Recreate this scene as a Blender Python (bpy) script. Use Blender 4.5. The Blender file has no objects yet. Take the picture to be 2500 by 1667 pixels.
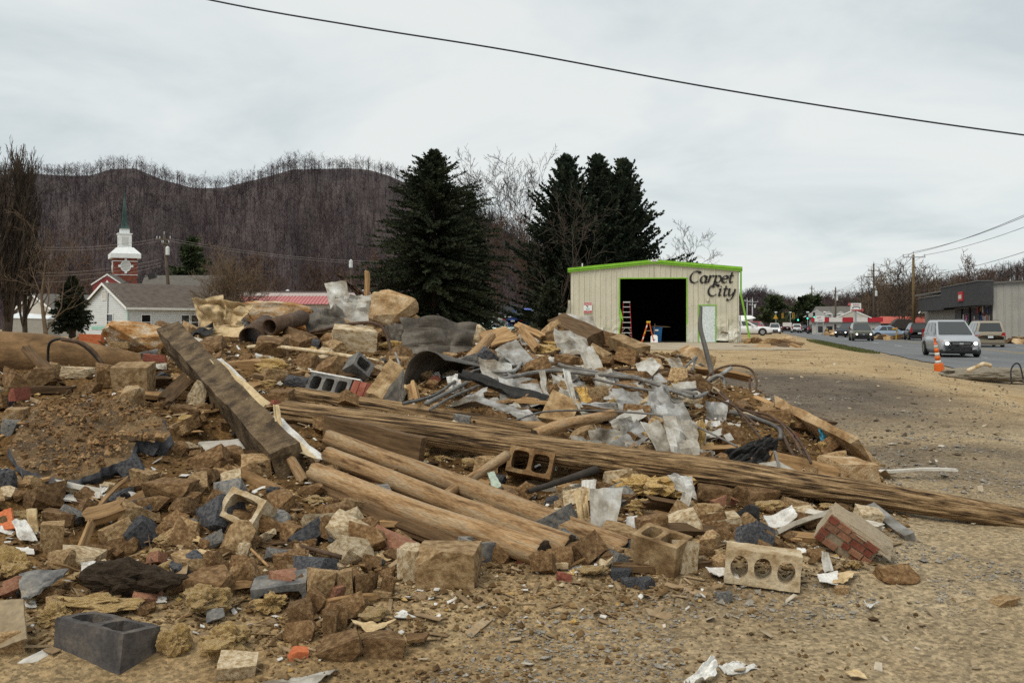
import bpy, bmesh, math, random
import numpy as np
from mathutils import Vector, Matrix, Euler

SC = bpy.context.scene
COL = SC.collection
R = math.radians

# ------------------------------------------------------------------ camera
F = 2431.0                       # focal length in photo pixels (2500 wide)
CAMZ, HOR = 1.5, 793.0           # eye height, horizon row
cam_d = bpy.data.cameras.new('camera'); cam = bpy.data.objects.new('camera', cam_d); COL.objects.link(cam)
cam_d.sensor_width = 36; cam_d.lens = 36 * F / 2500
cam_d.shift_y = -(833.5 - HOR) / 2500
cam_d.clip_start = 0.1; cam_d.clip_end = 9000
cam.location = (0, 0, CAMZ); cam.rotation_euler = (R(90), 0, 0)
SC.camera = cam

# ------------------------------------------------------------------ sky
SUN_EL, SUN_AZ = R(55), R(-140)   # azimuth from +Y towards +X
world = bpy.data.worlds.new('World'); SC.world = world; world.use_nodes = True
nt = world.node_tree; N = nt.nodes; L = nt.links
for n in list(N): N.remove(n)
out = N.new('ShaderNodeOutputWorld'); bg = N.new('ShaderNodeBackground')
sky = N.new('ShaderNodeTexSky'); sky.sky_type = 'NISHITA'; sky.sun_disc = False
sky.sun_elevation = SUN_EL; sky.sun_rotation = SUN_AZ
skym = N.new('ShaderNodeVectorMath'); skym.operation = 'SCALE'; skym.inputs['Scale'].default_value = 0.10
L.new(sky.outputs[0], skym.inputs[0])
tc = N.new('ShaderNodeTexCoord'); sep = N.new('ShaderNodeSeparateXYZ'); L.new(tc.outputs['Generated'], sep.inputs[0])
zz = N.new('ShaderNodeMath'); zz.operation = 'MAXIMUM'; L.new(sep.outputs[2], zz.inputs[0]); zz.inputs[1].default_value = 0.0
za = N.new('ShaderNodeMath'); za.operation = 'ADD'; L.new(zz.outputs[0], za.inputs[0]); za.inputs[1].default_value = 0.14
dv = N.new('ShaderNodeVectorMath'); dv.operation = 'DIVIDE'; L.new(tc.outputs['Generated'], dv.inputs[0])
cz = N.new('ShaderNodeCombineXYZ')
for i in range(3): L.new(za.outputs[0], cz.inputs[i])
L.new(cz.outputs[0], dv.inputs[1])
mp = N.new('ShaderNodeMapping'); mp.inputs['Scale'].default_value = (0.8, 0.75, 0.3); mp.inputs['Location'].default_value = (1.7, 0.4, 0.2)
mp.inputs['Rotation'].default_value = (0, 0, R(12))
L.new(dv.outputs[0], mp.inputs[0])
n1 = N.new('ShaderNodeTexNoise'); n1.inputs['Scale'].default_value = 1.2; n1.inputs['Detail'].default_value = 6; n1.inputs['Roughness'].default_value = 0.56
n1.inputs['Distortion'].default_value = 0.5
L.new(mp.outputs[0], n1.inputs['Vector'])
cr = N.new('ShaderNodeValToRGB'); L.new(n1.outputs[0], cr.inputs[0])
e = cr.color_ramp.elements
e[0].position = 0.36; e[0].color = (0.46, 0.503, 0.512, 1)
e[1].position = 0.62; e[1].color = (0.615, 0.635, 0.62, 1)
em = cr.color_ramp.elements.new(0.5); em.color = (0.555, 0.59, 0.59, 1)
mix = N.new('ShaderNodeMix'); mix.data_type = 'RGBA'; mix.inputs['Factor'].default_value = 0.93
L.new(skym.outputs[0], mix.inputs['A']); L.new(cr.outputs[0], mix.inputs['B'])
L.new(mix.outputs['Result'], bg.inputs[0]); bg.inputs[1].default_value = 1.0
L.new(bg.outputs[0], out.inputs[0])

sun_d = bpy.data.lights.new('sun', 'SUN'); sun_d.energy = 1.5; sun_d.angle = R(35); sun_d.color = (1, 0.93, 0.8)
sun = bpy.data.objects.new('sun', sun_d); COL.objects.link(sun)
sd = Vector((math.sin(SUN_AZ) * math.cos(SUN_EL), math.cos(SUN_AZ) * math.cos(SUN_EL), math.sin(SUN_EL)))
sun.rotation_euler = sd.to_track_quat('Z', 'Y').to_euler(); sun.location = (0, 0, 60)

vs = SC.view_settings
vs.view_transform = 'Standard'; vs.look = 'None'; vs.gamma = 1; vs.use_curve_mapping = False; vs.exposure = 0.44
SC.render.engine = 'CYCLES'
SC.cycles.max_bounces = 5; SC.cycles.diffuse_bounces = 3; SC.cycles.glossy_bounces = 2; SC.cycles.transparent_max_bounces = 6
SC.cycles.use_denoising = False

# ------------------------------------------------------------------ helpers
def P(px, py, Y):
    return Vector(((px - 1250) / F * Y, Y, CAMZ - (py - HOR) / F * Y))

def _h(ix, iy, iz, s):
    with np.errstate(over='ignore'):
        n = (ix.astype(np.int64) * 374761393 + iy.astype(np.int64) * 668265263 + iz.astype(np.int64) * 1274126177 + s * 974711) & 0xFFFFFFFF
        n = ((n ^ (n >> 13)) * 1274126177) & 0xFFFFFFFF
        n = ((n ^ (n >> 16)) * 2246822519) & 0xFFFFFFFF
        n = n ^ (n >> 15)
    return n / 4294967295.0

def vnoise(x, y, z=None, s=0):
    x = np.asarray(x, float); y = np.asarray(y, float); z = np.zeros_like(x) if z is None else np.asarray(z, float)
    ix, iy, iz = np.floor(x), np.floor(y), np.floor(z)
    fx, fy, fz = x - ix, y - iy, z - iz
    fx, fy, fz = [t * t * (3 - 2 * t) for t in (fx, fy, fz)]
    r = 0
    for a in (0, 1):
        for b in (0, 1):
            for c in (0, 1):
                w = (fx if a else 1 - fx) * (fy if b else 1 - fy) * (fz if c else 1 - fz)
                r = r + w * _h(ix + a, iy + b, iz + c, s)
    return r * 2 - 1

def fbm(x, y, z=None, s=0, o=4, g=0.5):
    r = 0; a = 1.0; t = 0
    for i in range(o):
        k = 2.03 ** i
        r = r + a * vnoise(np.asarray(x) * k, np.asarray(y) * k, None if z is None else np.asarray(z) * k, s + i * 17)
        t += a; a *= g
    return r / t

def mesh_np(name, V, Fc, mats=None, mi=None, smooth=False):
    V = np.asarray(V, np.float32); Fc = np.asarray(Fc, np.int32); k = Fc.shape[1]
    me = bpy.data.meshes.new(name)
    me.vertices.add(len(V)); me.vertices.foreach_set('co', V.ravel())
    me.loops.add(Fc.size); me.loops.foreach_set('vertex_index', Fc.ravel())
    me.polygons.add(len(Fc)); me.polygons.foreach_set('loop_start', np.arange(0, Fc.size, k, dtype=np.int32))
    if mi is not None: me.polygons.foreach_set('material_index', np.asarray(mi, np.int32))
    me.polygons.foreach_set('use_smooth', np.full(len(Fc), smooth, dtype=bool))
    for m in (mats or []): me.materials.append(m)
    me.update(calc_edges=True); me.validate()
    return me

def link(name, me, parent=None, loc=None, rot=None):
    o = bpy.data.objects.new(name, me); COL.objects.link(o)
    if parent is not None: o.parent = parent
    if loc is not None: o.location = loc
    if rot is not None: o.rotation_euler = rot
    return o

def tag(o, label=None, cat=None, group=None, kind=None):
    if label: o['label'] = label
    if cat: o['category'] = cat
    if group: o['group'] = group
    if kind: o['kind'] = kind
    return o

def thing(name, label, cat, loc=(0, 0, 0), rz=0, group=None):
    o = bpy.data.objects.new(name, None); COL.objects.link(o)
    o.empty_display_size = 0.2
    o.location = loc; o.rotation_euler = (0, 0, rz)
    return tag(o, label, cat, group)

class MB:
    def __init__(s): s.v = []; s.f = []; s.m = []
    def add(s, V, Fc, m=0):
        b = len(s.v); s.v += [tuple(p) for p in V]
        for q in Fc: s.f.append(tuple(b + i for i in q)); s.m.append(m)
        return s
    def box(s, c, d, rot=None, m=0):
        hx, hy, hz = d[0] / 2, d[1] / 2, d[2] / 2
        V = [Vector((x, y, z)) for z in (-hz, hz) for x, y in ((-hx, -hy), (hx, -hy), (hx, hy), (-hx, hy))]
        if rot is not None:
            q = rot if isinstance(rot, Matrix) else Euler(rot).to_matrix()
            V = [q @ p for p in V]
        c = Vector(c)
        return s.add([p + c for p in V], [(3, 2, 1, 0), (4, 5, 6, 7), (0, 1, 5, 4), (1, 2, 6, 5), (2, 3, 7, 6), (3, 0, 4, 7)], m)
    def bx(s, x0, x1, y0, y1, z0, z1, m=0):
        return s.box(((x0 + x1) / 2, (y0 + y1) / 2, (z0 + z1) / 2), (x1 - x0, y1 - y0, z1 - z0), None, m)
    def quad(s, a, b, c, d, m=0): return s.add([a, b, c, d], [(0, 1, 2, 3)], m)
    def prism(s, poly, y0, y1, m=0):          # polygon in x,z extruded along y
        n = len(poly)
        V = [(x, y0, z) for x, z in poly] + [(x, y1, z) for x, z in poly]
        Fc = [tuple(range(n)), tuple(range(2 * n - 1, n - 1, -1))] + [(i + n, (i + 1) % n + n, (i + 1) % n, i) for i in range(n)]
        return s.add(V, Fc, m)
    def prismx(s, poly, x0, x1, m=0):         # polygon in y,z extruded along x
        n = len(poly)
        V = [(x0, y, z) for y, z in poly] + [(x1, y, z) for y, z in poly]
        Fc = [tuple(range(n - 1, -1, -1)), tuple(range(n, 2 * n))] + [(i, (i + 1) % n, (i + 1) % n + n, i + n) for i in range(n)]
        return s.add(V, Fc, m)
    def prismz(s, poly, z0, z1, m=0):
        n = len(poly)
        V = [(x, y, z0) for x, y in poly] + [(x, y, z1) for x, y in poly]
        Fc = [tuple(range(n - 1, -1, -1)), tuple(range(n, 2 * n))] + [(i, (i + 1) % n, (i + 1) % n + n, i + n) for i in range(n)]
        return s.add(V, Fc, m)
    def tube(s, pts, r, n=8, cap=True, m=0):
        pts = [Vector(p) for p in pts]; k = len(pts)
        rr = r if isinstance(r, (list, tuple)) else [r] * k
        V = []; up = None
        for i, p in enumerate(pts):
            t = (pts[min(i + 1, k - 1)] - pts[max(i - 1, 0)]).normalized()
            if up is None:
                up = Vector((0, 0, 1)) if abs(t.z) < 0.9 else Vector((1, 0, 0))
            a = (up - t * up.dot(t)).normalized(); b = t.cross(a); up = a
            for j in range(n):
                w = 2 * math.pi * j / n
                V.append(p + (a * math.cos(w) + b * math.sin(w)) * rr[i])
        Fc = [(i * n + j, i * n + (j + 1) % n, (i + 1) * n + (j + 1) % n, (i + 1) * n + j) for i in range(k - 1) for j in range(n)]
        if cap: Fc += [tuple(range(n - 1, -1, -1)), tuple(range((k - 1) * n, k * n))]
        return s.add(V, Fc, m)
    def lathe(s, prof, n=16, c=(0, 0, 0), m=0):   # prof: (r,z)
        k = len(prof); c = Vector(c)
        V = [c + Vector((r * math.cos(2 * math.pi * j / n), r * math.sin(2 * math.pi * j / n), z)) for r, z in prof for j in range(n)]
        Fc = [(i * n + j, i * n + (j + 1) % n, (i + 1) * n + (j + 1) % n, (i + 1) * n + j) for i in range(k - 1) for j in range(n)]
        Fc += [tuple(range(n - 1, -1, -1)), tuple(range((k - 1) * n, k * n))]
        return s.add(V, Fc, m)
    def mesh(s, name, mats, smooth=False):
        me = bpy.data.meshes.new(name)
        me.from_pydata([tuple(p) for p in s.v], [], s.f)
        for mm in (mats if isinstance(mats, (list, tuple)) else [mats]): me.materials.append(mm)
        me.polygons.foreach_set('material_index', s.m)
        if smooth: me.polygons.foreach_set('use_smooth', [True] * len(s.f))
        me.update(); return me
    def build(s, name, mats, parent=None, smooth=False, loc=None, rot=None):
        return link(name, s.mesh(name, mats, smooth), parent, loc, rot)

def box_part(name, mat, parent, *a):
    return MB().bx(*a).build(name, mat, parent)

# ------------------------------------------------------------------ materials
def c4(c): return (c[0], c[1], c[2], 1)
MATS = {}
def M(name, cols, scale=4.0, rough=0.9, bump=0.4, bscale=30.0, bdist=0.01, rnd=0.12, stretch=(1, 1, 1), metal=0.0,
      speck=None, speck_scale=60, coord='Object', spec=0.3, fine=0.25, emit=None, lo=0.32, hi=0.68, sheen=0):
    if name in MATS: return MATS[name]
    m = bpy.data.materials.new(name); m.use_nodes = True; MATS[name] = m
    nt = m.node_tree; N = nt.nodes; L = nt.links
    b = N['Principled BSDF']; b.inputs['Roughness'].default_value = rough; b.inputs['Metallic'].default_value = metal
    b.inputs['Specular IOR Level'].default_value = spec
    if sheen: b.inputs['Sheen Weight'].default_value = sheen
    tc = N.new('ShaderNodeTexCoord'); oi = N.new('ShaderNodeObjectInfo')
    mp = N.new('ShaderNodeMapping'); mp.inputs['Scale'].default_value = stretch
    L.new(tc.outputs[coord], mp.inputs['Vector'])
    ad = N.new('ShaderNodeVectorMath'); ad.operation = 'ADD'
    mu = N.new('ShaderNodeMath'); mu.operation = 'MULTIPLY'; mu.inputs[1].default_value = 43.0
    L.new(oi.outputs['Random'], mu.inputs[0]); L.new(mp.outputs[0], ad.inputs[0])
    if coord == 'Object': L.new(mu.outputs[0], ad.inputs[1])
    no = N.new('ShaderNodeTexNoise'); no.inputs['Scale'].default_value = scale; no.inputs['Detail'].default_value = 7; no.inputs['Roughness'].default_value = 0.62
    L.new(ad.outputs[0], no.inputs['Vector'])
    cr = N.new('ShaderNodeValToRGB'); L.new(no.outputs[0], cr.inputs[0])
    e = cr.color_ramp.elements; k = len(cols)
    while len(e) < k: e.new(0.5)
    for i, c in enumerate(cols):
        e[i].position = lo + (hi - lo) * i / max(1, k - 1); e[i].color = c4(c)
    col = cr.outputs[0]
    if fine:
        n2 = N.new('ShaderNodeTexNoise'); n2.inputs['Scale'].default_value = scale * 9; n2.inputs['Detail'].default_value = 4
        L.new(ad.outputs[0], n2.inputs['Vector'])
        mr = N.new('ShaderNodeMapRange'); mr.inputs[1].default_value = 0.25; mr.inputs[2].default_value = 0.75
        mr.inputs[3].default_value = 1 - fine; mr.inputs[4].default_value = 1 + fine; L.new(n2.outputs[0], mr.inputs[0])
        vm = N.new('ShaderNodeVectorMath'); vm.operation = 'SCALE'; L.new(col, vm.inputs[0]); L.new(mr.outputs[0], vm.inputs['Scale']); col = vm.outputs[0]
    if speck:
        n3 = N.new('ShaderNodeTexNoise'); n3.inputs['Scale'].default_value = speck_scale; n3.inputs['Detail'].default_value = 3
        L.new(ad.outputs[0], n3.inputs['Vector'])
        r3 = N.new('ShaderNodeMapRange'); r3.inputs[1].default_value = speck[1]; r3.inputs[2].default_value = speck[1] + 0.06; L.new(n3.outputs[0], r3.inputs[0])
        mx = N.new('ShaderNodeMix'); mx.data_type = 'RGBA'; L.new(r3.outputs[0], mx.inputs['Factor']); L.new(col, mx.inputs['A']); mx.inputs['B'].default_value = c4(speck[0]); col = mx.outputs['Result']
    if rnd:
        mr = N.new('ShaderNodeMapRange'); mr.inputs[3].default_value = 1 - rnd; mr.inputs[4].default_value = 1 + rnd; L.new(oi.outputs['Random'], mr.inputs[0])
        vm = N.new('ShaderNodeVectorMath'); vm.operation = 'SCALE'; L.new(col, vm.inputs[0]); L.new(mr.outputs[0], vm.inputs['Scale']); col = vm.outputs[0]
    L.new(col, b.inputs['Base Color'])
    if bump:
        nb = N.new('ShaderNodeTexNoise'); nb.inputs['Scale'].default_value = bscale; nb.inputs['Detail'].default_value = 6; nb.inputs['Roughness'].default_value = 0.65
        L.new(ad.outputs[0], nb.inputs['Vector'])
        bp = N.new('ShaderNodeBump'); bp.inputs['Strength'].default_value = bump; bp.inputs['Distance'].default_value = bdist
        L.new(nb.outputs[0], bp.inputs['Height']); L.new(bp.outputs[0], b.inputs['Normal'])
    if emit:
        b.inputs['Emission Color'].default_value = c4(emit[0]); b.inputs['Emission Strength'].default_value = emit[1]
    return m

def flat(name, c, rough=0.5, metal=0.0, spec=0.4, var=0.08, emit=None, bump=0):
    c2 = tuple(x * (1 - var) for x in c); c1 = tuple(min(1, x * (1 + var)) for x in c)
    return M(name, [c2, c1], scale=3, rough=rough, metal=metal, spec=spec, bump=bump, rnd=0, fine=var, emit=emit)

def glassy(name, c=(0.02, 0.025, 0.03)):
    return flat(name, c, rough=0.06, spec=0.9, var=0.1)
# ------------------------------------------------------------------ terrain
def road_left(Y): return 13.6 + 0.232 * (np.asarray(Y, float) - 26.6)
ROAD_W = 14.4
def sstep(a, b, x):
    t = np.clip((np.asarray(x, float) - a) / (b - a), 0, 1); return t * t * (3 - 2 * t)
def lot_z(X, Y):
    z = np.interp(Y, [1, 3, 4.4, 5.5, 7, 9, 14, 25, 50, 90, 160, 300], [-.2, -.12, -.05, .06, .15, .24, .33, .42, .5, .5, .3, 0])
    d = road_left(Y) - X
    return z * sstep(0.4, 4.5, d) - 0.02 * (1 - sstep(0.0, 1.0, d))
CT = []
def col(px, *rows):
    for py, Y in rows: p = P(px, py, Y); CT.append((p.x, p.y, p.z))
col(-250, (1667, 4.3), (1500, 4.9), (1350, 5.6), (1200, 6.5), (1050, 7.6), (960, 8.8), (890, 10.5), (850, 12.5))
col(0, (1667, 4.3), (1530, 4.8), (1400, 5.3), (1200, 6.4), (1060, 7.4), (960, 8.6), (885, 10.2), (845, 12.2))
col(200, (1660, 4.35), (1560, 4.7), (1450, 5.1), (1350, 5.6), (1200, 6.4), (1060, 7.3), (960, 8.5), (885, 10.), (842, 12.))
col(430, (1640, 4.45), (1540, 4.8), (1440, 5.2), (1300, 5.9), (1150, 6.8), (1020, 7.9), (910, 9.6), (850, 11.8), (815, 14))
col(650, (1600, 4.55), (1500, 5.0), (1380, 5.55), (1260, 6.2), (1160, 6.9), (1060, 7.8), (950, 9.4), (880, 11.2), (830, 13.4), (800, 15))
col(880, (1520, 4.85), (1400, 5.4), (1310, 5.9), (1220, 6.5), (1130, 7.3), (1020, 8.6), (930, 10.2), (870, 12.2), (825, 14), (800, 15.5))
col(1100, (1445, 5.2), (1370, 5.7), (1290, 6.2), (1200, 6.9), (1110, 7.8), (1000, 9.2), (920, 10.8), (865, 12.6), (828, 14.5))
col(1300, (1410, 5.4), (1340, 5.85), (1260, 6.4), (1160, 7.4), (1050, 8.7), (960, 10), (880, 11.9), (830, 13.8), (812, 15))
col(1500, (1400, 5.5), (1320, 6.0), (1230, 6.7), (1130, 7.7), (1030, 9), (940, 10.4), (870, 12.2), (838, 14))
col(1690, (1395, 5.55), (1310, 6.1), (1220, 6.8), (1110, 7.9), (1010, 9.2), (930, 10.6), (885, 12.))
col(1840, (1390, 5.6), (1300, 6.25), (1210, 6.95), (1110, 8), (1030, 9), (970, 9.9))
col(1990, (1370, 5.75), (1280, 6.4), (1190, 7.2), (1120, 8.1), (1085, 8.7))
CT += [(-6.5, 15, 1.0), (-5, 15.5, 1.15), (-3, 16.5, 1.3), (-1.5, 17, 1.3), (0, 16.5, 1.15), (1.2, 15.5, .95), (2.2, 13.6, .75), (2.9, 11.6, .5)]
ZP = [(x, y) for y in (19.5, 22, 26) for x in (-12, -9, -6, -3, 0, 3, 6)] + [(3.6, 14.5), (3.4, 12.8), (3.3, 10.8), (3.4, 9.4), (3.2, 8.2), (3.0, 7.2), (2.6, 6.2), (2.2, 5.5), (1.5, 5.2), (4.5, 6), (4.5, 8), (4.8, 10), (5, 13), (5, 16), (6, 20), (3.5, 5), (2.5, 4.6), (1, 4.7), (0, 4.7), (-.5, 4.5), (-1.5, 4.1), (-3, 3.8), (0, 3.5), (3, 3.5), (6, 4)]
CT += [(-7, 4.2, .0), (-8, 6, .4), (-9, 9, .9), (-9, 12, 1.1), (-9, 15, .9), (-9, 18, .3)]
_c = np.array(CT); _zp = np.array(ZP)
_X = np.concatenate([_c[:, 0], _zp[:, 0]]); _Y = np.concatenate([_c[:, 1], _zp[:, 1]])
_H = np.concatenate([_c[:, 2] - lot_z(_c[:, 0], _c[:, 1]), np.zeros(len(_zp))])
_D = np.hypot(_X[:, None] - _X[None], _Y[:, None] - _Y[None])
_W = np.linalg.solve(np.sqrt(_D * _D + 0.04) + 0.03 * np.eye(len(_X)), _H)
def pile_h(X, Y):
    X = np.atleast_1d(np.asarray(X, float)); Y = np.atleast_1d(np.asarray(Y, float))
    sh = X.shape; x = X.ravel(); y = Y.ravel(); h = np.zeros_like(x)
    ins = (y > 3.3) & (y < 22) & (x > -12) & (x < 5.2)
    if ins.any():
        xi, yi = x[ins], y[ins]; hh = np.zeros_like(xi)
        for k in range(len(_X)): hh += _W[k] * np.sqrt((xi - _X[k]) ** 2 + (yi - _Y[k]) ** 2 + 0.04)
        e = sstep(3.4, 4.2, yi) * (1 - sstep(18.5, 21, yi)) * sstep(-12, -9.5, xi) * (1 - sstep(3.6, 4.9, xi))
        h[ins] = np.maximum(hh, 0) * e
    return h.reshape(sh)
PITS = [(-2.3, 7.75, .42, .26), (-1.05, 7.75, .4, .2), (-.62, 6.25, .28, .13), (.05, 7.3, .42, .14), (-.2, 7.0, .3, .08), (.9, 6.9, .5, .1), (1.9, 7.3, .6, .12), (.6, 8.6, .4, .15), (-2.9, 6.2, .25, .1), (-2.3, 5.75, .22, .12)]
def ground_z(X, Y, detail=True):
    X = np.atleast_1d(np.asarray(X, float)); Y = np.atleast_1d(np.asarray(Y, float))
    h = pile_h(X, Y); z = lot_z(X, Y) + h
    for (ax, ay, ar, ad) in PITS: z = z - ad * np.exp(-((X - ax) ** 2 + (Y - ay) ** 2) / (ar * ar))
    if detail:
        k = sstep(0.03, 0.35, h)
        z = z + k * (0.07 * fbm(X * 2.2, Y * 2.2, s=3, o=4, g=.55) + 0.035 * fbm(X * 9, Y * 9, s=5, o=3, g=.6))
        near = 1 - sstep(30, 60, Y)
        d = sstep(1, 4, road_left(Y) - X) * near * (1 - k)
        z = z + d * (0.03 * fbm(X * .8, Y * .8, s=9, o=3) + 0.016 * fbm(X * 5, Y * 5, s=11, o=4, g=.6))
        # wheel ruts across the lot
        r = np.sin((X - 0.9 * Y * 0.35 + 0.35 * np.sin(Y * .5)) * 2.6)
        z = z + d * 0.022 * np.clip(r, -1, .3) * sstep(2.0, 3.2, X) * (1 - sstep(14, 22, Y))
    return z
def gz(x, y, detail=True): return float(ground_z([x], [y], detail)[0])
_marchY = 3.4 * 1.006 ** np.arange(0, 560)
def hit(px, py):
    Ys = _marchY; X = (px - 1250) / F * Ys; Z = CAMZ - (py - HOR) / F * Ys
    g = ground_z(X, Ys, True); b = np.nonzero(Z <= g)[0]
    i = b[0] if len(b) else len(Ys) - 1
    Y = float(Ys[i]); return Vector(((px - 1250) / F * Y, Y, float(g[i])))

# ground material: soil colours carried as vertex weights
def ground_mat():
    m = bpy.data.materials.new('soil'); m.use_nodes = True; nt = m.node_tree; N = nt.nodes; L = nt.links
    b = N['Principled BSDF']; b.inputs['Roughness'].default_value = 0.95; b.inputs['Specular IOR Level'].default_value = 0.15
    tc = N.new('ShaderNodeTexCoord'); at = N.new('ShaderNodeAttribute'); at.attribute_name = 'soil'
    sp = N.new('ShaderNodeSeparateColor'); L.new(at.outputs['Color'], sp.inputs[0])
    def noise(sc, det=6, ro=.6, st=None):
        n = N.new('ShaderNodeTexNoise'); n.inputs['Scale'].default_value = sc; n.inputs['Detail'].default_value = det; n.inputs['Roughness'].default_value = ro
        if st:
            mp = N.new('ShaderNodeMapping'); mp.inputs['Scale'].default_value = st; L.new(tc.outputs['Object'], mp.inputs[0]); L.new(mp.outputs[0], n.inputs['Vector'])
        else: L.new(tc.outputs['Object'], n.inputs['Vector'])
        return n.outputs[0]
    def ramp(v, cols, lo=.33, hi=.67):
        c = N.new('ShaderNodeValToRGB'); L.new(v, c.inputs[0]); e = c.color_ramp.elements
        while len(e) < len(cols): e.new(.5)
        for i, q in enumerate(cols): e[i].position = lo + (hi - lo) * i / (len(cols) - 1); e[i].color = c4(q)
        return c.outputs[0]
    def mixc(f, a, bb):
        x = N.new('ShaderNodeMix'); x.data_type = 'RGBA'; L.new(f, x.inputs['Factor']); L.new(a, x.inputs['A']); L.new(bb, x.inputs['B']); return x.outputs['Result']
    def mm(op, a, bv):
        x = N.new('ShaderNodeMath'); x.operation = op; x.use_clamp = True; L.new(a, x.inputs[0])
        if isinstance(bv, (int, float)): x.inputs[1].default_value = bv
        else: L.new(bv, x.inputs[1])
        return x.outputs[0]
    sand = ramp(noise(.7, 8, .62), [(.23, .152, .073), (.345, .243, .128), (.42, .315, .178), (.305, .2, .095)])  # soil ramps warmed as well, golden light put into the colour
    pile = ramp(noise(2.4, 8, .65), [(.055, .028, .01), (.11, .06, .022), (.18, .104, .04), (.088, .049, .02)])  # darkened so the soil carries the shade of the gaps
    dark = ramp(noise(1.5, 8, .7, (1, .6, 1)), [(.075, .058, .042), (.12, .095, .07), (.17, .135, .098)])
    grav = ramp(noise(1.2, 8, .65), [(.17, .13, .08), (.275, .215, .136), (.365, .295, .196)])
    n1 = noise(1.1, 6, .6)
    def wt(ch):
        a = N.new('ShaderNodeMath'); a.operation = 'MULTIPLY_ADD'; L.new(n1, a.inputs[0]); a.inputs[1].default_value = 1.3; a.inputs[2].default_value = -.65
        s = N.new('ShaderNodeMath'); s.operation = 'ADD'; L.new(sp.outputs[ch], s.inputs[0])
        g = N.new('ShaderNodeMath'); g.operation = 'MULTIPLY'; L.new(a.outputs[0], g.inputs[0])
        t = N.new('ShaderNodeMath'); t.operation = 'MULTIPLY_ADD'; L.new(sp.outputs[ch], t.inputs[0]); t.inputs[1].default_value = -4; t.inputs[2].default_value = 4
        u = N.new('ShaderNodeMath'); u.operation = 'MULTIPLY'; u.use_clamp = True; L.new(t.outputs[0], u.inputs[0]); L.new(sp.outputs[ch], u.inputs[1])
        L.new(u.outputs[0], g.inputs[1]); L.new(g.outputs[0], s.inputs[1]); s.use_clamp = True
        return s.outputs[0]
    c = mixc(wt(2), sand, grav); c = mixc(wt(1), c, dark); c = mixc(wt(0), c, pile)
    f = noise(26, 5, .7)
    mr = N.new('ShaderNodeMapRange'); mr.inputs[1].default_value = .3; mr.inputs[2].default_value = .7; mr.inputs[3].default_value = .6; mr.inputs[4].default_value = 1.35; L.new(f, mr.inputs[0])
    v = N.new('ShaderNodeVectorMath'); v.operation = 'SCALE'; L.new(c, v.inputs[0]); L.new(mr.outputs[0], v.inputs['Scale'])
    vo = N.new('ShaderNodeTexVoronoi'); vo.inputs['Scale'].default_value = 55; L.new(tc.outputs['Object'], vo.inputs['Vector'])
    sc_ = N.new('ShaderNodeSeparateColor'); L.new(vo.outputs['Color'], sc_.inputs[0])
    m1 = N.new('ShaderNodeMapRange'); m1.inputs[3].default_value = .62; m1.inputs[4].default_value = 1.38; L.new(sc_.outputs[0], m1.inputs[0])
    v2 = N.new('ShaderNodeVectorMath'); v2.operation = 'SCALE'; L.new(v.outputs[0], v2.inputs[0]); L.new(m1.outputs[0], v2.inputs['Scale'])
    L.new(v2.outputs[0], b.inputs['Base Color'])
    bp = N.new('ShaderNodeBump'); bp.inputs['Strength'].default_value = .8; bp.inputs['Distance'].default_value = .02
    L.new(noise(22, 8, .75), bp.inputs['Height']); L.new(bp.outputs[0], b.inputs['Normal'])
    return m
def soil_weights(X, Y):
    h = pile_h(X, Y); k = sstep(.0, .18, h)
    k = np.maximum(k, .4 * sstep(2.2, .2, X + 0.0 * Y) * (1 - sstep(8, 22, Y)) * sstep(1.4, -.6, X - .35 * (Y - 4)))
    d1 = np.hypot((X - 4.6 - .12 * (Y - 18)) / 3.4, (Y - 18) / 7.5); d2 = np.hypot((X - 4.2) / 1.4, (Y - 9.0) / 2.2)
    dk = np.maximum(1 - sstep(.5, 1.15, d1), .55 * (1 - sstep(.4, 1.1, d2))) * (1 - .9 * k)
    gr = sstep(.2, 2.2, X + .25 * (9 - Y)) * (1 - sstep(11, 16, Y)) * .7
    gr = np.maximum(gr, sstep(2.5, .5, road_left(Y) - X) * .8)
    far = sstep(90, 140, Y)
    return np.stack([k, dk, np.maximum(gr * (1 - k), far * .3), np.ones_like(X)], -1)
us = np.linspace(-.95, .95, 430); us = np.sign(us) * (np.abs(us) ** 1.15)
Ys = np.concatenate([2.2 * 1.0085 ** np.arange(0, 330), 2.2 * 1.0085 ** 329 * 1.05 ** np.arange(1, 92)])
U, YY = np.meshgrid(us, Ys); XX = U * YY
ZZ = ground_z(XX, YY)
V = np.stack([XX, YY, ZZ], -1).reshape(-1, 3)
nr, nc = XX.shape; idx = np.arange(nr * nc).reshape(nr, nc)
FQ = np.stack([idx[:-1, :-1], idx[:-1, 1:], idx[1:, 1:], idx[1:, :-1]], -1).reshape(-1, 4)
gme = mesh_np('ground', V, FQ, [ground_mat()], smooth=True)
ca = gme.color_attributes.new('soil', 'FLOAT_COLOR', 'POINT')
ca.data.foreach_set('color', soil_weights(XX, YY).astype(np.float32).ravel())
ground = tag(link('ground', gme), kind='structure')

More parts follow.
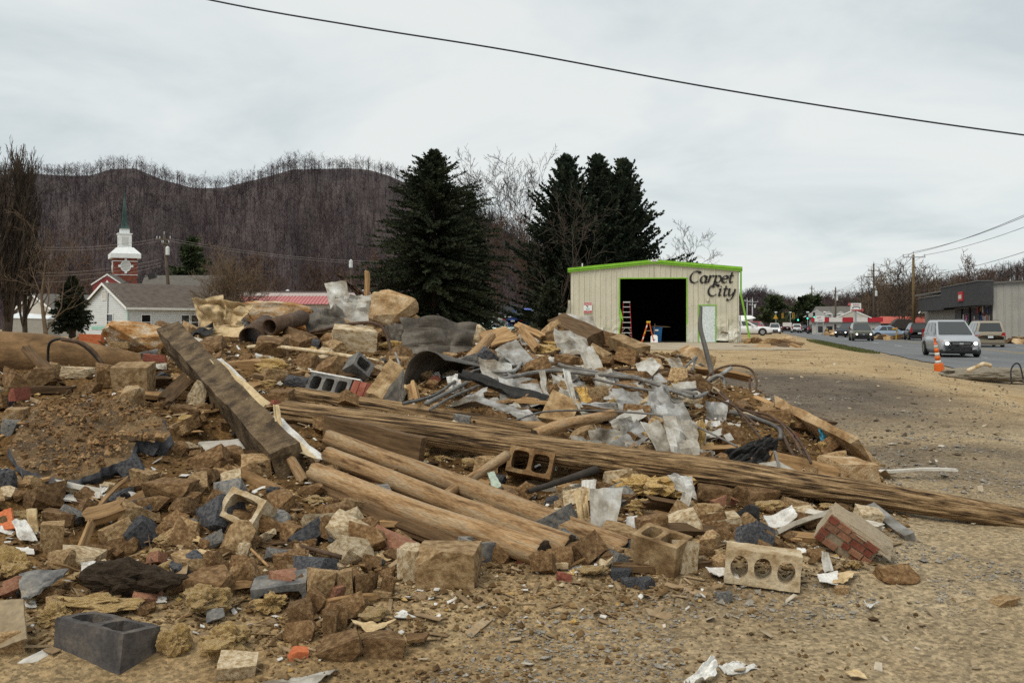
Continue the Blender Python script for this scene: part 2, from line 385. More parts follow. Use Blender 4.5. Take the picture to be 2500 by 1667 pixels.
# road
asph = M('asphalt', [(.095, .1, .105), (.125, .13, .135), (.15, .155, .16)], scale=.5, rough=.75, bump=.3, bscale=60, bdist=.004, rnd=0, fine=.12, stretch=(1, .12, 1))
asph.node_tree.nodes['Mapping'].inputs['Rotation'].default_value = (0, 0, R(13))
def strip(name, o0, o1, z, y0, y1, mat, step=6, jit=0):
    ys = np.arange(y0, y1 + .1, step); n = len(ys); V = []; rg = np.random.RandomState(5)
    for y in ys:
        xl = float(road_left(y)); j = rg.uniform(-jit, jit)
        V += [(xl + o0 + j, y, z), (xl + o1, y, z)]
    return link(name, mesh_np(name, V, [(2 * i, 2 * i + 1, 2 * i + 3, 2 * i + 2) for i in range(n - 1)], [mat]))
tag(strip('road', 0, ROAD_W, .012, -10, 640, asph, 1.5, .12), kind='structure')
paint = M('road_paint_white', [(.32, .32, .31), (.62, .62, .6)], scale=2, rough=.7, bump=0, rnd=0)
paint_y = M('road_paint_yellow', [(.3, .2, .06), (.45, .31, .08)], scale=2, rough=.7, bump=0, rnd=0)
def dash(o, y0, y1, w, mat, name):
    V = []
    for y in (y0, y1): xl = float(road_left(y)); V += [(xl + o - w / 2, y, .017), (xl + o + w / 2, y, .017)]
    return tag(link(name, mesh_np(name, V, [(0, 1, 3, 2)], [mat])), kind='structure')
for i in range(16):
    dash(3.6, 33 + 12 * i, 36.5 + 12 * i, .13, paint, 'lane_marking'); dash(10.8, 39 + 12 * i, 42.5 + 12 * i, .13, paint, 'lane_marking')
tag(strip('centre_line', 7.02, 7.14, .0165, 10, 400, paint_y, 8), kind='structure'); tag(strip('centre_line', 7.26, 7.38, .0165, 10, 400, paint_y, 8), kind='structure')
# far-side forecourt
tag(strip('forecourt', ROAD_W + .9, ROAD_W + 40, .006, 30, 260, M('forecourt_asphalt', [(.13, .12, .11), (.19, .175, .155), (.24, .21, .175)], scale=.6, bump=.2, rnd=0), 6, .3), kind='structure')
# concrete pad in front of the metal building
padm = M('pad_concrete', [(.27, .215, .145), (.36, .30, .215), (.43, .375, .29)], scale=.45, rough=.9, bump=.2, bscale=12, rnd=0, stretch=(1, 2.2, 1))
pad = MB()
pz = .512
for i in range(2):
    for j in range(2):
        x0, x1 = 2.0 + i * 5.02, 2.0 + i * 5.02 + 5.0; y0, y1 = 40 + j * 8.02, 48 + j * 8.02
        pad = MB(); pad.bx(x0, x1, y0, y1, .3, pz + .003 * ((i + j) % 2))
        tag(pad.build('concrete_pad', padm), kind='structure')

# ------------------------------------------------------------------ hills and their woods
leafm = M('hill_litter', [(.034, .025, .026), (.055, .041, .04), (.08, .06, .052)], scale=.02, bump=0, rnd=0)
woodm = M('bare_wood_far', [(.024, .016, .019), (.05, .034, .038), (.088, .063, .066)], scale=.03, bump=0, rnd=0, fine=.3)
def far_trees(pos, hgt, rg, nb=20, w=.16, spread=.22):
    """pos (n,3): returns one mesh of bare trees made from thin blades"""
    n = len(pos); h = hgt[:, None]
    Vs, Fs = [], []; base = 0
    def blade(a, b, wd):
        nonlocal base
        t = b - a; s = np.cross(t, rg.normal(size=t.shape)); s /= np.linalg.norm(s, axis=1, keepdims=True) + 1e-9
        k = len(a); Vs.append(np.stack([a - s * wd, a + s * wd, b], 1).reshape(-1, 3)); Fs.append(np.arange(base, base + 3 * k).reshape(-1, 3)); base += 3 * k
    up = np.array([0, 0, 1.])
    lean = rg.normal(size=(n, 3)) * .04; lean[:, 2] = 0
    top = pos + (up + lean) * h
    blade(pos - up * .5, top, w * .9 * np.ones((n, 1)))
    for i in range(nb):
        f = rg.uniform(.3, .95, (n, 1)); a = pos + (up + lean) * h * f
        an = rg.uniform(0, 2 * np.pi, (n, 1)); ln = h * rg.uniform(.12, .42, (n, 1)) * (1.15 - .75 * f) * 1.3
        d = np.concatenate([np.cos(an), np.sin(an), rg.uniform(.55, 1.5, (n, 1))], 1); d /= np.linalg.norm(d, axis=1, keepdims=True)
        b = a + d * ln * (1 + spread); blade(a, b, w * .62 * np.ones((n, 1)))
        m = a + (b - a) * rg.uniform(.35, .7, (n, 1)); d2 = d + rg.normal(size=(n, 3)) * .55; d2[:, 2] = np.abs(d2[:, 2])
        blade(m, m + d2 * ln * .55, w * .45 * np.ones((n, 1)))
    return np.concatenate(Vs), np.concatenate(Fs)
def hill(name, label, ridge, yb, yr, tree_px, ntree, seed, hmean=11, prof=1.25, nb=18, w=.16, mat=None, bumps=.05, back=1.25):
    rg = np.random.RandomState(seed)
    rx = np.array([r[0] for r in ridge], float); ry = np.array([r[1] for r in ridge], float)
    def zf(px, t):
        zr = (HOR - (np.interp(px, rx, ry) + tree_px)) / F * yr + CAMZ
        tt = np.clip(t, 0, 1)
        p = np.sin(tt * np.pi / 2) ** prof * (yb + (yr - yb) * tt) / yr * np.where(t > 1, 1 - (t - 1) * .8, 1)
        g = fbm(px / 70., t * 2.2 + 3, s=seed, o=4)
        return np.maximum(zr, 0) * (p + bumps * g * np.sin(np.pi * np.clip(tt, 0, 1)) * 2.2) - 1.5 * (1 - np.clip(t * 6, 0, 1))
    pxs = np.linspace(rx[0], rx[-1], 150); ts = np.linspace(0, back, 50)
    A, T = np.meshgrid(pxs, ts); YY = yb + (yr - yb) * T; XX = (A - 1250) / F * YY; ZZ = zf(A, T)
    V = np.stack([XX, YY, ZZ], -1).reshape(-1, 3); r, c = A.shape; ix = np.arange(r * c).reshape(r, c)
    h = link(name, mesh_np(name, V, np.stack([ix[:-1, :-1], ix[:-1, 1:], ix[1:, 1:], ix[1:, :-1]], -1).reshape(-1, 4), [leafm], smooth=True))
    tag(h, kind='structure')
    px = rg.uniform(rx[0], rx[-1], ntree); t = .94 - rg.uniform(0, 1, ntree) ** .95 * .93; nr_ = int((rx[-1] - rx[0]) / 5.5); nr_ = int(nr_ * 1.7); t[:nr_] = rg.uniform(.9, 1.03, nr_)
    yy = yb + (yr - yb) * t; pos = np.stack([(px - 1250) / F * yy, yy, zf(px, t)], 1)
    hh = hmean * rg.uniform(.65, 1.2, ntree) * (1 + .25 * fbm(px / 25, t * 9, s=seed + 5, o=2))
    Vt, Ft = far_trees(pos, hh, rg, nb, w)
    o = link('bare_wood', mesh_np('bare_wood', Vt, Ft, [mat or woodm]))
    tag(o, label, 'wood', kind='stuff'); return zf
hill('hill', 'bare leafless winter wood covering the long ridge behind the church', [(-250, 410), (0, 400), (75, 396), (150, 402), (220, 402), (270, 386), (330, 384), (400, 414), (470, 432), (540, 432), (590, 420), (640, 408), (700, 392), (760, 386), (850, 384), (900, 388), (950, 402), (1000, 425), (1080, 455), (1150, 490), (1250, 545), (1320, 590), (1420, 660), (1550, 740)],
     300, 700, 27, 10500, 21, 9.4, nb=11, w=.14)
hill('hill', 'bare wooded knoll rising behind the traffic lights', [(1640, 787), (1740, 762), (1800, 725), (1850, 710), (1890, 715), (1925, 739), (1950, 762), (1990, 792)], 420, 640, 26, 1800, 23, 9, nb=14, w=.16)
hill('hill', 'bare winter wood on the low ridge beyond the apartment house', [(1880, 765), (1930, 755), (1990, 748), (2060, 742), (2140, 726), (2220, 710), (2300, 700), (2400, 684), (2500, 660), (2700, 632)], 300, 430, 26, 3300, 24, 8, nb=16, w=.13,
     mat=M('bare_wood_red', [(.042, .027, .026), (.062, .042, .038), (.085, .06, .05)], scale=.04, bump=0, rnd=0, fine=.3))
# ------------------------------------------------------------------ trees
def prisms(segs, n=3):
    S = np.array([[*a, *b, r0, r1] for a, b, r0, r1 in segs]); a = S[:, :3]; b = S[:, 3:6]; r0 = S[:, 6]; r1 = S[:, 7]
    t = b - a; t /= np.linalg.norm(t, axis=1, keepdims=True) + 1e-9
    ref = np.where(np.abs(t[:, 2:3]) < .9, np.array([[0, 0, 1.]]), np.array([[1., 0, 0]]))
    u = np.cross(t, ref); u /= np.linalg.norm(u, axis=1, keepdims=True); v = np.cross(t, u)
    V = []
    for c, r in ((a, r0), (b, r1)):
        for j in range(n):
            w = 2 * math.pi * j / n; V.append(c + (u * math.cos(w) + v * math.sin(w)) * r[:, None])
    V = np.stack(V, 1).reshape(-1, 3); k = len(S); base = (np.arange(k) * 2 * n)[:, None, None]
    q = np.array([[j, (j + 1) % n, n + (j + 1) % n, n + j] for j in range(n)])[None]
    return V, (base + q).reshape(-1, 4)
BARKS = {'dark': M('bark_dark', [(.035, .026, .02), (.06, .045, .034), (.085, .066, .05)], scale=3, bump=0, rnd=.15),
         'red': M('bark_reddish', [(.055, .032, .024), (.085, .052, .038), (.11, .075, .055)], scale=3, bump=0, rnd=.15),
         'tan': M('bark_tan', [(.08, .055, .035), (.12, .085, .055), (.15, .11, .075)], scale=3, bump=0, rnd=.15),
         'grey': M('bark_grey', [(.022, .018, .015), (.035, .029, .024), (.05, .042, .035)], scale=3, bump=0, rnd=.15)}
def bare_tree(name, label, loc, h, seed, bark='dark', counts=(9, 6, 5, 4), ang=(48, 42, 40, 38), ratio=(.5, .5, .5, .5), trop=.12, wob=.16, r0=None, start=.25, stems=1, group=None, lean=(0, 0), rmin=.008):
    rg = random.Random(seed); trunk = []; crown = []
    def rv(): return Vector((rg.gauss(0, 1), rg.gauss(0, 1), rg.gauss(0, 1)))
    def grow(p, d, ln, r, lev):
        n = max(3, int(ln / (.9 if lev == 0 else .5)) + 1) if lev < 2 else (3 if lev == 2 else 2)
        st = ln / n; pts = [p]; rr = [r]
        for i in range(n):
            d = (d + rv() * wob * (.5 if lev == 0 else 1) + Vector((0, 0, trop))).normalized(); q = pts[-1] + d * st
            r2 = max(rmin, r * (1 - (i + 1) / n * (.8 if lev == 0 else .85))); (trunk if lev == 0 else crown).append((pts[-1], q, rr[-1], r2)); pts.append(q); rr.append(r2)
        if lev < len(counts):
            k = max(1, int(counts[lev] * rg.uniform(.75, 1.25)))
            for j in range(k):
                f = (start if lev == 0 else .2) + (1 - (start if lev == 0 else .2)) * (j + rg.random()) / k; f = min(f, .999)
                i = int(f * n); w = f * n - i; b = pts[i].lerp(pts[i + 1], w); ax = (pts[i + 1] - pts[i]).normalized()
                side = ax.cross(rv()).normalized(); a = R(ang[lev] * rg.uniform(.7, 1.3)); nd = ax * math.cos(a) + side * math.sin(a)
                grow(b, nd, ln * ratio[lev] * rg.uniform(.65, 1.25) * (1.2 - .55 * f if lev == 0 else 1), max(rmin, (rr[i] * .62 if lev else rr[i] * .5)), lev + 1)
    r0 = r0 or h * .018
    for s in range(stems):
        d = Vector((lean[0] + (rg.uniform(-.5, .5) if stems > 1 else 0), lean[1] + (rg.uniform(-.5, .5) if stems > 1 else 0), 1)).normalized()
        grow(Vector((rg.uniform(-.2, .2) * (stems > 1), rg.uniform(-.2, .2) * (stems > 1), -.3)), d, h * (.8 if len(counts) > 2 else .9) * (rg.uniform(.7, 1) if stems > 1 else 1), r0 * (.7 if stems > 1 else 1), 0)
    t = thing(name, label, 'tree', loc, 0, group)
    V, Fq = prisms(trunk, 6); link('trunk', mesh_np('trunk', V, Fq, [BARKS[bark]], smooth=True), t)
    V, Fq = prisms(crown, 3); link('crown', mesh_np('crown', V, Fq, [BARKS[bark]]), t)
    return t
NEED = {'spruce': M('spruce_needles', [(.011, .017, .009), (.022, .032, .014), (.043, .054, .022)], scale=.8, bump=0, rnd=0, fine=.5, rough=.8),
        'cedar': M('cedar_sprays', [(.009, .016, .010), (.018, .029, .016), (.038, .050, .022)], scale=.8, bump=0, rnd=0, fine=.5, rough=.8),
        'pine': M('pine_needles', [(.022, .032, .014), (.043, .061, .025), (.081, .099, .036)], scale=.8, bump=0, rnd=0, fine=.4, rough=.8),
        'holly': M('evergreen_sprays', [(.014, .020, .013), (.027, .036, .018), (.050, .054, .027)], scale=.9, bump=0, rnd=0, fine=.5, rough=.8)}
def conifer(name, label, loc, h, rad, seed, kind='spruce', nbr=420, z0=.06, elev=(-8, 28), droop=.25, blade=.34, per=3.0, power=.85, dens=7., group=None, trunk_r=None, wid=.2, prof=None):
    rg = np.random.RandomState(seed)
    tr = trunk_r or h * .014
    t = thing(name, label, 'tree', loc, 0, group)
    m = MB(); m.tube([(0, 0, -.4), (0.05, 0, h * .5), (0, 0.03, h * .97)], [tr * 1.3, tr * .8, .02], 8); m.build('trunk', BARKS['dark'], t, True)
    A = []; B = []
    segs = []
    lob = rg.uniform(0, 6.28, 3)
    for i in range(nbr):
        f = (i + rg.rand()) / nbr; f = f ** .95
        z = h * (z0 + (1 - z0) * f); an = rg.uniform(0, 2 * np.pi)
        rr = rad * (max(0, 1 - f) ** power if prof is None else np.interp(f, *prof))
        rr *= 1 + .16 * math.sin(3 * an + lob[0] + f * 7) + .1 * math.sin(5 * an + lob[1] - f * 11)
        Lb = max(.18, rr * rg.uniform(.62, 1.12))
        el = R(elev[0] + (elev[1] - elev[0]) * f + rg.normal(0, 7)); st = np.array([0, 0, z])
        d = np.array([math.cos(an) * math.cos(el), math.sin(an) * math.cos(el), math.sin(el)])
        k = max(3, int(Lb * dens)); s = (np.arange(k) + rg.rand(k)) / k; s = .12 + .88 * s
        pts = st + d * (s * Lb)[:, None]; pts[:, 2] -= droop * Lb * s * s; pts[:, 2] += .35 * droop * Lb * s ** 4
        tip = st + d * Lb; tip[2] -= droop * Lb * .65
        segs.append((tuple(st), tuple(tip), max(.012, tr * .22 * (1 - f)), .006))
        for j in range(int(per) + (rg.rand() < per % 1)):
            side = np.cross(d, [0, 0, 1.]); side /= np.linalg.norm(side) + 1e-9
            sg = rg.choice([-1, 1], (k, 1)); v = d * rg.uniform(.4, 1.1, (k, 1)) + side * sg * rg.uniform(.15, 1.0, (k, 1)) + np.array([0, 0, 1.]) * rg.uniform(-.55, .35 + elev[1] / 130, (k, 1))
            v /= np.linalg.norm(v, axis=1, keepdims=True); ln = blade * rg.uniform(.5, 1.25, (k, 1)) * (1.15 - .55 * s[:, None])
            A.append(pts); B.append(pts + v * ln)
    A = np.concatenate(A); B = np.concatenate(B); n = len(A)
    tt = B - A; sd = np.cross(tt, rg.normal(size=tt.shape)); sd /= np.linalg.norm(sd, axis=1, keepdims=True) + 1e-9
    ln = np.linalg.norm(tt, axis=1, keepdims=True)
    V = np.stack([A, A + tt * .45 + sd * ln * wid, B, A + tt * .45 - sd * ln * wid], 1).reshape(-1, 3)
    link('crown', mesh_np('crown', V, np.arange(4 * n).reshape(-1, 4), [NEED[kind]]), t)
    V, Fq = prisms(segs, 3); link('branches', mesh_np('branches', V, Fq, [BARKS['dark']]), t)
    return t
def base(px, Y, dz=0): p = P(px, HOR, Y); return (p.x, Y, gz(p.x, Y) - .02 + dz)
def top_h(py, Y, bz=.45): return (HOR - py) / F * Y + CAMZ - bz

conifer('spruce_tree', 'huge dark spruce tree standing by itself behind the rubble', base(1058, 66), top_h(374, 66), 5.5, 3, 'spruce', nbr=860, z0=.08, elev=(-12, 40), droop=.25, blade=.36, per=4, power=.8, dens=8, prof=([0, .08, .25, .45, .65, .82, .93, 1], [.95, 1.0, .98, .80, .60, .40, .2, .03]))
conifer('spruce_tree', 'smaller dark spruce at the big spruce\'s shaded flank', base(1150, 69), top_h(480, 69), 2.6, 33, 'spruce', nbr=300, z0=.14, elev=(-15, 30), droop=.3, blade=.4, per=3.6, power=.75, dens=7)
for k, (px, ty, rd, sd_, lab) in enumerate([(1382, 390, 5.6, 5, 'dark cedar behind the metal building, beside the bare trees'), (1458, 388, 5.0, 6, 'middle one of three dark cedars behind the metal building'), (1522, 398, 5.6, 7, 'dark cedar with feathery outer branches over the metal roof')]):
    conifer('cedar_tree', lab, base(px, 76 + k), top_h(ty, 76 + k), rd, sd_, 'cedar', nbr=520, z0=.03, elev=(18, 62), droop=.06, blade=.46, per=4, power=.62, dens=7, group='cedars behind the metal building', wid=.26)
conifer('evergreen_bush', 'shaggy evergreen bush beside the metal building', base(1345, 62), 3.6, 1.5, 9, 'holly', nbr=200, z0=.02, elev=(0, 50), droop=.1, blade=.3, per=4, power=.5, dens=8, wid=.3)
conifer('yard_evergreen', 'small dark rounded evergreen in front of the white house', base(176, 62), top_h(683, 62), 1.38, 11, 'holly', nbr=420, z0=.2, elev=(-5, 55), droop=.12, blade=.24, per=5, power=.55, dens=11, trunk_r=.2, wid=.3)
conifer('pine_tree', 'ragged green pine behind the leaning utility pole', base(468, 172), top_h(583, 172), 4.6, 12, 'pine', nbr=150, z0=.2, elev=(5, 40), droop=.08, blade=1.1, per=4, power=.5, dens=4, wid=.3)
conifer('pine_tree', 'low spreading green pine beside the ragged pine', base(425, 178), 9.5, 4.2, 13, 'pine', nbr=100, z0=.15, elev=(10, 40), droop=.05, blade=1.1, per=4, power=.35, dens=4, wid=.3)

BT = 'bare trees between the spruce and the cedars'
for i, (px, Y, ty, sd_, bk, lab) in enumerate([
        (1192, 92, 388, 41, 'grey', 'tall thin bare tree with a fine forked top by the spruce'), (1232, 98, 420, 42, 'grey', 'bare tree with wide arching twigs behind the dark-roofed house'),
        (1290, 95, 400, 43, 'grey', 'slender bare tree next to the first cedar'), (1262, 88, 500, 44, 'red', 'reddish bushy bare tree low between the evergreens'),
        (1210, 86, 520, 45, 'red', 'low reddish bare tree against the spruce'), (1310, 84, 560, 46, 'red', 'short reddish bare tree against the cedars')]):
    bare_tree('bare_tree', lab, base(px, Y), top_h(ty, Y), sd_, bk, counts=(13, 7, 5, 4), ang=(38, 42, 40, 38), ratio=(.42, .5, .5, .5), trop=.1, start=.22, group=BT, rmin=.013, r0=.12)
bare_tree('bare_tree', 'bare spreading tree in front of the cedars, branches over the metal roof', base(1375, 72), top_h(480, 72), 47, 'dark', counts=(11, 6, 5, 3), ang=(50, 42, 40, 38), ratio=(.55, .5, .5, .5), trop=.05, start=.2, rmin=.011, r0=.14)
bare_tree('bare_tree', 'bare twiggy treetop showing above the metal building\'s roof', base(1658, 115), top_h(556, 115), 48, 'grey', counts=(9, 6, 5, 4), trop=.1, start=.3, rmin=.013)
for k, (px, Y, ty, sd_) in enumerate([(15, 58, 322, 51), (62, 60, 350, 52), (-25, 57, 335, 50)]):
    bare_tree('bare_tree', ('tall narrow bare tree with the thickest trunk and upright twigs', 'narrow upright bare tree beside the pale box trailer', 'narrow upright bare tree behind the huge rusty pipe')[k], base(px, Y), top_h(ty, Y) * .88, sd_, 'dark', counts=(40, 9, 5, 3), ang=(20, 16, 16, 18), ratio=(.40, .42, .42, .42), trop=.2, wob=.08, start=.08, group='upright bare trees at the edge of the lot', rmin=.011, r0=.3 if k == 0 else .16)
bare_tree('bare_tree', 'small bare forked tree beside the dark rounded evergreen', base(116, 48), 5.6, 53, 'tan', counts=(9, 5, 4, 3), ang=(42, 40, 38, 36), ratio=(.65, .5, .5, .5), trop=.1, start=.2, rmin=.006, r0=.13)
bare_tree('bare_shrub', 'round many-stemmed bare shrub at the white house\'s end', base(548, 72), 6.3, 54, 'tan', counts=(8, 7, 6, 4), ang=(34, 36, 36, 36), ratio=(.6, .5, .5, .5), trop=.06, start=.15, stems=7, rmin=.009, r0=.09)
bare_tree('bare_shrub', 'low tangled bare shrub by the white house door', base(500, 64), 2.6, 55, 'tan', counts=(6, 5, 4), ang=(40, 40, 40), ratio=(.6, .5, .5), trop=.02, start=.15, stems=4, rmin=.006, r0=.04)
for k, (px, Y, ty, sd_) in enumerate([(690, 150, 640, 56), (770, 160, 655, 57), (850, 150, 640, 58), (620, 160, 650, 59), (905, 140, 630, 60)]):
    bare_tree('bare_tree', 'rust-brown bare tree beyond the long pink roof', base(px, Y), top_h(ty, Y) * 1.1, sd_, 'red', counts=(10, 7, 6, 3), ang=(45, 42, 40, 38), ratio=(.5, .5, .5, .5), trop=.08, start=.15, group='brown trees beyond the pink roof', rmin=.03, r0=.16)
rgT = random.Random(77)
for k, (px, Y, ty) in enumerate([(40, 190, 560), (110, 200, 575), (180, 195, 590), (230, 205, 600), (-40, 190, 560), (150, 180, 620), (80, 175, 610)]):
    bare_tree('bare_tree', 'rusty bare tree at the hill foot beside the steeple', base(px, Y), top_h(ty, Y) * 1.1, 600 + k, 'red', counts=(10, 7, 6), ang=(42, 42, 40), ratio=(.5, .5, .5), trop=.08, start=.12, group='bare trees at the hill foot', rmin=.04, r0=.2)
for k, (px, Y, ty) in enumerate([(2112, 190, 690), (2140, 195, 655), (2168, 180, 668), (2195, 175, 652), (2222, 185, 672), (2250, 170, 660), (2278, 172, 680), (2300, 165, 700), (2330, 190, 690), (2180, 200, 690), (2235, 200, 690), (2120, 175, 720), (2205, 165, 715), (2265, 168, 715)]):
    bare_tree('bare_tree', 'bare brown tree behind the red-roofed shops', base(px, Y), top_h(ty, Y, 0) * 1.08, 700 + k, 'tan' if k % 3 else 'dark', counts=(12, 7, 5), ang=(42, 42, 40), ratio=(.5, .5, .55), trop=.09, start=.15, group='bare trees behind the red-roofed shops', rmin=.03, r0=.2)
bare_tree('bare_tree', 'wide low-crowned bare tree behind the dark grey store', base(2385, 150), top_h(645, 150, 0), 801, 'red', counts=(12, 8, 6, 3), ang=(62, 45, 42, 40), ratio=(.6, .5, .5, .5), trop=.03, start=.4, rmin=.03, r0=.2)
for k, (px, Y, ty) in enumerate([(1890, 240, 728), (1962, 250, 730), (1985, 255, 728)]):
    conifer('pine_tree', 'dark pine by the traffic lights down the road', base(px, Y), top_h(ty, Y, 0), 4.2, 820 + k, 'pine', nbr=60, z0=.25, elev=(10, 40), droop=.05, blade=1.5, per=4, power=.4, dens=2.5, group='dark pines down the road', wid=.35)
# ------------------------------------------------------------------ metal building
def text(name, body, size, mat, parent, loc, rot=(R(90), 0, 0), ext=.002, align='CENTER'):
    cu = bpy.data.curves.new(name, 'FONT'); cu.body = body; cu.size = size; cu.extrude = ext; cu.align_x = align; cu.align_y = 'CENTER'; cu.materials.append(mat)
    o = bpy.data.objects.new(name, cu); COL.objects.link(o)
    me = bpy.data.meshes.new_from_object(o.evaluated_get(bpy.context.evaluated_depsgraph_get())); bpy.data.objects.remove(o)
    return link(name, me, parent, loc, rot)
GREEN = M('lime_trim', [(.16, .38, .025), (.23, .50, .04)], scale=2, rough=.45, bump=.1, rnd=0, fine=.1)
def wallmat(name, cols, streak=(.33, .3, .22), whit=(.62, .62, .57), zl=.75):
    m = M(name, cols, scale=1.0, rough=.55, bump=.15, bscale=6, bdist=.02, rnd=0, fine=.06, spec=.3)
    nt = m.node_tree; N = nt.nodes; L = nt.links; b = N['Principled BSDF']; src = b.inputs['Base Color'].links[0].from_socket
    tc = N.new('ShaderNodeTexCoord'); sp = N.new('ShaderNodeSeparateXYZ'); L.new(tc.outputs['Object'], sp.inputs[0])
    n = N.new('ShaderNodeTexNoise'); n.inputs['Scale'].default_value = 2.2; n.inputs['Detail'].default_value = 5; L.new(tc.outputs['Object'], n.inputs['Vector'])
    a = N.new('ShaderNodeMath'); a.operation = 'MULTIPLY_ADD'; L.new(n.outputs[0], a.inputs[0]); a.inputs[1].default_value = 1.5; L.new(sp.outputs[2], a.inputs[2])
    r = N.new('ShaderNodeMapRange'); r.inputs[1].default_value = zl + .95; r.inputs[2].default_value = zl + .55; L.new(a.outputs[0], r.inputs[0])
    f = N.new('ShaderNodeMath'); f.operation = 'MULTIPLY'; L.new(r.outputs[0], f.inputs[0]); f.inputs[1].default_value = .6
    x = N.new('ShaderNodeMix'); x.data_type = 'RGBA'; L.new(f.outputs[0], x.inputs['Factor']); L.new(src, x.inputs['A']); x.inputs['B'].default_value = c4(whit)
    mp = N.new('ShaderNodeMapping'); mp.inputs['Scale'].default_value = (5, 5, .25); L.new(tc.outputs['Object'], mp.inputs[0])
    n2 = N.new('ShaderNodeTexNoise'); n2.inputs['Scale'].default_value = 1.5; n2.inputs['Detail'].default_value = 4; L.new(mp.outputs[0], n2.inputs['Vector'])
    r2 = N.new('ShaderNodeMapRange'); r2.inputs[1].default_value = .55; r2.inputs[2].default_value = .8; r2.inputs[4].default_value = .5; L.new(n2.outputs[0], r2.inputs[0])
    y = N.new('ShaderNodeMix'); y.data_type = 'RGBA'; L.new(r2.outputs[0], y.inputs['Factor']); L.new(x.outputs['Result'], y.inputs['A']); y.inputs['B'].default_value = c4(streak)
    L.new(y.outputs['Result'], b.inputs['Base Color']); return m
CREAM = wallmat('cream_siding', [(.50, .475, .375), (.57, .545, .44)])
INSHADE = flat('dark_interior', (.012, .011, .01), rough=.9)  # near-black colour carries the shade of the unlit bay
BZ = gz(8, 56.2)
cc = thing('metal_building', 'cream corrugated metal building with lime green trim and open bay', 'building', (8.02, 56.2, .5), R(-7))
W2, EV, AP = 4.72, 4.12, 4.56
def roofz(x): return EV + (AP - EV) * (1 - abs(x) / W2)
def wall_panel(x0, x1, z0, z1=None, dent=0, seed=0):
    zs = lambda x: (roofz(x) if z1 is None else z1)
    xs = []; p = .305; x = x0; k0 = math.floor(x0 / p)
    prof = []
    for k in range(k0, int(x1 / p) + 2):
        for dx, dy in ((-.045, 0), (-.022, -.038), (.022, -.038), (.045, 0), (.11, 0), (.13, -.008), (.15, 0)):
            xx = k * p + dx
            if x0 < xx < x1: prof.append((xx, dy))
    prof = [(x0, 0)] + prof + [(x1, 0)]
    nz = 26 if dent else 2; V = []; rg = np.random.RandomState(seed)
    for j in range(nz + 1):
        t = j / nz
        for xx, yy in prof:
            z = z0 + (zs(xx) - z0) * t
            dd = 0
            if dent:
                low = max(0, 1 - z / 1.5)
                dd = low * dent * (float(fbm([xx * 1.9], [z * 2.2], s=seed, o=3)[0]) - .15) + low * .25 * dent * float(fbm([xx * 6], [z * 6], s=seed + 3, o=2)[0])
            V.append((xx, yy + dd, z + (.05 * dent * float(vnoise([xx * 7], [2.], s=seed)[0]) if j == 0 else 0)))
    n = len(prof); Fq = [(j * n + i, j * n + i + 1, (j + 1) * n + i + 1, (j + 1) * n + i) for j in range(nz) for i in range(n - 1)]
    return link('wall_panel', mesh_np('wall_panel', V, Fq, [CREAM]), cc)
DX0, DX1, DH = -1.92, 1.80, 3.62
EX0, EX1, EH = 2.46, 3.44, 2.12
for i, (a, b, z0, z1, dn) in enumerate([(-4.7, -3.78, .02, None, .22), (-3.777, -2.86, .02, None, .2), (-2.857, DX0, .02, None, .26), (DX0 + .003, -.96, DH, None, 0), (-.957, -.02, DH, None, 0), (-.017, .9, DH, None, 0), (.903, DX1, DH, None, 0), (DX1 + .003, EX0, .02, None, .1), (EX0 + .003, EX1, EH, None, 0), (EX1 + .003, 4.1, .12, None, .3), (4.103, 4.7, .02, None, .42)]):
    wall_panel(a, b, z0, z1, dn, 30 + i)
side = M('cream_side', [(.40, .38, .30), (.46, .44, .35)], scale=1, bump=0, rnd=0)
DEP = 12.
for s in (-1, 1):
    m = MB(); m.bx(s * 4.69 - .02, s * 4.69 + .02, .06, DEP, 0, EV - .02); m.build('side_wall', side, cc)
    m = MB(); m.bx(s * 4.6 - .01, s * 4.6 + .01, .2, DEP - .1, .0, EV - .1); m.build('inner_lining', INSHADE, cc)
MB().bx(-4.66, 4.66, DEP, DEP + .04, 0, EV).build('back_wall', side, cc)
MB().bx(-4.58, 4.58, DEP - .1, DEP - .06, 0, EV - .1).build('inner_lining', INSHADE, cc)
MB().bx(-4.58, DX0 - .02, .18, .2, .0, EV - .1).build('inner_lining', INSHADE, cc); MB().bx(DX1 + .02, 4.58, .18, .2, .0, EV - .1).build('inner_lining', INSHADE, cc)
MB().bx(-4.58, 4.58, .25, DEP - .1, -.05, .035).build('inner_floor', flat('dark_floor', (.02, .018, .015), .9), cc)  # floor colour darkened too, shade painted in
MB().bx(-4.58, 4.58, .2, DEP - .1, EV - .1, EV - .06).build('inner_ceiling', INSHADE, cc)
rf = MB()
for s in (-1, 1):
    a = Vector((0, 0, AP + .09)); b = Vector((s * (W2 + .06), 0, EV + .09))
    rf.add([(a.x, -.05, a.z), (b.x, -.05, b.z), (b.x, DEP + .2, b.z), (a.x, DEP + .2, a.z), (a.x, -.05, a.z - .06), (b.x, -.05, b.z - .06), (b.x, DEP + .2, b.z - .06), (a.x, DEP + .2, a.z - .06)], [(0, 1, 2, 3), (7, 6, 5, 4), (0, 4, 5, 1), (1, 5, 6, 2), (2, 6, 7, 3)])
roof = rf.build('roof', M('metal_roof', [(.3, .31, .3), (.38, .39, .38)], bump=0, rnd=0), cc)
tr = MB()
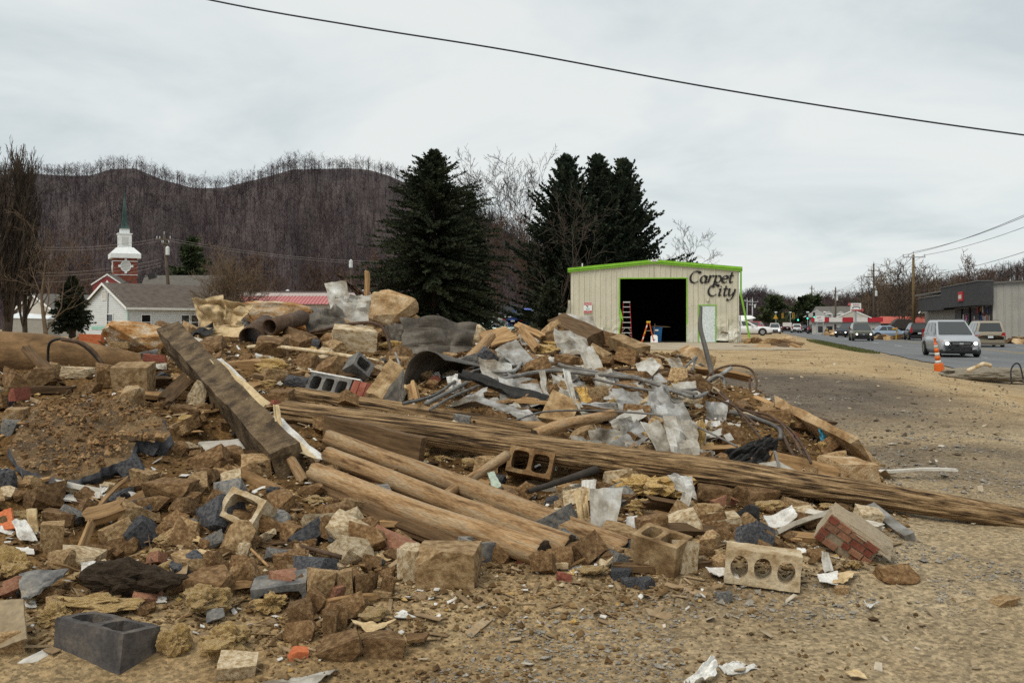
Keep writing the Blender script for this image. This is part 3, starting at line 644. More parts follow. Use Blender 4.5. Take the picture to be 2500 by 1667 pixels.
for s in (-1, 1):
    for (z0, z1, y0) in ((-.02, .12, -.17), (-.12, -.025, -.13)):
        a = (0, AP); b = (s * (W2 + .14 - (.05 if z1 < 0 else 0)), EV - .01)
        tr.prism([(a[0], a[1] + z0), (b[0], b[1] + z0), (b[0], b[1] + z1), (a[0], a[1] + z1)], y0, -.055)
tr.build('roof_trim', GREEN, cc)
for s in (-1, 1):
    MB().bx(s * (W2 + .02), s * (W2 + .16), -.05, DEP, EV - .12, EV + .1).build('gutter', GREEN, cc) if s > 0 else MB().bx(-(W2 + .16), -(W2 + .02), -.05, DEP, EV - .12, EV + .1).build('gutter', GREEN, cc)
pl = MB().bx(-.19, .19, -.185, -.172, AP - .0, AP + .11).build('name_plate', flat('plate_white', (.75, .75, .72)), cc)
MB().bx(-.12, .12, -.189, -.186, AP + .035, AP + .075).build('print_mark', flat('plate_grey', (.25, .25, .25)), pl)
MB().lathe([(.035, 0), (.035, .34)], 8, (-4.1, 1.0, EV + .1)).build('vent_pipe', flat('pipe_white', (.7, .7, .68)), cc)
t = MB(); t.bx(DX0 - .05, DX0 + .01, -.06, .02, 1.7, DH + .03); t.bx(DX1 - .01, DX1 + .05, -.06, .02, .02, DH + .03); t.bx(DX0 + .013, DX1 - .013, -.058, .02, DH - .02, DH + .04)
t.tube([(DX0 - .02, -.03, 1.7), (DX0 + .05, -.12, 1.2), (DX0 - .02, -.2, .7), (DX0 + .0, -.12, .02)], .04, 4); t.build('bay_door_frame', GREEN, cc)
MB().quad((DX0, -.1, 1.45), (DX0 + .02, -.1, 1.95), (DX0 + .06, -.08, 1.85), (DX0 + .2, -.14, 1.2)).build('torn_trim', GREEN, cc)
d = MB().bx(EX0 + .05, EX1 - .05, -.02, .02, .03, EH - .05).build('door', M('door_pale_blue', [(.55, .62, .63), (.62, .68, .69)], scale=1.5, rough=.4, bump=0, rnd=0), cc)
MB().bx(EX1 - .13, EX1 - .09, -.06, -.02, .98, 1.02).build('handle', flat('steel', (.4, .4, .4), .3, 1), d)
for hz in (.35, 1.1, 1.85): MB().bx(EX1 - .058, EX1 - .04, -.03, -.02, hz, hz + .1).build('hinge', flat('steel', (.4, .4, .4), .3, 1), d)
MB().bx(EX0 - .01, EX0 + .045, -.05, .02, .02, EH).bx(EX1 - .045, EX1 + .01, -.05, .02, .02, EH).bx(EX0 + .047, EX1 - .047, -.048, .02, EH - .045, EH + .01).build('door_frame', GREEN, cc)
lp = MB().box((2.96, -.09, 2.44), (.14, .14, .13)).build('wall_lamp', flat('lamp_body', (.55, .5, .4)), cc)
MB().lathe([(.05, -.06), (.06, 0)], 8, (2.96, -.12, 2.39)).build('lamp_glass', flat('lamp_glass', (.8, .78, .7), .2), lp)
# downspout torn loose
ds = MB(); ds.tube([(4.79, -.1, EV - .1), (4.79, -.1, 2.7)], .05, 4); ds.tube([(4.79, -.1, 2.7), (4.95, -.15, 1.9), (5.13, -.22, .9), (5.28, -.3, .12), (5.42, -.33, .1)], .052, 4)
ds.build('downspout', GREEN, cc)
MB().bx(4.72, 4.80, -.06, .0, .05, 1.5).build('corner_trim', flat('corner_grey', (.35, .37, .38)), cc)
MB().quad((-4.72, -.05, 2.35), (-4.78, -.2, 2.2), (-5.3, -.6, .75), (-4.95, -.4, .7)).quad((-4.72, -.02, 2.4), (-4.86, -.02, 2.4), (-4.9, -.02, .6), (-4.72, -.02, .5)).build('torn_side_sheet', side, cc)
for zz_, w_ in ((.62, .3), (.6, .22)):
    V = [(3.72 + i * .1, -.05 - .06 * math.sin(i * 1.3), zz_ + .02 * math.sin(i * 2.1)) for i in range(6)]
    MB().add(V + [(x, y - .09, z - .07) for x, y, z in V], [(i, i + 1, i + 7, i + 6) for i in range(5)]).build('torn_metal_flap', flat('torn_rust', (.1, .06, .035), .8), cc)
# lettering
BLK = flat('letter_black', (.012, .011, .01), .5)
def ell(cx, cy, rx, ry, a0, a1, n=22): return [(cx + rx * math.cos(R(a0 + (a1 - a0) * i / n)), cy + ry * math.sin(R(a0 + (a1 - a0) * i / n))) for i in range(n + 1)]
def smooth_pts(p, n=6):
    o = []
    for i in range(len(p) - 1):
        p0, p1, p2, p3 = p[max(i - 1, 0)], p[i], p[i + 1], p[min(i + 2, len(p) - 1)]
        for k in range(n):
            t = k / n; o.append(tuple(.5 * (2 * b + (c - a) * t + (2 * a - 5 * b + 4 * c - d) * t * t + (3 * b - a - 3 * c + d) * t ** 3) for a, b, c, d in zip(p0, p1, p2, p3)))
    return o + [p[-1]]
GL = {'C': (.92, [ell(.46, .5, .43, .5, 38, 318), [(.80, .81), (.80, 1.0)]]), 'a': (.68, [ell(.28, .3, .24, .3, 0, 360), smooth_pts([(.53, .6), (.5, .12), (.57, .0), (.7, .1)])]),
      'r': (.5, [smooth_pts([(.0, .55), (.12, .6), (.1, .3), (.08, 0)]), smooth_pts([(.1, .3), (.2, .52), (.33, .61), (.45, .52)])]),
      'p': (.66, [smooth_pts([(.0, .55), (.12, .6), (.1, .2), (.08, -.36)]), ell(.34, .3, .25, .3, 150, -160), [(-.05, -.36), (.22, -.36)]]),
      'e': (.58, [[(.08, .3), (.3, .34), (.53, .36)], ell(.3, .3, .25, .3, 12, 318)]), 't': (.44, [smooth_pts([(.2, .88), (.16, .3), (.2, .04), (.3, .0), (.42, .1)]), [(.0, .58), (.4, .62)]]),
      'i': (.36, [smooth_pts([(.0, .53), (.13, .6), (.1, .15), (.16, .0), (.3, .1)]), [(.12, .78), (.14, .86)]]), 'y': (.66, [smooth_pts([(.0, .53), (.1, .6), (.1, .2), (.2, .03), (.36, .08), (.5, .3)]), smooth_pts([(.58, .6), (.54, .15), (.42, -.24), (.2, -.38), (.04, -.28)])])}
def lettering(word, x, z, cap, nm):
    for ch in word:
        adv, strokes = GL[ch]; m = MB()
        for s in strokes:
            n = len(s); V = []
            for i, (u, v) in enumerate(s):
                a = s[max(i - 1, 0)]; b = s[min(i + 1, n - 1)]; dx, dz = b[0] - a[0] + .22 * (b[1] - a[1]), b[1] - a[1]; l = math.hypot(dx, dz) + 1e-9; dx /= l; dz /= l
                hw = .032 + .068 * abs(dx * math.sin(R(28)) - dz * math.cos(R(28)) * 1.0) ** 1.3
                cx, czz = x + (u + .22 * v) * cap, z + v * cap; nx, nz = -dz * hw * cap, dx * hw * cap
                V += [(cx - nx, -.062, czz - nz), (cx + nx, -.062, czz + nz), (cx + nx, -.045, czz + nz), (cx - nx, -.045, czz - nz)]
            Fq = [(4 * i + j, 4 * i + (j + 1) % 4, 4 * i + 4 + (j + 1) % 4, 4 * i + 4 + j) for i in range(n - 1) for j in range(4)] + [(3, 2, 1, 0), tuple(4 * (n - 1) + j for j in range(4))]
            m.add(V, Fq)
        m.build('letter', BLK, cc); x += adv * cap
lettering('Carpet', 1.93, 3.36, .64, 'letter'); lettering('City', 2.93, 2.62, .64, 'letter')
# warning sign
ws = thing('warning_sign', 'red and white warning sign with camera picture on the metal wall', 'sign', cc.matrix_basis @ Vector((-3.73, -.075, 1.97)), R(-7))
RED = flat('sign_red', (.42, .012, .018)); WHT = flat('sign_white', (.72, .73, .72)); CYA = flat('sign_teal', (.25, .45, .5))
MB().bx(-.235, .235, 0, .02, -.31, .31).build('panel', WHT, ws)
b1 = MB().bx(-.222, .222, -.004, -.001, .155, .297).build('top_band', RED, ws); b2 = MB().bx(-.222, .222, -.004, -.001, -.297, -.165).build('bottom_band', RED, ws)
text('lettering', 'WARNING', .115, WHT, ws, (0, -.006, .225)); text('lettering', '24 HOUR', .07, WHT, ws, (0, -.006, -.2)); text('lettering', 'VIDEO RECORDING', .042, WHT, ws, (0, -.006, -.26))
MB().box((-.03, -.005, .09), (.12, .006, .05), (0, R(18), 0)).bx(-.03, -.01, -.008, -.003, .0, .07).build('camera_picture', BLK, ws)
MB().bx(-.13, .13, -.005, -.002, -.06, -.035).bx(-.1, .1, -.005, -.002, -.1, -.08).bx(-.12, .12, -.005, -.002, -.14, -.125).build('print_lines', CYA, ws)
# things at the bay door
def ccp(x, y, z): return cc.matrix_basis @ Vector((x, y, z))
LR = flat('ladder_red', (.22, .012, .02), .4); AL = flat('aluminium', (.6, .6, .58), .35, .6); ORA = M('ladder_orange', [(.55, .09, .015), (.62, .13, .02)], scale=6, rough=.4, bump=0, rnd=0); YEL = flat('ladder_yellow', (.6, .4, .04), .4); WS = flat('sticker_white', (.7, .7, .68))
ld = thing('step_ladder', 'tall red step ladder with pale rungs standing in the bay door', 'ladder', ccp(-1.54, -.22, .012), R(-7))
for s in (-1, 1):
    MB().tube([(s * .295, -.02, 0), (s * .18, .22, 2.25)], .028, 4).build('rail', LR, ld); MB().tube([(s * .27, .62, 0), (s * .17, .26, 2.2)], .018, 4).build('rear_rail', LR, ld)
for k in range(7):
    f = (k + .85) / 7.7; w = .295 - .115 * f; z = 2.25 * f; y = -.02 + .24 * f
    MB().bx(-w, w, y - .04, y + .04, z - .02, z + .02).build('rung', AL, ld)
    if k in (1, 2):
        for s in (-1, 1): MB().tube([(s * w, y, z - .2), (s * (w - .16), y, z - .03)], .014, 4).build('brace', AL, ld)
MB().bx(-.2, .2, .14, .32, 2.24, 2.3).build('top_cap', AL, ld)
l2 = thing('step_ladder', 'small orange step ladder seen side-on with yellow cap', 'ladder', ccp(-.33, -.1, .012), R(-7))
for y in (-.2, .2):
    MB().tube([(-.36, y, 0), (-.02, y * .55, 1.12)], .04, 4).build('rail', ORA, l2); MB().tube([(.32, y, 0), (.06, y * .55, 1.12)], .03, 4).build('rear_rail', ORA, l2)
    for f0 in (.22, .5, .8):
        MB().box((-.36 + .34 * f0, y - .045 + (.0), 1.12 * f0 + (.0)), (.05, .012, .14), (0, R(17), 0)).build('sticker', WS if f0 != .5 else YEL, l2)
MB().bx(-.1, .12, -.16, .16, 1.1, 1.2).build('top_cap', YEL, l2)
for f in (.2, .45, .7): MB().bx(-.36 + .34 * f - .04, -.36 + .34 * f + .04, -.18, .18, 1.12 * f - .015, 1.12 * f + .015).build('step', ORA, l2)
MB().tube([(-.16, -.15, .66), (.17, -.15, .66)], .012, 5).build('spreader', AL, l2)
bn = thing('bin', 'tall blue plastic bin behind the orange ladder', 'bin', ccp(.2, .42, .04), R(-7))
m = MB(); n_ = 4
V = [(-.2, -.18, 0), (.2, -.18, 0), (.2, .18, 0), (-.2, .18, 0), (-.26, -.23, .8), (.26, -.23, .8), (.26, .23, .8), (-.26, .23, .8)]
m.add(V, [(0, 3, 2, 1), (0, 1, 5, 4), (1, 2, 6, 5), (2, 3, 7, 6), (3, 0, 4, 7)]); m.build('body', M('bin_blue', [(.008, .07, .19), (.012, .1, .26)], bump=0, rnd=0, rough=.4), bn)
MB().bx(-.28, .28, -.25, -.2, .76, .82).bx(-.28, .28, .2, .25, .76, .82).bx(-.28, -.23, -.2, .2, .76, .82).bx(.23, .28, -.2, .2, .76, .82).build('rim', MATS['bin_blue'], bn)
MB().bx(-.15, .05, -.245, -.236, .62, .7).build('label', WS, bn)
MB().tube([(-.35, .0, .86), (-.05, .02, .88), (.3, -.02, .85), (.72, .0, .835)], [.02, .028, .03, .015], 6).build('branch', BARKS['tan'], None, loc=ccp(.2, .42, .04), rot=(0, 0, R(-7)))
tag(bpy.data.objects['branch'], 'bare crooked stick lying across the blue bin', 'stick')
sc_ = thing('scoop_shovel', 'white scoop shovel blade leaning on the orange ladder', 'shovel', ccp(.0, -.32, .015), R(-7))
MB().add([(-.2, 0, 0), (.2, 0, 0), (.19, .08, .34), (.12, .1, .42), (-.12, .1, .42), (-.19, .08, .34), (-.2, .02, 0), (.2, .02, 0), (.19, .1, .34), (.12, .12, .42), (-.12, .12, .42), (-.19, .1, .34)], [(0, 1, 2, 3, 4, 5), (11, 10, 9, 8, 7, 6), (0, 6, 7, 1), (1, 7, 8, 2), (2, 8, 9, 3), (3, 9, 10, 4), (4, 10, 11, 5), (5, 11, 6, 0)]).build('blade', WHT, sc_)
MB().tube([(0, .1, .36), (.05, .35, 1.05)], .016, 6).build('shaft', BARKS['tan'], sc_); MB().bx(-.04, .05, .02, .035, .12, .18).build('sticker', flat('blu', (.1, .1, .25)), sc_)

# ------------------------------------------------------------------ white house, church, far left
def siding_mat(name, c, w=.13):
    m = M(name, [tuple(x * .88 for x in c), c], scale=1.2, rough=.6, bump=0, rnd=0, fine=.06); return m
WSID = siding_mat('white_siding', (.60, .63, .64)); WTRIM = flat('white_trim', (.72, .73, .72)); SHING = M('brown_shingle', [(.07, .055, .046), (.105, .085, .07), (.13, .108, .09)], scale=2.5, bump=.3, bscale=8, rnd=0); PANE = glassy('window_glass', (.012, .013, .015))
def window(parent, O, ux, n, x0, x1, z0, z1, split=True, mat=None):
    """flat window on wall: O origin, ux along the wall, n outward normal"""
    O = Vector(O); ux = Vector(ux); n = Vector(n); uz = Vector((0, 0, 1))
    def bxx(m, a, b, c, d, t0, t1):
        pts = [O + ux * x + uz * z + n * t for t in (t0, t1) for x, z in ((a, c), (b, c), (b, d), (a, d))]
        m.add(pts, [(0, 1, 2, 3), (7, 6, 5, 4), (0, 4, 5, 1), (1, 5, 6, 2), (2, 6, 7, 3), (3, 7, 4, 0)])
    m = MB(); bxx(m, x0, x1, z0, z1, .005, .02); w = m.build('window', PANE if mat is None else mat, parent)
    f = MB(); t = .07
    bxx(f, x0 - t, x0, z0 - t, z1 + t, .0, .05); bxx(f, x1, x1 + t, z0 - t, z1 + t, .0, .05); bxx(f, x0, x1, z1, z1 + t, .0, .048); bxx(f, x0, x1, z0 - t, z0, .0, .048)
    if split: bxx(f, x0, x1, (z0 + z1) / 2 - .025, (z0 + z1) / 2 + .025, .02, .045)
    f.build('frame', WTRIM, w); return w
def gable_house(name, label, corner, a, wg, ln, hw, hr, wall, roofm, sid=.15, cat='house', over=.25, trim=None):
    """corner: nearest wall corner; gable wall runs wg along u (left/back), long wall runs ln along v"""
    u = Vector((-math.cos(a), math.sin(a), 0)); v = Vector((math.sin(a), math.cos(a), 0))
    t = thing(name, label, cat, corner)
    nu, nv = -v, -u
    m = MB(); pts = [Vector((0, 0, 0)), u * wg, u * wg + v * ln, v * ln]
    up = Vector((0, 0, hw)); ap = Vector((0, 0, hw + hr))
    g0, g1 = u * wg * .5, u * wg * .5 + v * ln
    m.add(pts + [p + up for p in pts] + [g0 + ap, g1 + ap], [(0, 1, 5, 8, 4), (1, 2, 6, 5), (2, 3, 7, 9, 6), (3, 0, 4, 7)])
    m.build('wall', wall, t)
    if sid:      # lapped boards
        k = 0; z = .1
        while z < hw + hr - .1:
            f = 1 if z < hw else 1 - (z - hw) / hr
            a0, a1 = u * wg * (.5 - .5 * f), u * wg * (.5 + .5 * f)
            b = MB(); q = [a0 + nu * .0, a1 + nu * .0]; zz1 = z + sid - .012
            b.add([q[0] + nu * .03 + Vector((0, 0, z)), q[1] + nu * .03 + Vector((0, 0, z)), q[1] + nu * .008 + Vector((0, 0, zz1)), q[0] + nu * .008 + Vector((0, 0, zz1)), q[0] + Vector((0, 0, z)), q[1] + Vector((0, 0, z))], [(0, 1, 2, 3), (0, 4, 5, 1)]); b.build('siding_board', wall, t)
            if z < hw - .1:
                b = MB(); b.add([nv * .03 + Vector((0, 0, z)), v * ln + nv * .03 + Vector((0, 0, z)), v * ln + nv * .008 + Vector((0, 0, zz1)), nv * .008 + Vector((0, 0, zz1)), Vector((0, 0, z)), v * ln + Vector((0, 0, z))], [(0, 1, 2, 3), (0, 4, 5, 1)]); b.build('siding_board', wall, t)
            z += sid
    rf = MB(); o = over; sl = hr / (wg * .5)
    for s in (0, 1):
        e = (u * (-o) if s == 0 else u * (wg + o)) + Vector((0, 0, hw - sl * o)); r = u * wg * .5 + Vector((0, 0, hw + hr))
        q = [e - v * o, e + v * (ln + o), r + v * (ln + o), r - v * o]; th = Vector((0, 0, .09))
        rf.add([x + th for x in q] + [x + Vector((0, 0, .02)) for x in q], [(0, 1, 2, 3) if s == 0 else (3, 2, 1, 0), (7, 6, 5, 4) if s == 0 else (4, 5, 6, 7), (0, 4, 5, 1), (3, 7, 4, 0), (1, 5, 6, 2)])
    rr = rf.build('roof', roofm, t)
    tb = MB()
    for s in (0, 1):
        e = (u * (-o) if s == 0 else u * (wg + o)) + Vector((0, 0, hw - sl * o)); r = u * wg * .5 + Vector((0, 0, hw + hr)); d = -v * (o + .03)
        tb.add([e + d + Vector((0, 0, .1)), r + d + Vector((0, 0, .1)), r + d - Vector((0, 0, .12)), e + d - Vector((0, 0, .12))], [(0, 1, 2, 3)])
    e = u * (-o - .02) + Vector((0, 0, hw - sl * o)); tb.add([e - v * o + Vector((0, 0, .09)), e + v * (ln + o) + Vector((0, 0, .09)), e + v * (ln + o) - Vector((0, 0, .08)), e - v * o - Vector((0, 0, .08))], [(0, 1, 2, 3)])
    tb.build('roof_edge', trim or WTRIM, rr)
    return t, u, v, nu, nv
cp = P(313, HOR, 75)
wh, u, v, nu, nv = gable_house('white_house', 'white clapboard house with brown shingle roof behind the rubble', (cp.x, 75, .35), R(42), 7.4, 10.5, 2.5, 1.85, WSID, SHING)
window(wh, nu * .03, u, nu, 2.35, 3.3, .85, 1.95); window(wh, nv * .03, v, nv, 1.05, 1.75, .8, 1.9)
window(wh, nv * .03, v, nv, 4.35, 5.0, .8, 1.9); window(wh, nv * .03, v, nv, 5.2, 5.8, .8, 1.9)
dr = MB(); q = [nv * .05 + v * 6.2, nv * .05 + v * 6.95]; dr.add([q[0] + Vector((0, 0, .1)), q[1] + Vector((0, 0, .1)), q[1] + Vector((0, 0, 2.1)), q[0] + Vector((0, 0, 2.1))], [(0, 1, 2, 3)]); dr.build('door', WTRIM, wh)
window(wh, nv * .06, v, nv, 6.38, 6.78, 1.15, 1.9, False); window(wh, nv * .06, v, nv, 6.38, 6.78, .3, 1.0, False)
MINT = flat('mint_board', (.25, .48, .40)); m = MB(); q = [nv * .06 + v * .12, nv * .06 + v * .98]; m.add([q[0] + Vector((0, 0, .85)), q[1] + Vector((0, 0, .85)), q[1] + Vector((0, 0, 1.35)), q[0] + Vector((0, 0, 1.35))], [(0, 1, 2, 3)]); m.build('mint_panel', MINT, wh)
m = MB(); q = [nu * .06 + u * 3.4, nu * .06 + u * 5.9]; m.add([q[0] + Vector((0, 0, .8)), q[1] + Vector((0, 0, .8)), q[1] + Vector((0, 0, 1.05)), q[0] + Vector((0, 0, 1.05))], [(0, 1, 2, 3)]); m.build('mint_panel', MINT, wh)
window(wh, nu * .03, u, nu, 3.55, 4.05, 3.15, 3.75, False, flat('gable_vent', (.5, .47, .42)))
MB().tube([nv * .08 + nu * .08 + Vector((0, 0, .2)), nv * .08 + nu * .08 + Vector((0, 0, 2.35))], .04, 5).build('downspout', MINT, wh)
MB().tube([nu * .06 + u * 3.2 + Vector((0, 0, .2)), nu * .06 + u * 3.1 + Vector((0, 0, 3.6))], .03, 5).build('cable', BLK, wh)

# church
CB = M('church_brick', [(.13, .035, .022), (.19, .055, .035), (.24, .08, .055)], scale=4, bump=0, rnd=0, fine=.3); CW = flat('church_white', (.70, .73, .73)); COP = M('copper_green', [(.022, .045, .043), (.04, .075, .07), (.075, .12, .11)], scale=.8, bump=0, rnd=0); GSH = M('grey_shingle', [(.10, .092, .082), (.14, .128, .115)], scale=2, bump=0, rnd=0)
cy = 150; k = cy / F
cl = P(304, HOR, cy); ch = thing('church', 'brick church with white belfry and green copper steeple', 'church', (cl.x, cy, 0), R(27))
def Z(py): return CAMZ + (HOR - py) * k
s = 3.27 / 2
MB().bx(-s, s, -s, s, 0, Z(632)).build('tower', CB, ch)
for i in range(4):
    q = Matrix.Rotation(R(90 * i), 3, 'Z'); m = MB(); r_ = .62 if i % 2 == 0 else .5
    V = []
    for j in range(20): a = 2 * math.pi * j / 20; V.append(q @ Vector((r_ * math.cos(a), -s - .06, Z(651) + r_ * 1.15 * math.sin(a))))
    m.add(V, [tuple(range(20))]); w = m.build('round_window', flat('louver', (.5, .52, .5)), ch)
    f = MB(); ring = []
    for j in range(20):
        a = 2 * math.pi * j / 20
        for rr, yy in ((r_, -s - .05), (r_ * 1.22, -s - .05), (r_ * 1.22, -s - .12), (r_, -s - .12)): ring.append(q @ Vector((rr * math.cos(a), yy, Z(651) + rr * 1.15 * math.sin(a))))
    f.add(ring, [(4 * j + c, 4 * ((j + 1) % 20) + c, 4 * ((j + 1) % 20) + (c + 1) % 4, 4 * j + (c + 1) % 4) for j in range(20) for c in range(4)])
    for a in range(4):
        cx_, cz_ = math.cos(a * math.pi / 2) * r_ * 1.42, math.sin(a * math.pi / 2) * r_ * 1.5
        f.box(q @ Vector((cx_, -s - .085, Z(651) + cz_)), (.34, .075, .34), Euler((0, 0, R(90 * i))).to_matrix())
    f.build('keystone_frame', CW, w)
MB().bx(-s - .05, s + .05, -s - .05, s + .05, Z(640), Z(638)).build('band', CW, ch)
MB().bx(-s - .05, s + .05, -s - .05, s + .05, Z(673), Z(671.6)).build('band', CW, ch)
def frust(m, h0, h1, z0, z1, n=4, rot=R(45)):
    V = [(h * math.cos(rot + 2 * math.pi * j / n), h * math.sin(rot + 2 * math.pi * j / n), z) for h, z in ((h0, z0), (h1, z1)) for j in range(n)]
    return m.add(V, [tuple(range(n - 1, -1, -1)), tuple(range(n, 2 * n))] + [(j, (j + 1) % n, n + (j + 1) % n, n + j) for j in range(n)])
D = 1.414; m = MB(); frust(m, 2.12 * D, 2.12 * D, Z(632), Z(621)); frust(m, 2.12 * D, 1.15 * D, Z(621), Z(605)); m.build('belfry_skirt', CW, ch)
m = MB(); frust(m, .92 * D, .92 * D, Z(605), Z(573)); m.build('belfry_drum', CW, ch)
for i in range(4):
    q = Matrix.Rotation(R(90 * i), 3, 'Z'); m = MB(); V = [q @ Vector(p) for p in ((-.45, -.95, Z(600)), (.45, -.95, Z(600)), (.45, -.95, Z(580)), (-.45, -.95, Z(580)))]; m.add(V, [(0, 1, 2, 3)]); m.build('louver', flat('louver', (.5, .52, .5)), ch)
m = MB(); frust(m, 1.03 * D, 1.03 * D, Z(573), Z(570.5)); m.build('cornice', CW, ch)
m = MB(); frust(m, .66 * D, .66 * D, Z(570.5), Z(559)); m.build('upper_drum', CW, ch)
m = MB(); frust(m, .8 * D, .45 * D, Z(559), Z(552.5)); frust(m, .43 * D, .02, Z(552.5), Z(464)); sp_ = m.build('spire', COP, ch)
MB().lathe([(.05, 0), (.14, .12), (.05, .24), (.02, .5)], 8, (0, 0, Z(464) - .1)).build('finial', COP, sp_)
# nave: ridge runs to the right and back
nv_ = thing('church_nave', 'long grey shingle roofed church nave beside the brick tower', 'building', (cl.x, cy, 0), R(0))
m = MB(); m.prismx([(6, 0), (18, 0), (18, 4.2), (12, 9.3), (6, 4.2)], -1.0, 12.5); m.build('wall', CB, nv_)
rf = MB(); rf.add([(-1.3, 5.5, 3.9), (12.9, 5.5, 3.9), (12.9, 12, 9.55), (-1.3, 12, 9.55), (-1.3, 18.5, 3.9), (12.9, 18.5, 3.9)], [(0, 1, 2, 3), (3, 2, 5, 4)]); rf.build('roof', GSH, nv_)
m = MB(); m.bx(2.6, 7.0, 6.6, 8.0, 5.7, 5.85); m.bx(2.8, 6.8, 6.8, 7.8, 5.3, 5.7); m.build('roof_vent', CW, nv_)
# small front gable with white trim
fg = thing('church_porch', 'small red gable with white trim in front of the brick tower', 'building', (P(262, HOR, 143).x, 143, 0), R(8))
m = MB(); m.prism([(-2.0, 0), (2.0, 0), (2.0, Z(697)), (0, Z(675)), (-2.0, Z(697))], 0, 5); m.build('wall', flat('porch_red', (.2, .03, .03)), fg)
m = MB()
for sg in (-1, 1): m.prism([(0, Z(674)), (sg * 2.2, Z(698.5)), (sg * 2.2, Z(701.5)), (0, Z(677.5))], -.15, -.02)
m.build('white_trim', CW, fg)
m = MB()
for sg in (-1, 1): m.prism([(0, Z(673)), (sg * 2.25, Z(698)), (sg * 2.25, Z(698.8)), (0, Z(673.9))], -.1, 5.2)
m.build('roof', GSH, fg)
m = MB().prism([(-.35, Z(698)), (.35, Z(698)), (0, Z(689))], -.12, -.05); m.build('gable_light', CW, fg)
# long pink roofed building
PINK = M('pink_metal_roof', [(.42, .16, .16), (.50, .2, .2)], scale=1, bump=0, rnd=0, fine=.1); kk = 118 / F
pk = thing('long_shed', 'long low building with pink metal roof behind the rubble', 'building', (P(720, HOR, 118).x, 118, 0))
MB().bx(-8, 10.5, 0, 9, 0, 3.9).build('wall', flat('beige_wall', (.4, .37, .33)), pk)
m = MB(); m.add([(-8.3, -.4, 3.95), (10.8, -.4, 3.95), (10.8, 3.4, 5.0), (-8.3, 3.4, 5.0)], [(0, 1, 2, 3)]); r_ = m.build('roof', PINK, pk)
for i in range(46): MB().add([(-8.2 + .42 * i, -.42, 3.97), (-8.16 + .42 * i, -.42, 3.97), (-8.16 + .42 * i, 3.38, 5.06), (-8.2 + .42 * i, 3.38, 5.06), (-8.18 + .42 * i, -.42, 4.02), (-8.18 + .42 * i, 3.38, 5.1)], [(0, 1, 4), (0, 4, 5, 3), (1, 2, 5, 4)]).build('roof_seam', PINK, r_)
MB().bx(-8.4, 10.9, 3.4, 3.6, 5.0, 5.45).build('parapet', flat('white_parapet', (.6, .6, .57)), pk); MB().bx(-8.4, 10.9, 3.35, 3.65, 5.45, 5.6).build('parapet_cap', flat('dark_cap', (.1, .09, .085)), pk)
for x in (-2, 7.4): MB().lathe([(.18, 0), (.18, .3), (.28, .32), (.05, .45)], 8, (x, 5, 5.4)).build('roof_vent', CW, pk)
# grey house next to it and far-left buildings
cp = P(668, HOR, 92); gh, u, v, nu, nv = gable_house('grey_roofed_house', 'low grey shingle roofed house between the shrub and the boulders', (cp.x, 92, .2), R(30), 6, 9, 2.0, .95, WSID, GSH, 0)
cp = P(128, HOR, 84); lh, u, v, nu, nv = gable_house('cream_house', 'cream house with grey roof behind the narrow bare trees', (cp.x, 84, .3), R(35), 5.5, 8, 2.6, 1.2, flat('cream_wall', (.5, .48, .44)), GSH, 0)
window(lh, nu * .02, u, nu, .5, 1.4, 1.2, 1.9, False); window(lh, nu * .02, u, nu, 2.6, 4.2, 1.3, 1.8, False)
tl = thing('box_trailer', 'pale grey box trailer with white sloping top beside the narrow trees', 'trailer', (P(62, HOR, 66).x, 66, .4), R(5))
MB().add([(-1.35, 0, .25), (1.5, 0, .25), (1.4, 0, 1.5), (-1.2, 0, 1.55), (-1.35, 2.2, .25), (1.5, 2.2, .25), (1.4, 2.2, 1.5), (-1.2, 2.2, 1.55)], [(0, 1, 2, 3), (7, 6, 5, 4), (1, 5, 6, 2), (0, 3, 7, 4), (0, 4, 5, 1)]).build('body', flat('trailer_grey', (.33, .32, .29)), tl)
MB().add([(-1.3, -.05, 1.56), (1.46, -.05, 1.5), (1.3, 1.1, 1.72), (-.8, 1.1, 1.95), (1.46, 2.25, 1.5), (-1.3, 2.25, 1.56)], [(0, 1, 2, 3), (3, 2, 4, 5), (0, 3, 5), (1, 4, 2)]).build('top', flat('trailer_white', (.66, .69, .7)), tl)
for x in (-.6, .6): MB().prism([(x + .27 * math.cos(a * math.pi / 6), .25 + .27 * math.sin(a * math.pi / 6)) for a in range(12)], .1, .3).build('wheel', BLK, tl)
# house and yellow house behind the spruce
cp = P(1293, HOR, 100); dh, u, v, nu, nv = gable_house('dark_roofed_house', 'dark brown house with black roof and white porch posts behind the blue pickup', (cp.x, 100, .3), R(4), 5.2, 5, 1.9, .05, flat('brown_wall', (.05, .035, .028)), BLK, 0)
m = MB(); m.add([(-.3 + .5, -.4, 1.85), (-5.0, -.4, 1.85), (-4.0, 3, 3.3), (-.1, 3, 3.3)], [(0, 1, 2, 3)]); m.build('front_roof', M('black_shingle', [(.03, .03, .033), (.05, .05, .055)], bump=0, rnd=0), dh)
m = MB(); m.bx(-5.0, .2, -.46, -.38, 1.76, 1.88); m.tube([(.25, -.42, 1.85), (.9, -.42, 2.15)], .05, 4); m.build('fascia', WTRIM, dh)
for x in (-4.5, -3.75, -2.3, -1.6): MB().bx(x, x + .16, -.3, -.14, 0, 1.78).build('porch_post', WTRIM, dh)
yh = thing('yellow_house', 'pale yellow clapboard house seen under the spruce branches', 'house', (P(1140, HOR, 90).x, 90, .3))
MB().bx(-2.6, 2.3, 0, 6, 0, 2.1).build('wall', flat('yellow_wall', (.50, .44, .25)), yh); MB().prism([(-2.9, 2.1), (2.6, 2.1), (2.2, 2.9), (-2.5, 2.9)], -.3, 6.3).build('roof', GSH, yh)
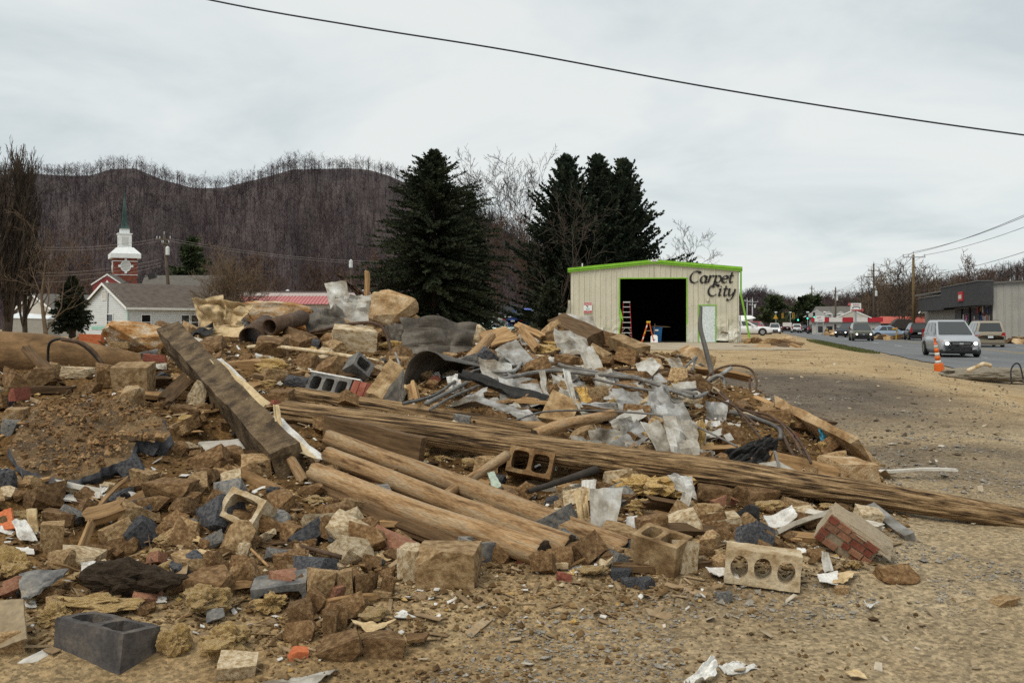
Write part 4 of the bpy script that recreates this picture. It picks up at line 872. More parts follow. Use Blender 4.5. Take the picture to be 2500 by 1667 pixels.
for i in range(12): MB().bx(-2.6, 2.3, -.03, -.005, .1 + .165 * i, .235 + .165 * i).build('siding_board', flat('yellow_wall', (.50, .44, .25)), yh)

# ------------------------------------------------------------------ right-hand shops
st = thing('grey_store', 'dark grey fronted store with pale metal side wall and red square sign', 'store', (42.5, 88, 0), math.atan2(-.226, .974))
# local: +y runs along the front away from the camera, -x faces the road, end wall at y=0
PGR = M('pale_metal_wall', [(.30, .29, .265), (.36, .35, .32)], scale=.8, bump=0, rnd=0, fine=.08); DGR = M('charcoal_fascia', [(.042, .042, .045), (.055, .055, .058)], scale=1, bump=0, rnd=0); BEI = flat('beige_front', (.22, .2, .17))
m = MB(); xs = [0]; V = []
m.add([(0, 0, 0), (24, 0, 0), (24, 0, 6.3), (0, 0, 5.1)], [(0, 1, 2, 3)]); m.add([(24, 0, 0), (24, 40, 0), (24, 40, 6.3), (24, 0, 6.3)], [(0, 1, 2, 3)]); m.build('end_wall', PGR, st)
for i in range(40): MB().bx(.3 + .6 * i, .37 + .6 * i, -.05, -.003, .02, 5.02 + .03 * i).build('wall_rib', PGR, st)
MB().add([(-.3, -.25, 5.1), (24, -.25, 6.3), (24, 40, 6.3), (-.3, 40, 5.1), (-.3, -.25, 5.28), (24, -.25, 6.48), (24, 40, 6.48), (-.3, 40, 5.28)], [(3, 2, 1, 0), (4, 5, 6, 7), (0, 1, 5, 4), (3, 0, 4, 7)]).build('roof', flat('store_roof', (.12, .11, .1)), st)
MB().bx(0.02, .3, .02, 34, 0, 4.9).build('front_wall', BEI, st)
f1 = MB().bx(-1.3, -.02, -.3, 16.6, 3.25, 5.35).build('fascia', DGR, st); MB().bx(-1.36, -.0, -.35, 16.65, 5.35, 5.43).build('cap', flat('cap_grey', (.12, .12, .12)), f1)
f2 = MB().bx(-1.0, -.02, 16.7, 32, 3.1, 4.6).build('fascia', DGR, st); MB().bx(-1.06, -.0, 16.66, 32.05, 4.6, 4.68).build('cap', flat('cap_grey', (.12, .12, .12)), f2)
sg = MB().bx(-1.4, -1.31, 5.6, 7.6, 3.75, 4.65).build('sign_panel', RED, st); MB().bx(-1.43, -1.405, 6.0, 7.2, 3.95, 4.35).build('sign_print', flat('sign_cream', (.6, .55, .48)), sg)
MB().bx(-.04, .0, .8, 12.4, .25, 3.1).build('shop_window', glassy('shop_glass', (.015, .015, .017)), st)
rgS = random.Random(4); cols = [(.45, .03, .03), (.5, .35, .05), (.05, .25, .06), (.06, .12, .4), (.6, .55, .5), (.45, .1, .3), (.7, .68, .62), (.3, .02, .02), (.5, .2, .05)]
for i in range(46):
    c = rgS.choice(cols); y = rgS.uniform(1, 12); z = rgS.uniform(.4, 2.8); w = rgS.uniform(.15, .45); h_ = rgS.uniform(.2, .7)
    MB().bx(-.075 - .002 * (i % 5), -.045, y, y + w, z, z + h_).build('window_display', flat('display_%d' % cols.index(c), c, .6), st)
MB().bx(-.12, -.045, 12.5, 15.6, 0, 3.1).build('dark_recess', flat('dark_recess', (.02, .02, .02)), st)  # near-black box on the wall paints in the shade of a recess
for y in (.3, 4.6, 8.8): MB().bx(-.14, -.05, y, y + .25, 0, 3.2).build('mullion', DGR, st)

def shop_building(name, label, px0, px1, Y, ytop, ybase_z=0, wallc=(.55, .54, .5), dep=10, cat='building'):
    a = P(px0, HOR, Y).x; b = P(px1, HOR, Y).x; t = thing(name, label, cat, ((a + b) / 2, Y, 0), R(-17)); w = (b - a) / 2; h = (HOR - ytop) / F * Y + CAMZ
    MB().bx(-w, w, 0, dep, 0, h).build('wall', flat(name + '_wall', wallc), t); return t, w, h
g, w, h = shop_building('red_white_shop', 'white shop with red and white fascia and a front gable', 1986, 2145, 160, 786, wallc=(.42, .41, .38))
zf0, zf1 = h, (HOR - 775) / F * 160 + CAMZ; kx = 160 / F
def lx(px): return P(px, HOR, 160).x - g.location.x
for i, (a, b, c) in enumerate([(1984, 1992, 'r'), (1992, 2013, 'w'), (2013, 2026, 'r'), (2026, 2057, 'w'), (2057, 2082, 'r'), (2082, 2115, 'w'), (2115, 2150, 'r')]):
    MB().bx(lx(a) + .01, lx(b) - .01, -.5, -.02, zf0, zf1).build('fascia_panel', flat('shop_red', (.36, .015, .025)) if c == 'r' else flat('shop_white', (.6, .58, .56)), g)
m = MB(); m.prism([(lx(2043), zf1 + .02), (lx(2121), zf1 + .02), (lx(2082), (HOR - 758) / F * 160 + CAMZ)], -.4, 8); m.build('front_gable', flat('gable_cream', (.46, .43, .37)), g)
m = MB()
for a in (2040, 2124): m.add([(lx(a), -.5, zf1), (lx(2082), -.5, zf1 + 1.25), (lx(2082), -.5, zf1 + 1.05), (lx(a), -.5, zf1 - .15)], [(0, 1, 2, 3)])
m.build('gable_trim', WTRIM, g)
for a, b in ((2020, 2034), (2000, 2012), (2066, 2070), (2100, 2112)): MB().bx(lx(a), lx(b), -.05, -.01, .3, 1.3).build('window', PANE, g)
MB().bx(lx(2038), lx(2043), -.06, -.01, 0, 1.6).build('door', flat('door_dark', (.04, .03, .03)), g)
g2, w2, h2 = shop_building('red_roof_shop', 'long low shop with salmon red roof beyond the shed', 2152, 2275, 166, 788, wallc=(.2, .17, .14))
m = MB(); m.add([(-w2 - .3, -.6, h2 - .1), (w2 + .3, -.6, h2 - .1), (w2 - .2, 4, h2 + 1.1), (-w2 + .2, 4, h2 + 1.1)], [(0, 1, 2, 3)]); m.build('roof', M('salmon_roof', [(.42, .1, .075), (.5, .13, .1)], bump=0, rnd=0), g2)
for i in range(8): MB().bx(-w2 + .5 + i * w2 / 4.2, -w2 + 1.3 + i * w2 / 4.2, -.05, -.01, .3, 1.4).build('window', PANE, g2)
g3, w3, h3 = shop_building('dark_shed', 'dark brown open shed with steep roof beside the pale blue car', 2176, 2232, 128, 800, wallc=(.035, .03, .028), dep=5, cat='shed')
m = MB(); m.prism([(-w3 - .4, h3 - .1), (w3 + .3, h3 - .1), (w3 - .2, h3 + 1.0), (-w3 + .9, h3 + 1.15)], -.3, 5.3); m.build('roof', M('dark_shed_roof', [(.04, .036, .034), (.06, .054, .05)], bump=0, rnd=0), g3)
ap, wa, ha = shop_building('apartment_house', 'grey roofed apartment house with white dormers behind the red and white shop', 1978, 2092, 235, 775, wallc=(.3, .3, .29), dep=10)
zt = (HOR - 747) / F * 235 + CAMZ
m = MB(); m.add([(-wa - .5, -.6, ha - .3), (wa + .5, -.6, ha - .3), (wa - 1.5, 5, zt), (-wa + 1.5, 5, zt)], [(0, 1, 2, 3)]); rfa = m.build('roof', M('apartment_shingle', [(.105, .1, .09), (.14, .13, .118)], bump=0, rnd=0), ap)
for px in (2023, 2052, 1990):
    x = P(px, HOR, 235).x - ap.location.x; d_ = MB().prism([(x - 1.1, ha - .1), (x + 1.1, ha - .1), (x + 1.1, ha + .8), (x, ha + 1.55), (x - 1.1, ha + .8)], -.4, 3.5).build('dormer', flat('dormer_grey', (.4, .4, .39)), ap)
    MB().bx(x - .5, x + .5, -.45, -.41, ha + .05, ha + .7).build('pane', PANE, d_); MB().bx(x - .75, x + .75, -.5, -.42, ha + .72, ha + .88).build('trim', WTRIM, d_)
MB().prism([(P(1996, HOR, 235).x - ap.location.x - 3.2, ha + .1), (P(1996, HOR, 235).x - ap.location.x + 3.2, ha + .1), (P(1996, HOR, 235).x - ap.location.x, ha + 1.9)], -.9, -.65).build('gable', flat('dormer_grey', (.4, .4, .39)), ap)
fh, wf, hf = shop_building('far_white_shop', 'small white building with torn awning beside the metal building', 1808, 1830, 150, 775, wallc=(.5, .5, .48), dep=6)
MB().add([(-wf - .2, -1.2, hf - .5), (wf + 1, -1.2, hf - .1), (wf + .2, 0, hf + .3), (-wf - .2, 0, hf + .3)], [(0, 1, 2, 3)]).build('awning', WTRIM, fh)
# small white gable beside the dark store
sw = thing('white_gable_sign', 'small white gabled roadside board at the dark store\'s end', 'sign', (P(2277, HOR, 122).x, 122, 0))
MB().bx(.95, 1.1, -.1, .1, 0, 4.9).build('post', BLK, sw)
MB().prism([(-1.6, 2.9), (.94, 2.9), (.94, 4.8), (.1, 4.7)], -.08, .08).build('board', flat('board_cream', (.55, .52, .46)), sw); MB().tube([(-1.75, -.1, 2.9), (.05, -.1, 4.78)], .1, 4).build('trim', WTRIM, sw)
MB().bx(.1, .8, -.12, -.085, 3.2, 3.9).build('print_mark', flat('print_blue', (.15, .3, .35)), sw)

# ------------------------------------------------------------------ poles, wires, signs, lights
PW = M('pole_wood', [(.055, .042, .032), (.085, .066, .05), (.11, .088, .066)], scale=4, bump=0, rnd=.2, stretch=(1, 1, .2)); PT = M('pole_tan', [(.11, .075, .035), (.15, .105, .05)], scale=4, bump=0, rnd=.1); GAL = flat('galvanised', (.38, .4, .41), .5, .3)
def util_pole(label, px, Y, ytop, arms=(), trans=(), lean=0, r=.15, mat=None, zb=None, cat='utility pole'):
    p = P(px, HOR, Y); zb = gz(p.x, Y) - .05 if zb is None else zb; h = (HOR - ytop) / F * Y + CAMZ - zb
    t = thing('utility_pole', label, 'utility pole', (p.x, Y, zb)); MB().tube([(0, 0, 0), (lean, 0, h)], [r * 1.2, r * .8], 10).build('shaft', mat or PW, t, True)
    for (w, dz, off) in arms:
        a = MB().bx(lean + off - w / 2, lean + off + w / 2, -.22, -.14, h - dz - .06, h - dz + .06).build('crossarm', PW if mat is None else GAL, t)
        for x in (-w / 2 + .08, w / 2 - .08, -w / 4): MB().lathe([(.03, 0), (.06, .06), (.05, .18), (.07, .22), (.03, .3)], 6, (lean + off + x, -.18, h - dz + .06)).build('insulator', GAL, a)
    MB().lathe([(.02, 0), (.05, .1), (.05, .3), (.02, .4)], 6, (lean, 0, h)).build('top_insulator', GAL, t)
    for (x, dz, s_) in trans: MB().lathe([(.0, 0), (.2 * s_, .02), (.22 * s_, .08), (.22 * s_, .8 * s_), (.2 * s_, .86 * s_), (.06, .98 * s_)], 10, (lean + x, -.15, h - dz)).build('transformer', flat('transformer_grey', (.55, .58, .58)), t)
    return Vector((p.x + lean, Y, zb + h)), t
LT, _ = util_pole('leaning utility pole with grey transformer behind the white house', 420, 108, 574, arms=((1.6, .5, 0), (.9, .95, .2)), trans=((.42, 2.2, 1.0),), lean=-.85, r=.19)
R1, _ = util_pole('tall tan utility pole with one long crossarm over the red roof', 2230, 118, 622, arms=((2.7, .3, 0),), r=.17, mat=PT)
R2, _ = util_pole('utility pole with two crossarms of switchgear by the shops', 2133, 160, 644, arms=((1.9, 1.1, 0), (2.6, 2.1, -.3)), trans=((.35, 5.2, .9),), r=.16)
R3, _ = util_pole('dark utility pole in front of the red and white shop', 2040, 228, 702, arms=((1.6, .9, 0),), trans=((.3, 3.0, 1),), r=.2)
R4, _ = util_pole('distant utility pole carrying two transformers', 1982, 285, 698, arms=((1.4, .8, 0), (1.4, 2.2, 0)), trans=((-.5, 5.2, 1.2), (.5, 5.5, 1.2)), r=.2)
R5, _ = util_pole('short distant pole with a transformer by the white sign', 2005, 260, 722, arms=((1.3, .5, 0),), trans=((-.5, 2.6, 1.1),), r=.2)
R6, _ = util_pole('pale distant pole beyond the bent green downspout', 1837, 215, 730, arms=((2.4, .6, 0), (1.6, 1.3, 0)), trans=((.5, 1.9, .8),), r=.14, mat=GAL)
util_pole('slim far pole beside the pale distant pole', 1824, 235, 730, arms=((1.6, .5, 0),), r=.12, mat=GAL)
R7, _ = util_pole('leaning pole stub with transformer above the pink roof', 857, 130, 640, trans=((0, .75, 1.1),), r=.09)
WIRE = flat('wire_dark', (.03, .03, .032), .6); WIREL = flat('wire_pale', (.22, .2, .19), .6)
def wire(label, a, b, sag, r=.02, mat=None, n=24, group=None, name='power_line'):
    a = Vector(a); b = Vector(b); pts = [a.lerp(b, i / n) - Vector((0, 0, 4 * sag * (i / n) * (1 - i / n))) for i in range(n + 1)]
    return tag(MB().tube(pts, r, 5).build(name, mat or WIRE), label, 'cable', group)
for i, dx in enumerate((-.7, .7)): wire('pale power line running from the leaning pole over the pink roof', LT + Vector((dx, 0, -.4)), P(930, 645 - 6 * i, 120), .5, .018, WIREL, group='power lines off the leaning pole')
for i, (dz, ey) in enumerate(((-.3, 601), (-.6, 607), (-2.6, 665), (-3.0, 672), (-3.3, 690))): wire('thin power line passing behind the steeple to the leaning pole', LT + Vector((-.3, 0, dz)), P(60, ey, 104), .5, .016, WIREL, group='power lines behind the steeple')
wire('thick black cable bundle drooping in front of the church roof', P(412, 652, 107), P(245, 702, 100), .3, .045)
tag(MB().box(P(372, 674, 105), (.8, .4, .55), (0, R(-15), 0)).build('splice_box', BLK), 'black splice box hanging on the drooping cable', 'cable box')
NP = Vector((39.5, 58, 12.2))
for i, (dx, dz) in enumerate(((0, .35), (-1.25, -.05), (1.25, -.05), (0, -2.6), (0, -4.2))):
    wire('overhead line running along the road from the tan pole', R1 + Vector((dx, 0, dz)), NP + Vector((dx, 0, dz)), 1.0, .022, group='overhead lines along the road')
    if i < 4: wire('overhead line strung between the tan pole and the switchgear pole', R1 + Vector((dx, 0, dz)), R2 + Vector((dx, 0, dz * .9 - .2)), .8, .02, WIREL, group='overhead lines along the road')
for i, dx in enumerate((-.9, 0, .9)): wire('faint overhead line between the switchgear pole and the dark pole', R2 + Vector((dx, 0, -1)), R3 + Vector((dx, 0, -.6)), 1.0, .02, WIREL, group='overhead lines along the road')
for i, dz in enumerate((-.6, -4)): wire('faint overhead line between the dark pole and the far transformers', R3 + Vector((0, 0, dz)), R4 + Vector((0, 0, dz)), 1.2, .025, WIREL, group='overhead lines along the road')
# the near cable across the sky
cp_ = smooth_pts([(-500, -260), (0, -118), (510, 0), (880, 66), (1250, 125), (1700, 208), (2100, 273), (2500, 330), (3000, 390)], 8)
tag(MB().tube([P(x, y, 15.5) for x, y in cp_], .0135, 6).build('overhead_cable', flat('cable_black', (.012, .013, .022), .5)), 'long black overhead cable sagging across the open sky', 'cable')
# signs down the road
s1 = thing('shop_sign', 'white and red lit shop sign on a tall post', 'sign', (P(2089, HOR, 150).x, 150, 0)); zc = (HOR - 749) / F * 150 + CAMZ
MB().bx(-.12, .12, -.1, .1, 0, zc - .6).build('post', GAL, s1); pn = MB().bx(-.75, .75, -.2, .2, zc - .62, zc + .55).build('panel', WHT, s1); MB().bx(-.72, .72, -.23, -.205, zc - .6, zc - .42).build('red_band', RED, pn)
MB().tube([(-.5 + .1 * i, -.22, zc + .3 + .09 * math.sin(i * 1.9)) for i in range(11)], .035, 4).build('script_mark', RED, pn); MB().bx(-.5, .5, -.22, -.205, zc - .05, zc + .04).bx(-.6, -.4, -.22, -.205, zc - .25, zc - .12).bx(.4, .6, -.22, -.205, zc - .25, zc - .12).build('print_mark', BLK, pn)
for sx, sz in ((-.9, .35), (.95, -.45), (.7, -.6)): MB().box((sx, 0, zc + sz), (.4, .15, .35), (0, R(35), 0)).build('side_ornament', flat('orn_red', (.5, .1, .1)), s1)
s2 = thing('roadside_sign', 'white roadside sign with red handwriting beside the white shop', 'sign', (P(2002, HOR, 140).x, 140, 0)); zc = (HOR - 778) / F * 140 + CAMZ
MB().bx(-.5, -.4, -.05, .05, 0, zc - .4).bx(.4, .5, -.05, .05, 0, zc - .4).build('post', GAL, s2); pn = MB().bx(-.62, .62, -.08, .08, zc - .4, zc + .4).build('panel', WHT, s2)
MB().tube([(-.45 + .07 * i, -.1, zc + .12 + .07 * math.sin(i * 1.7) + .012 * i) for i in range(9)], .025, 4).bx(-.3, .35, -.1, -.085, zc - .25, zc - .2).build('script_mark', RED, pn)
GLIT = flat('green_signal', (.02, .5, .3), emit=((.05, .9, .5), 2.5)); YSIG = flat('signal_yellow', (.5, .28, .02))
def signal(label, px, py, Y, green, sz=1.0):
    p = P(px, py, Y); t = thing('traffic_light', label, 'traffic light', p, group='traffic lights over the junction'); MB().bx(-.18, .18, -.12, .12, -.5 * sz, .55 * sz).build('housing', YSIG if not green else BLK, t)
    for i, z in enumerate((.35, .02, -.32)):
        V = [(.13 * math.cos(a * math.pi / 5), -.14, z * sz + .13 * math.sin(a * math.pi / 5)) for a in range(10)]; MB().add(V, [tuple(range(10))]).build('lens', GLIT if (green and i == 2) else BLK, t)
    MB().tube([(0, 0, .5), (0, 0, 1.0)], .02, 4).build('hanger', BLK, t); return p
sp1 = [signal('yellow traffic light seen from behind, hung over the junction', px, py, 205, False) for px, py in ((1911, 771), (1937, 770))]
sp2 = [signal('traffic light showing green over the road', px, py, 190, True) for px, py in ((1948, 777), (1971, 773), (1987.5, 770))]
wire('span wire carrying the traffic lights', P(1880, 760, 205), P(1992, 757, 205), .25, .02); wire('span wire carrying the green traffic lights', P(1900, 768, 190), P(2000, 760, 190), .25, .02)
tag(MB().prism([(-.5, -.4), (.5, -.4), (0, .55)], -.03, .03).build('warning_triangle', YSIG, loc=P(1893.5, 773.5, 205)), 'yellow triangular sign hung among the traffic lights', 'sign')
for px, Y in ((1894.5, 230), (1929.5, 235), (1972, 215), (2014, 200)):
    p = P(px, HOR, Y); t = thing('street_lamp', 'slim street lamp with white head down the road', 'street lamp', (p.x, Y, 0), group='street lamps down the road'); zt = (HOR - 764) / F * Y + CAMZ
    MB().tube([(0, 0, 0), (0, 0, zt)], .06, 6).build('post', GAL, t); MB().lathe([(.1, 0), (.35, .1), (.3, .25), (.05, .3)], 8, (0, 0, zt)).build('head', WHT, t)
# junction pole far right: guy box etc
for px, py, Y in ((2312, 842, 80), (2182, 812, 118)):
    p = P(px, HOR, Y)
yb = thing('yellow_post', 'yellow bent post beside the dark shed', 'post', (P(2188, HOR, 100).x, 100, 0)); MB().tube([(0, 0, 0), (.02, 0, .95), (-.3, 0, 1.15)], .06, 6).build('post', YSIG, yb); MB().box((-.15, 0, 1.12), (.5, .25, .14), (0, R(-10), 0)).build('arm', YSIG, yb)
tag(MB().tube([(0, 0, 0), (0, 0, 1.0)], .07, 6).build('bollard', YSIG, loc=(P(2020, HOR, 150).x, 150, 0)), 'short yellow bollard by the white shop', 'bollard')
# ------------------------------------------------------------------ vehicles (front at -y)
TYRE = flat('tyre_rubber', (.012, .012, .012), .9); RIM = flat('wheel_rim', (.35, .36, .37), .3, .7); TRIMK = flat('car_black_trim', (.014, .014, .015), .5); CGL = glassy('car_glass', (.018, .022, .022)); HLON = flat('headlight_lit', (.8, .8, .75), .1, emit=((1, .96, .85), 3.0)); HLOFF = flat('headlight_clear', (.5, .52, .52), .1); AMB = flat('indicator_amber', (.55, .22, .03), .2); TLR = flat('tail_lamp_red', (.32, .008, .012), .2); CHR = flat('car_chrome', (.55, .56, .57), .15, .9); PLT = flat('licence_plate', (.55, .58, .62), .5)
def paintm(name, c, metal=.35): return M('paint_' + name, [tuple(x * .95 for x in c), c], scale=2, rough=.28, metal=metal, spec=.5, bump=0, rnd=0, fine=.02)
def car(name, label, cat, loc, rz, paint, L=4.4, W=1.82, H=1.68, kind='suv', lit=False, two=None, rails=True, group=None, plate=True, wr=.34):
    t = thing(name, label, cat, loc, rz, group); h2 = L / 2; w = W / 2
    sp = {'suv': dict(hood=.585, belt=.575, cab=(-.27, .485, -.01, .40), deck=None, gc=.2), 'sedan': dict(hood=.60, belt=.63, cab=(-.22, .37, .0, .2), deck=.62, gc=.16),
          'van': dict(hood=.56, belt=.55, cab=(-.36, .49, -.16, .44), deck=None, gc=.18), 'pickup': dict(hood=.6, belt=.62, cab=(-.16, .12, -.06, .09), deck=.6, gc=.25)}[kind]
    zb = sp['gc']; zh = H * sp['hood']; zl = H * sp['belt']; y0, y1, y2, y3 = [L * a for a in sp['cab']]
    zd = H * sp['deck'] if sp['deck'] else zl
    st_ = [(-h2, .80, zb + .14, zh - .30), (-h2 + .05, .88, zb + .06, zh - .22), (-h2 + .22, .96, zb + .02, zh - .10), (-h2 + .6, 1.0, zb, zh - .04), (y0, 1.0, zb, zh), (y0 + .4, 1.0, zb, max(zl, zh)), (L * .2, 1.0, zb, zl + .02), (y1 - .1, .99, zb, zl if not sp['deck'] else zd), (h2 - .25, .97, zb + .03, zd - .01), (h2 - .06, .93, zb + .1, zd - .05), (h2, .86, zb + .18, zd - .2)]
    V = []; nR = 14
    for y, f, a, b in st_:
        ww = w * f; mid = (a + b) / 2; half = [(0, b + .02), (.55 * ww, b + .015), (.82 * ww, b - .015), (.95 * ww, b - .10), (ww, mid + .06), (ww * .985, a + .16), (.93 * ww, a + .03), (.5 * ww, a)]
        ring = half + [(-x, z) for x, z in half[::-1][:-1]]
        V += [(x, y, z) for x, z in ring]; nR = len(ring)
    n = len(st_); Fq = [(i * nR + j, i * nR + (j + 1) % nR, (i + 1) * nR + (j + 1) % nR, (i + 1) * nR + j) for i in range(n - 1) for j in range(nR)] + [tuple(range(nR)), tuple(range(n * nR - 1, (n - 1) * nR - 1, -1))]
    link('body', MB().add(V, Fq).mesh('body', paint, True), t)
    m = MB().bx(-w * .93, w * .93, -h2 + .08, h2 - .08, zb - .04, zb + .13); m.build('sill', TRIMK if two is None else two, t)
    # cabin
    wb, wt = w * .92, w * .69; zr = H - .03; zc = zl - .06
    bot = [(-wb, y0), (wb, y0), (wb, y1), (-wb, y1)]; top = [(-wt, y2), (wt, y2), (wt, y3), (-wt, y3)]
    V = []
    for f, ins in ((0, 0), (.5, -.015), (.93, 0), (1.0, .09)):
        for (bx_, by), (tx, ty) in zip(bot, top):
            x = bx_ + (tx - bx_) * f; y = by + (ty - by) * f; cx, cy = 0, (y2 + y3) / 2
            q = 1 - ins; V.append((x * q, cy + (y - cy) * q, zc + (zr - zc) * f + (.025 if f == 1 else 0)))
    Fq = [(i * 4 + j, i * 4 + (j + 1) % 4, i * 4 + 4 + (j + 1) % 4, i * 4 + 4 + j) for i in range(3) for j in range(4)] + [(12, 13, 14, 15)]
    cb = link('cabin', MB().add(V, Fq).mesh('cabin', paint, False), t)
    def pane(nm, A, B, C, D, u0, u1, v0, v1, mat=CGL):      # bilinear patch pushed outwards
        A, B, C, D = map(Vector, (A, B, C, D)); nn = (B - A).cross(D - A).normalized()
        pt = lambda u, v: (A.lerp(B, u)).lerp(D.lerp(C, u), v) + nn * .028
        return MB().add([pt(u0, v0), pt(u1, v0), pt(u1, v1), pt(u0, v1)], [(0, 1, 2, 3)]).build(nm, mat, t)
    c = lambda i, z: (bot[i][0], bot[i][1], zc) if z == 0 else (top[i][0], top[i][1], zr)
    pane('windshield', c(0, 0), c(1, 0), c(1, 1), c(0, 1), .05, .95, .12, .9)
    pane('rear_window', c(2, 0), c(3, 0), c(3, 1), c(2, 1), .08, .92, .16 if kind != 'sedan' else .1, .86)
    for a, b in ((1, 2), (3, 0)):
        parts = {'suv': [(.08, .36), (.39, .68), (.71, .93)], 'van': [(.1, .36), (.39, .66), (.69, .94)], 'sedan': [(.12, .48), (.52, .86)], 'pickup': [(.12, .88)]}[kind]
        for u0, u1 in parts:
            if a == 3: u0, u1 = 1 - u1, 1 - u0
            pane('side_window', c(a, 0), c(b, 0), c(b, 1), c(a, 1), u0, u1, .16, .86)
    # wheels
    for sx in (-1, 1):
        for yw in (-h2 + L * .19, h2 - L * .2):
            x = sx * (w - .1)
            MB().add([(sx * (w + .006), yw + wr * 1.17 * math.cos(a * math.pi / 10), max(zb - .02, wr + wr * 1.17 * math.sin(a * math.pi / 10))) for a in range(20)], [tuple(range(20))]).build('wheel_arch', TRIMK, t)  # black disc on the body paints in the shade of the wheel well
            ty = MB(); prof = [(wr * .62, -.1), (wr * .93, -.11), (wr, -.08), (wr, .08), (wr * .93, .11), (wr * .62, .1)]
            V = [(x + sx * d + sx * .02, yw + r * math.cos(2 * math.pi * j / 20), wr + r * math.sin(2 * math.pi * j / 20)) for r, d in prof for j in range(20)]
            ty.add(V, [(i * 20 + j, i * 20 + (j + 1) % 20, (i + 1) * 20 + (j + 1) % 20, (i + 1) * 20 + j) for i in range(5) for j in range(20)] + [tuple(range(20)), tuple(range(100, 120))]); tw = ty.build('wheel', TYRE, t, True)
            MB().add([(x + sx * .135, yw + wr * .6 * math.cos(a * math.pi / 8), wr + wr * .6 * math.sin(a * math.pi / 8)) for a in range(16)], [tuple(range(16))]).build('rim', RIM, tw)
    # front
    yf = -h2
    gr = MB().bx(-w * .44, w * .44, yf - .03, yf + .06, zh - .47, zh - .29).build('grille', TRIMK, t); MB().bx(-w * .42, w * .42, yf - .045, yf - .03, zh - .385, zh - .365).bx(-w * .09, w * .09, yf - .05, yf - .03, zh - .42, zh - .34).build('grille_bar', CHR, gr)
    MB().bx(-w * .5, w * .5, yf - .02, yf + .06, zb + .17, zb + .29).build('lower_intake', TRIMK, t); MB().bx(-w * .72, w * .72, yf - .03, yf + .05, zb + .05, zb + .12).build('bumper_lip', TRIMK, t)
    for sx in (-1, 1):
        hl = MB().add([(sx * w * .5, yf - .01, zh - .44), (sx * w * .86, yf + .1, zh - .40), (sx * w * .93, yf + .3, zh - .20), (sx * w * .52, yf + .03, zh - .28), (sx * w * .5, yf + .12, zh - .44), (sx * w * .86, yf + .2, zh - .4), (sx * w * .93, yf + .36, zh - .2), (sx * w * .52, yf + .15, zh - .28)], [(0, 1, 2, 3), (7, 6, 5, 4), (0, 4, 5, 1), (1, 5, 6, 2), (2, 6, 7, 3), (3, 7, 4, 0)]).build('headlight', HLOFF, t)
        if lit: MB().add([(sx * w * .66 + .085 * math.cos(a * math.pi / 6), yf - .015, zh - .375 + .075 * math.sin(a * math.pi / 6)) for a in range(12)], [tuple(range(12))]).build('bulb', HLON, hl); MB().add([(sx * w * .8, yf + .04, zh - .36), (sx * w * .9, yf + .12, zh - .34), (sx * w * .9, yf + .14, zh - .26), (sx * w * .8, yf + .05, zh - .28)], [(0, 1, 2, 3)]).build('indicator', AMB, hl)
        MB().add([(sx * w * .74 + .07 * math.cos(a * math.pi / 6), yf + .03, zb + .24 + .05 * math.sin(a * math.pi / 6)) for a in range(12)], [tuple(range(12))]).build('fog_lamp', HLOFF, t)
        mr = MB().box((sx * (w + .1), y0 + L * .11, zl + .1), (.2, .12, .15)).build('mirror', paint, t)
        # rear
        if kind in ('suv', 'van'): MB().add([(sx * w * (.64 if kind == 'van' else .72), h2 + .01, zl - .26), (sx * w * .95, h2 - .06, zl - .26), (sx * w * .93, h2 - .06, zl + (.02 if kind == 'van' else .3)), (sx * w * .74, h2 - (.0 if kind == 'van' else .06), zl + (.0 if kind == 'van' else .3)), (sx * w * .95, h2 - .3, zl - .24), (sx * w * .93, h2 - .3, zl + .0)], [(0, 1, 2, 3), (1, 4, 5, 2)]).build('tail_light', TLR, t)
        else: MB().bx(min(sx * w * .62, sx * w * .9), max(sx * w * .62, sx * w * .9), h2 - .05, h2 + .01, zd - .26, zd - .1).build('tail_light', TLR, t)
    MB().bx(-w * .85, w * .85, h2 - .06, h2 + .03, zb + .1, zb + .3).build('rear_bumper', TRIMK if kind != 'van' else (two or paint), t)
    if plate: MB().bx(-.16, .16, h2 + .0, h2 + .035, zl - .36, zl - .22).build('licence_plate', PLT, t)
    if kind in ('suv', 'van') and rails:
        for sx in (-1, 1): MB().tube([(sx * wt * .86, y2 + .15, zr + .02), (sx * wt * .86, y2 + .3, zr + .07), (sx * wt * .86, y3 - .3, zr + .07), (sx * wt * .86, y3 - .15, zr + .02)], .022, 5).build('roof_rail', TRIMK, t)
    if kind == 'pickup': MB().bx(-w * .8, w * .8, L * .16, h2 - .08, zd - .25, zd + .022).build('bed', TRIMK, t)
    return t
def rp(px, py): Y = CAMZ * F / (py - HOR); return (P(px, HOR, Y).x, Y, .017)
SIL = paintm('silver', (.42, .44, .47)); OLV = paintm('olive', (.10, .105, .075)); BLKP = paintm('black', (.018, .019, .021)); GOLD = paintm('champagne', (.33, .29, .22)); LBL = paintm('pale_blue', (.30, .38, .48)); WHP = paintm('white', (.66, .67, .68), 0); MAR = paintm('maroon', (.07, .012, .014)); BLU = paintm('blue', (.008, .05, .3)); NAVY = paintm('navy', (.022, .026, .04)); REDP = paintm('red', (.4, .02, .03), 0)
IN, OUT = R(-13), R(167)
car('suv', 'silver suv with lit headlights driving past the orange marker post', 'car', rp(2320, 869.5), R(-12), SIL, 4.55, 1.84, 1.72, 'suv', True)
car('suv', 'olive green suv with lit headlights coming down the road', 'car', rp(2102, 832), IN, OLV, 4.5, 1.84, 1.7, 'suv', True, two=TRIMK)
car('minivan', 'champagne minivan seen from behind in front of the grey store', 'car', rp(2402, 846), R(164), GOLD, 5.0, 1.95, 1.75, 'van', two=paintm('champagne_dark', (.26, .22, .16)))
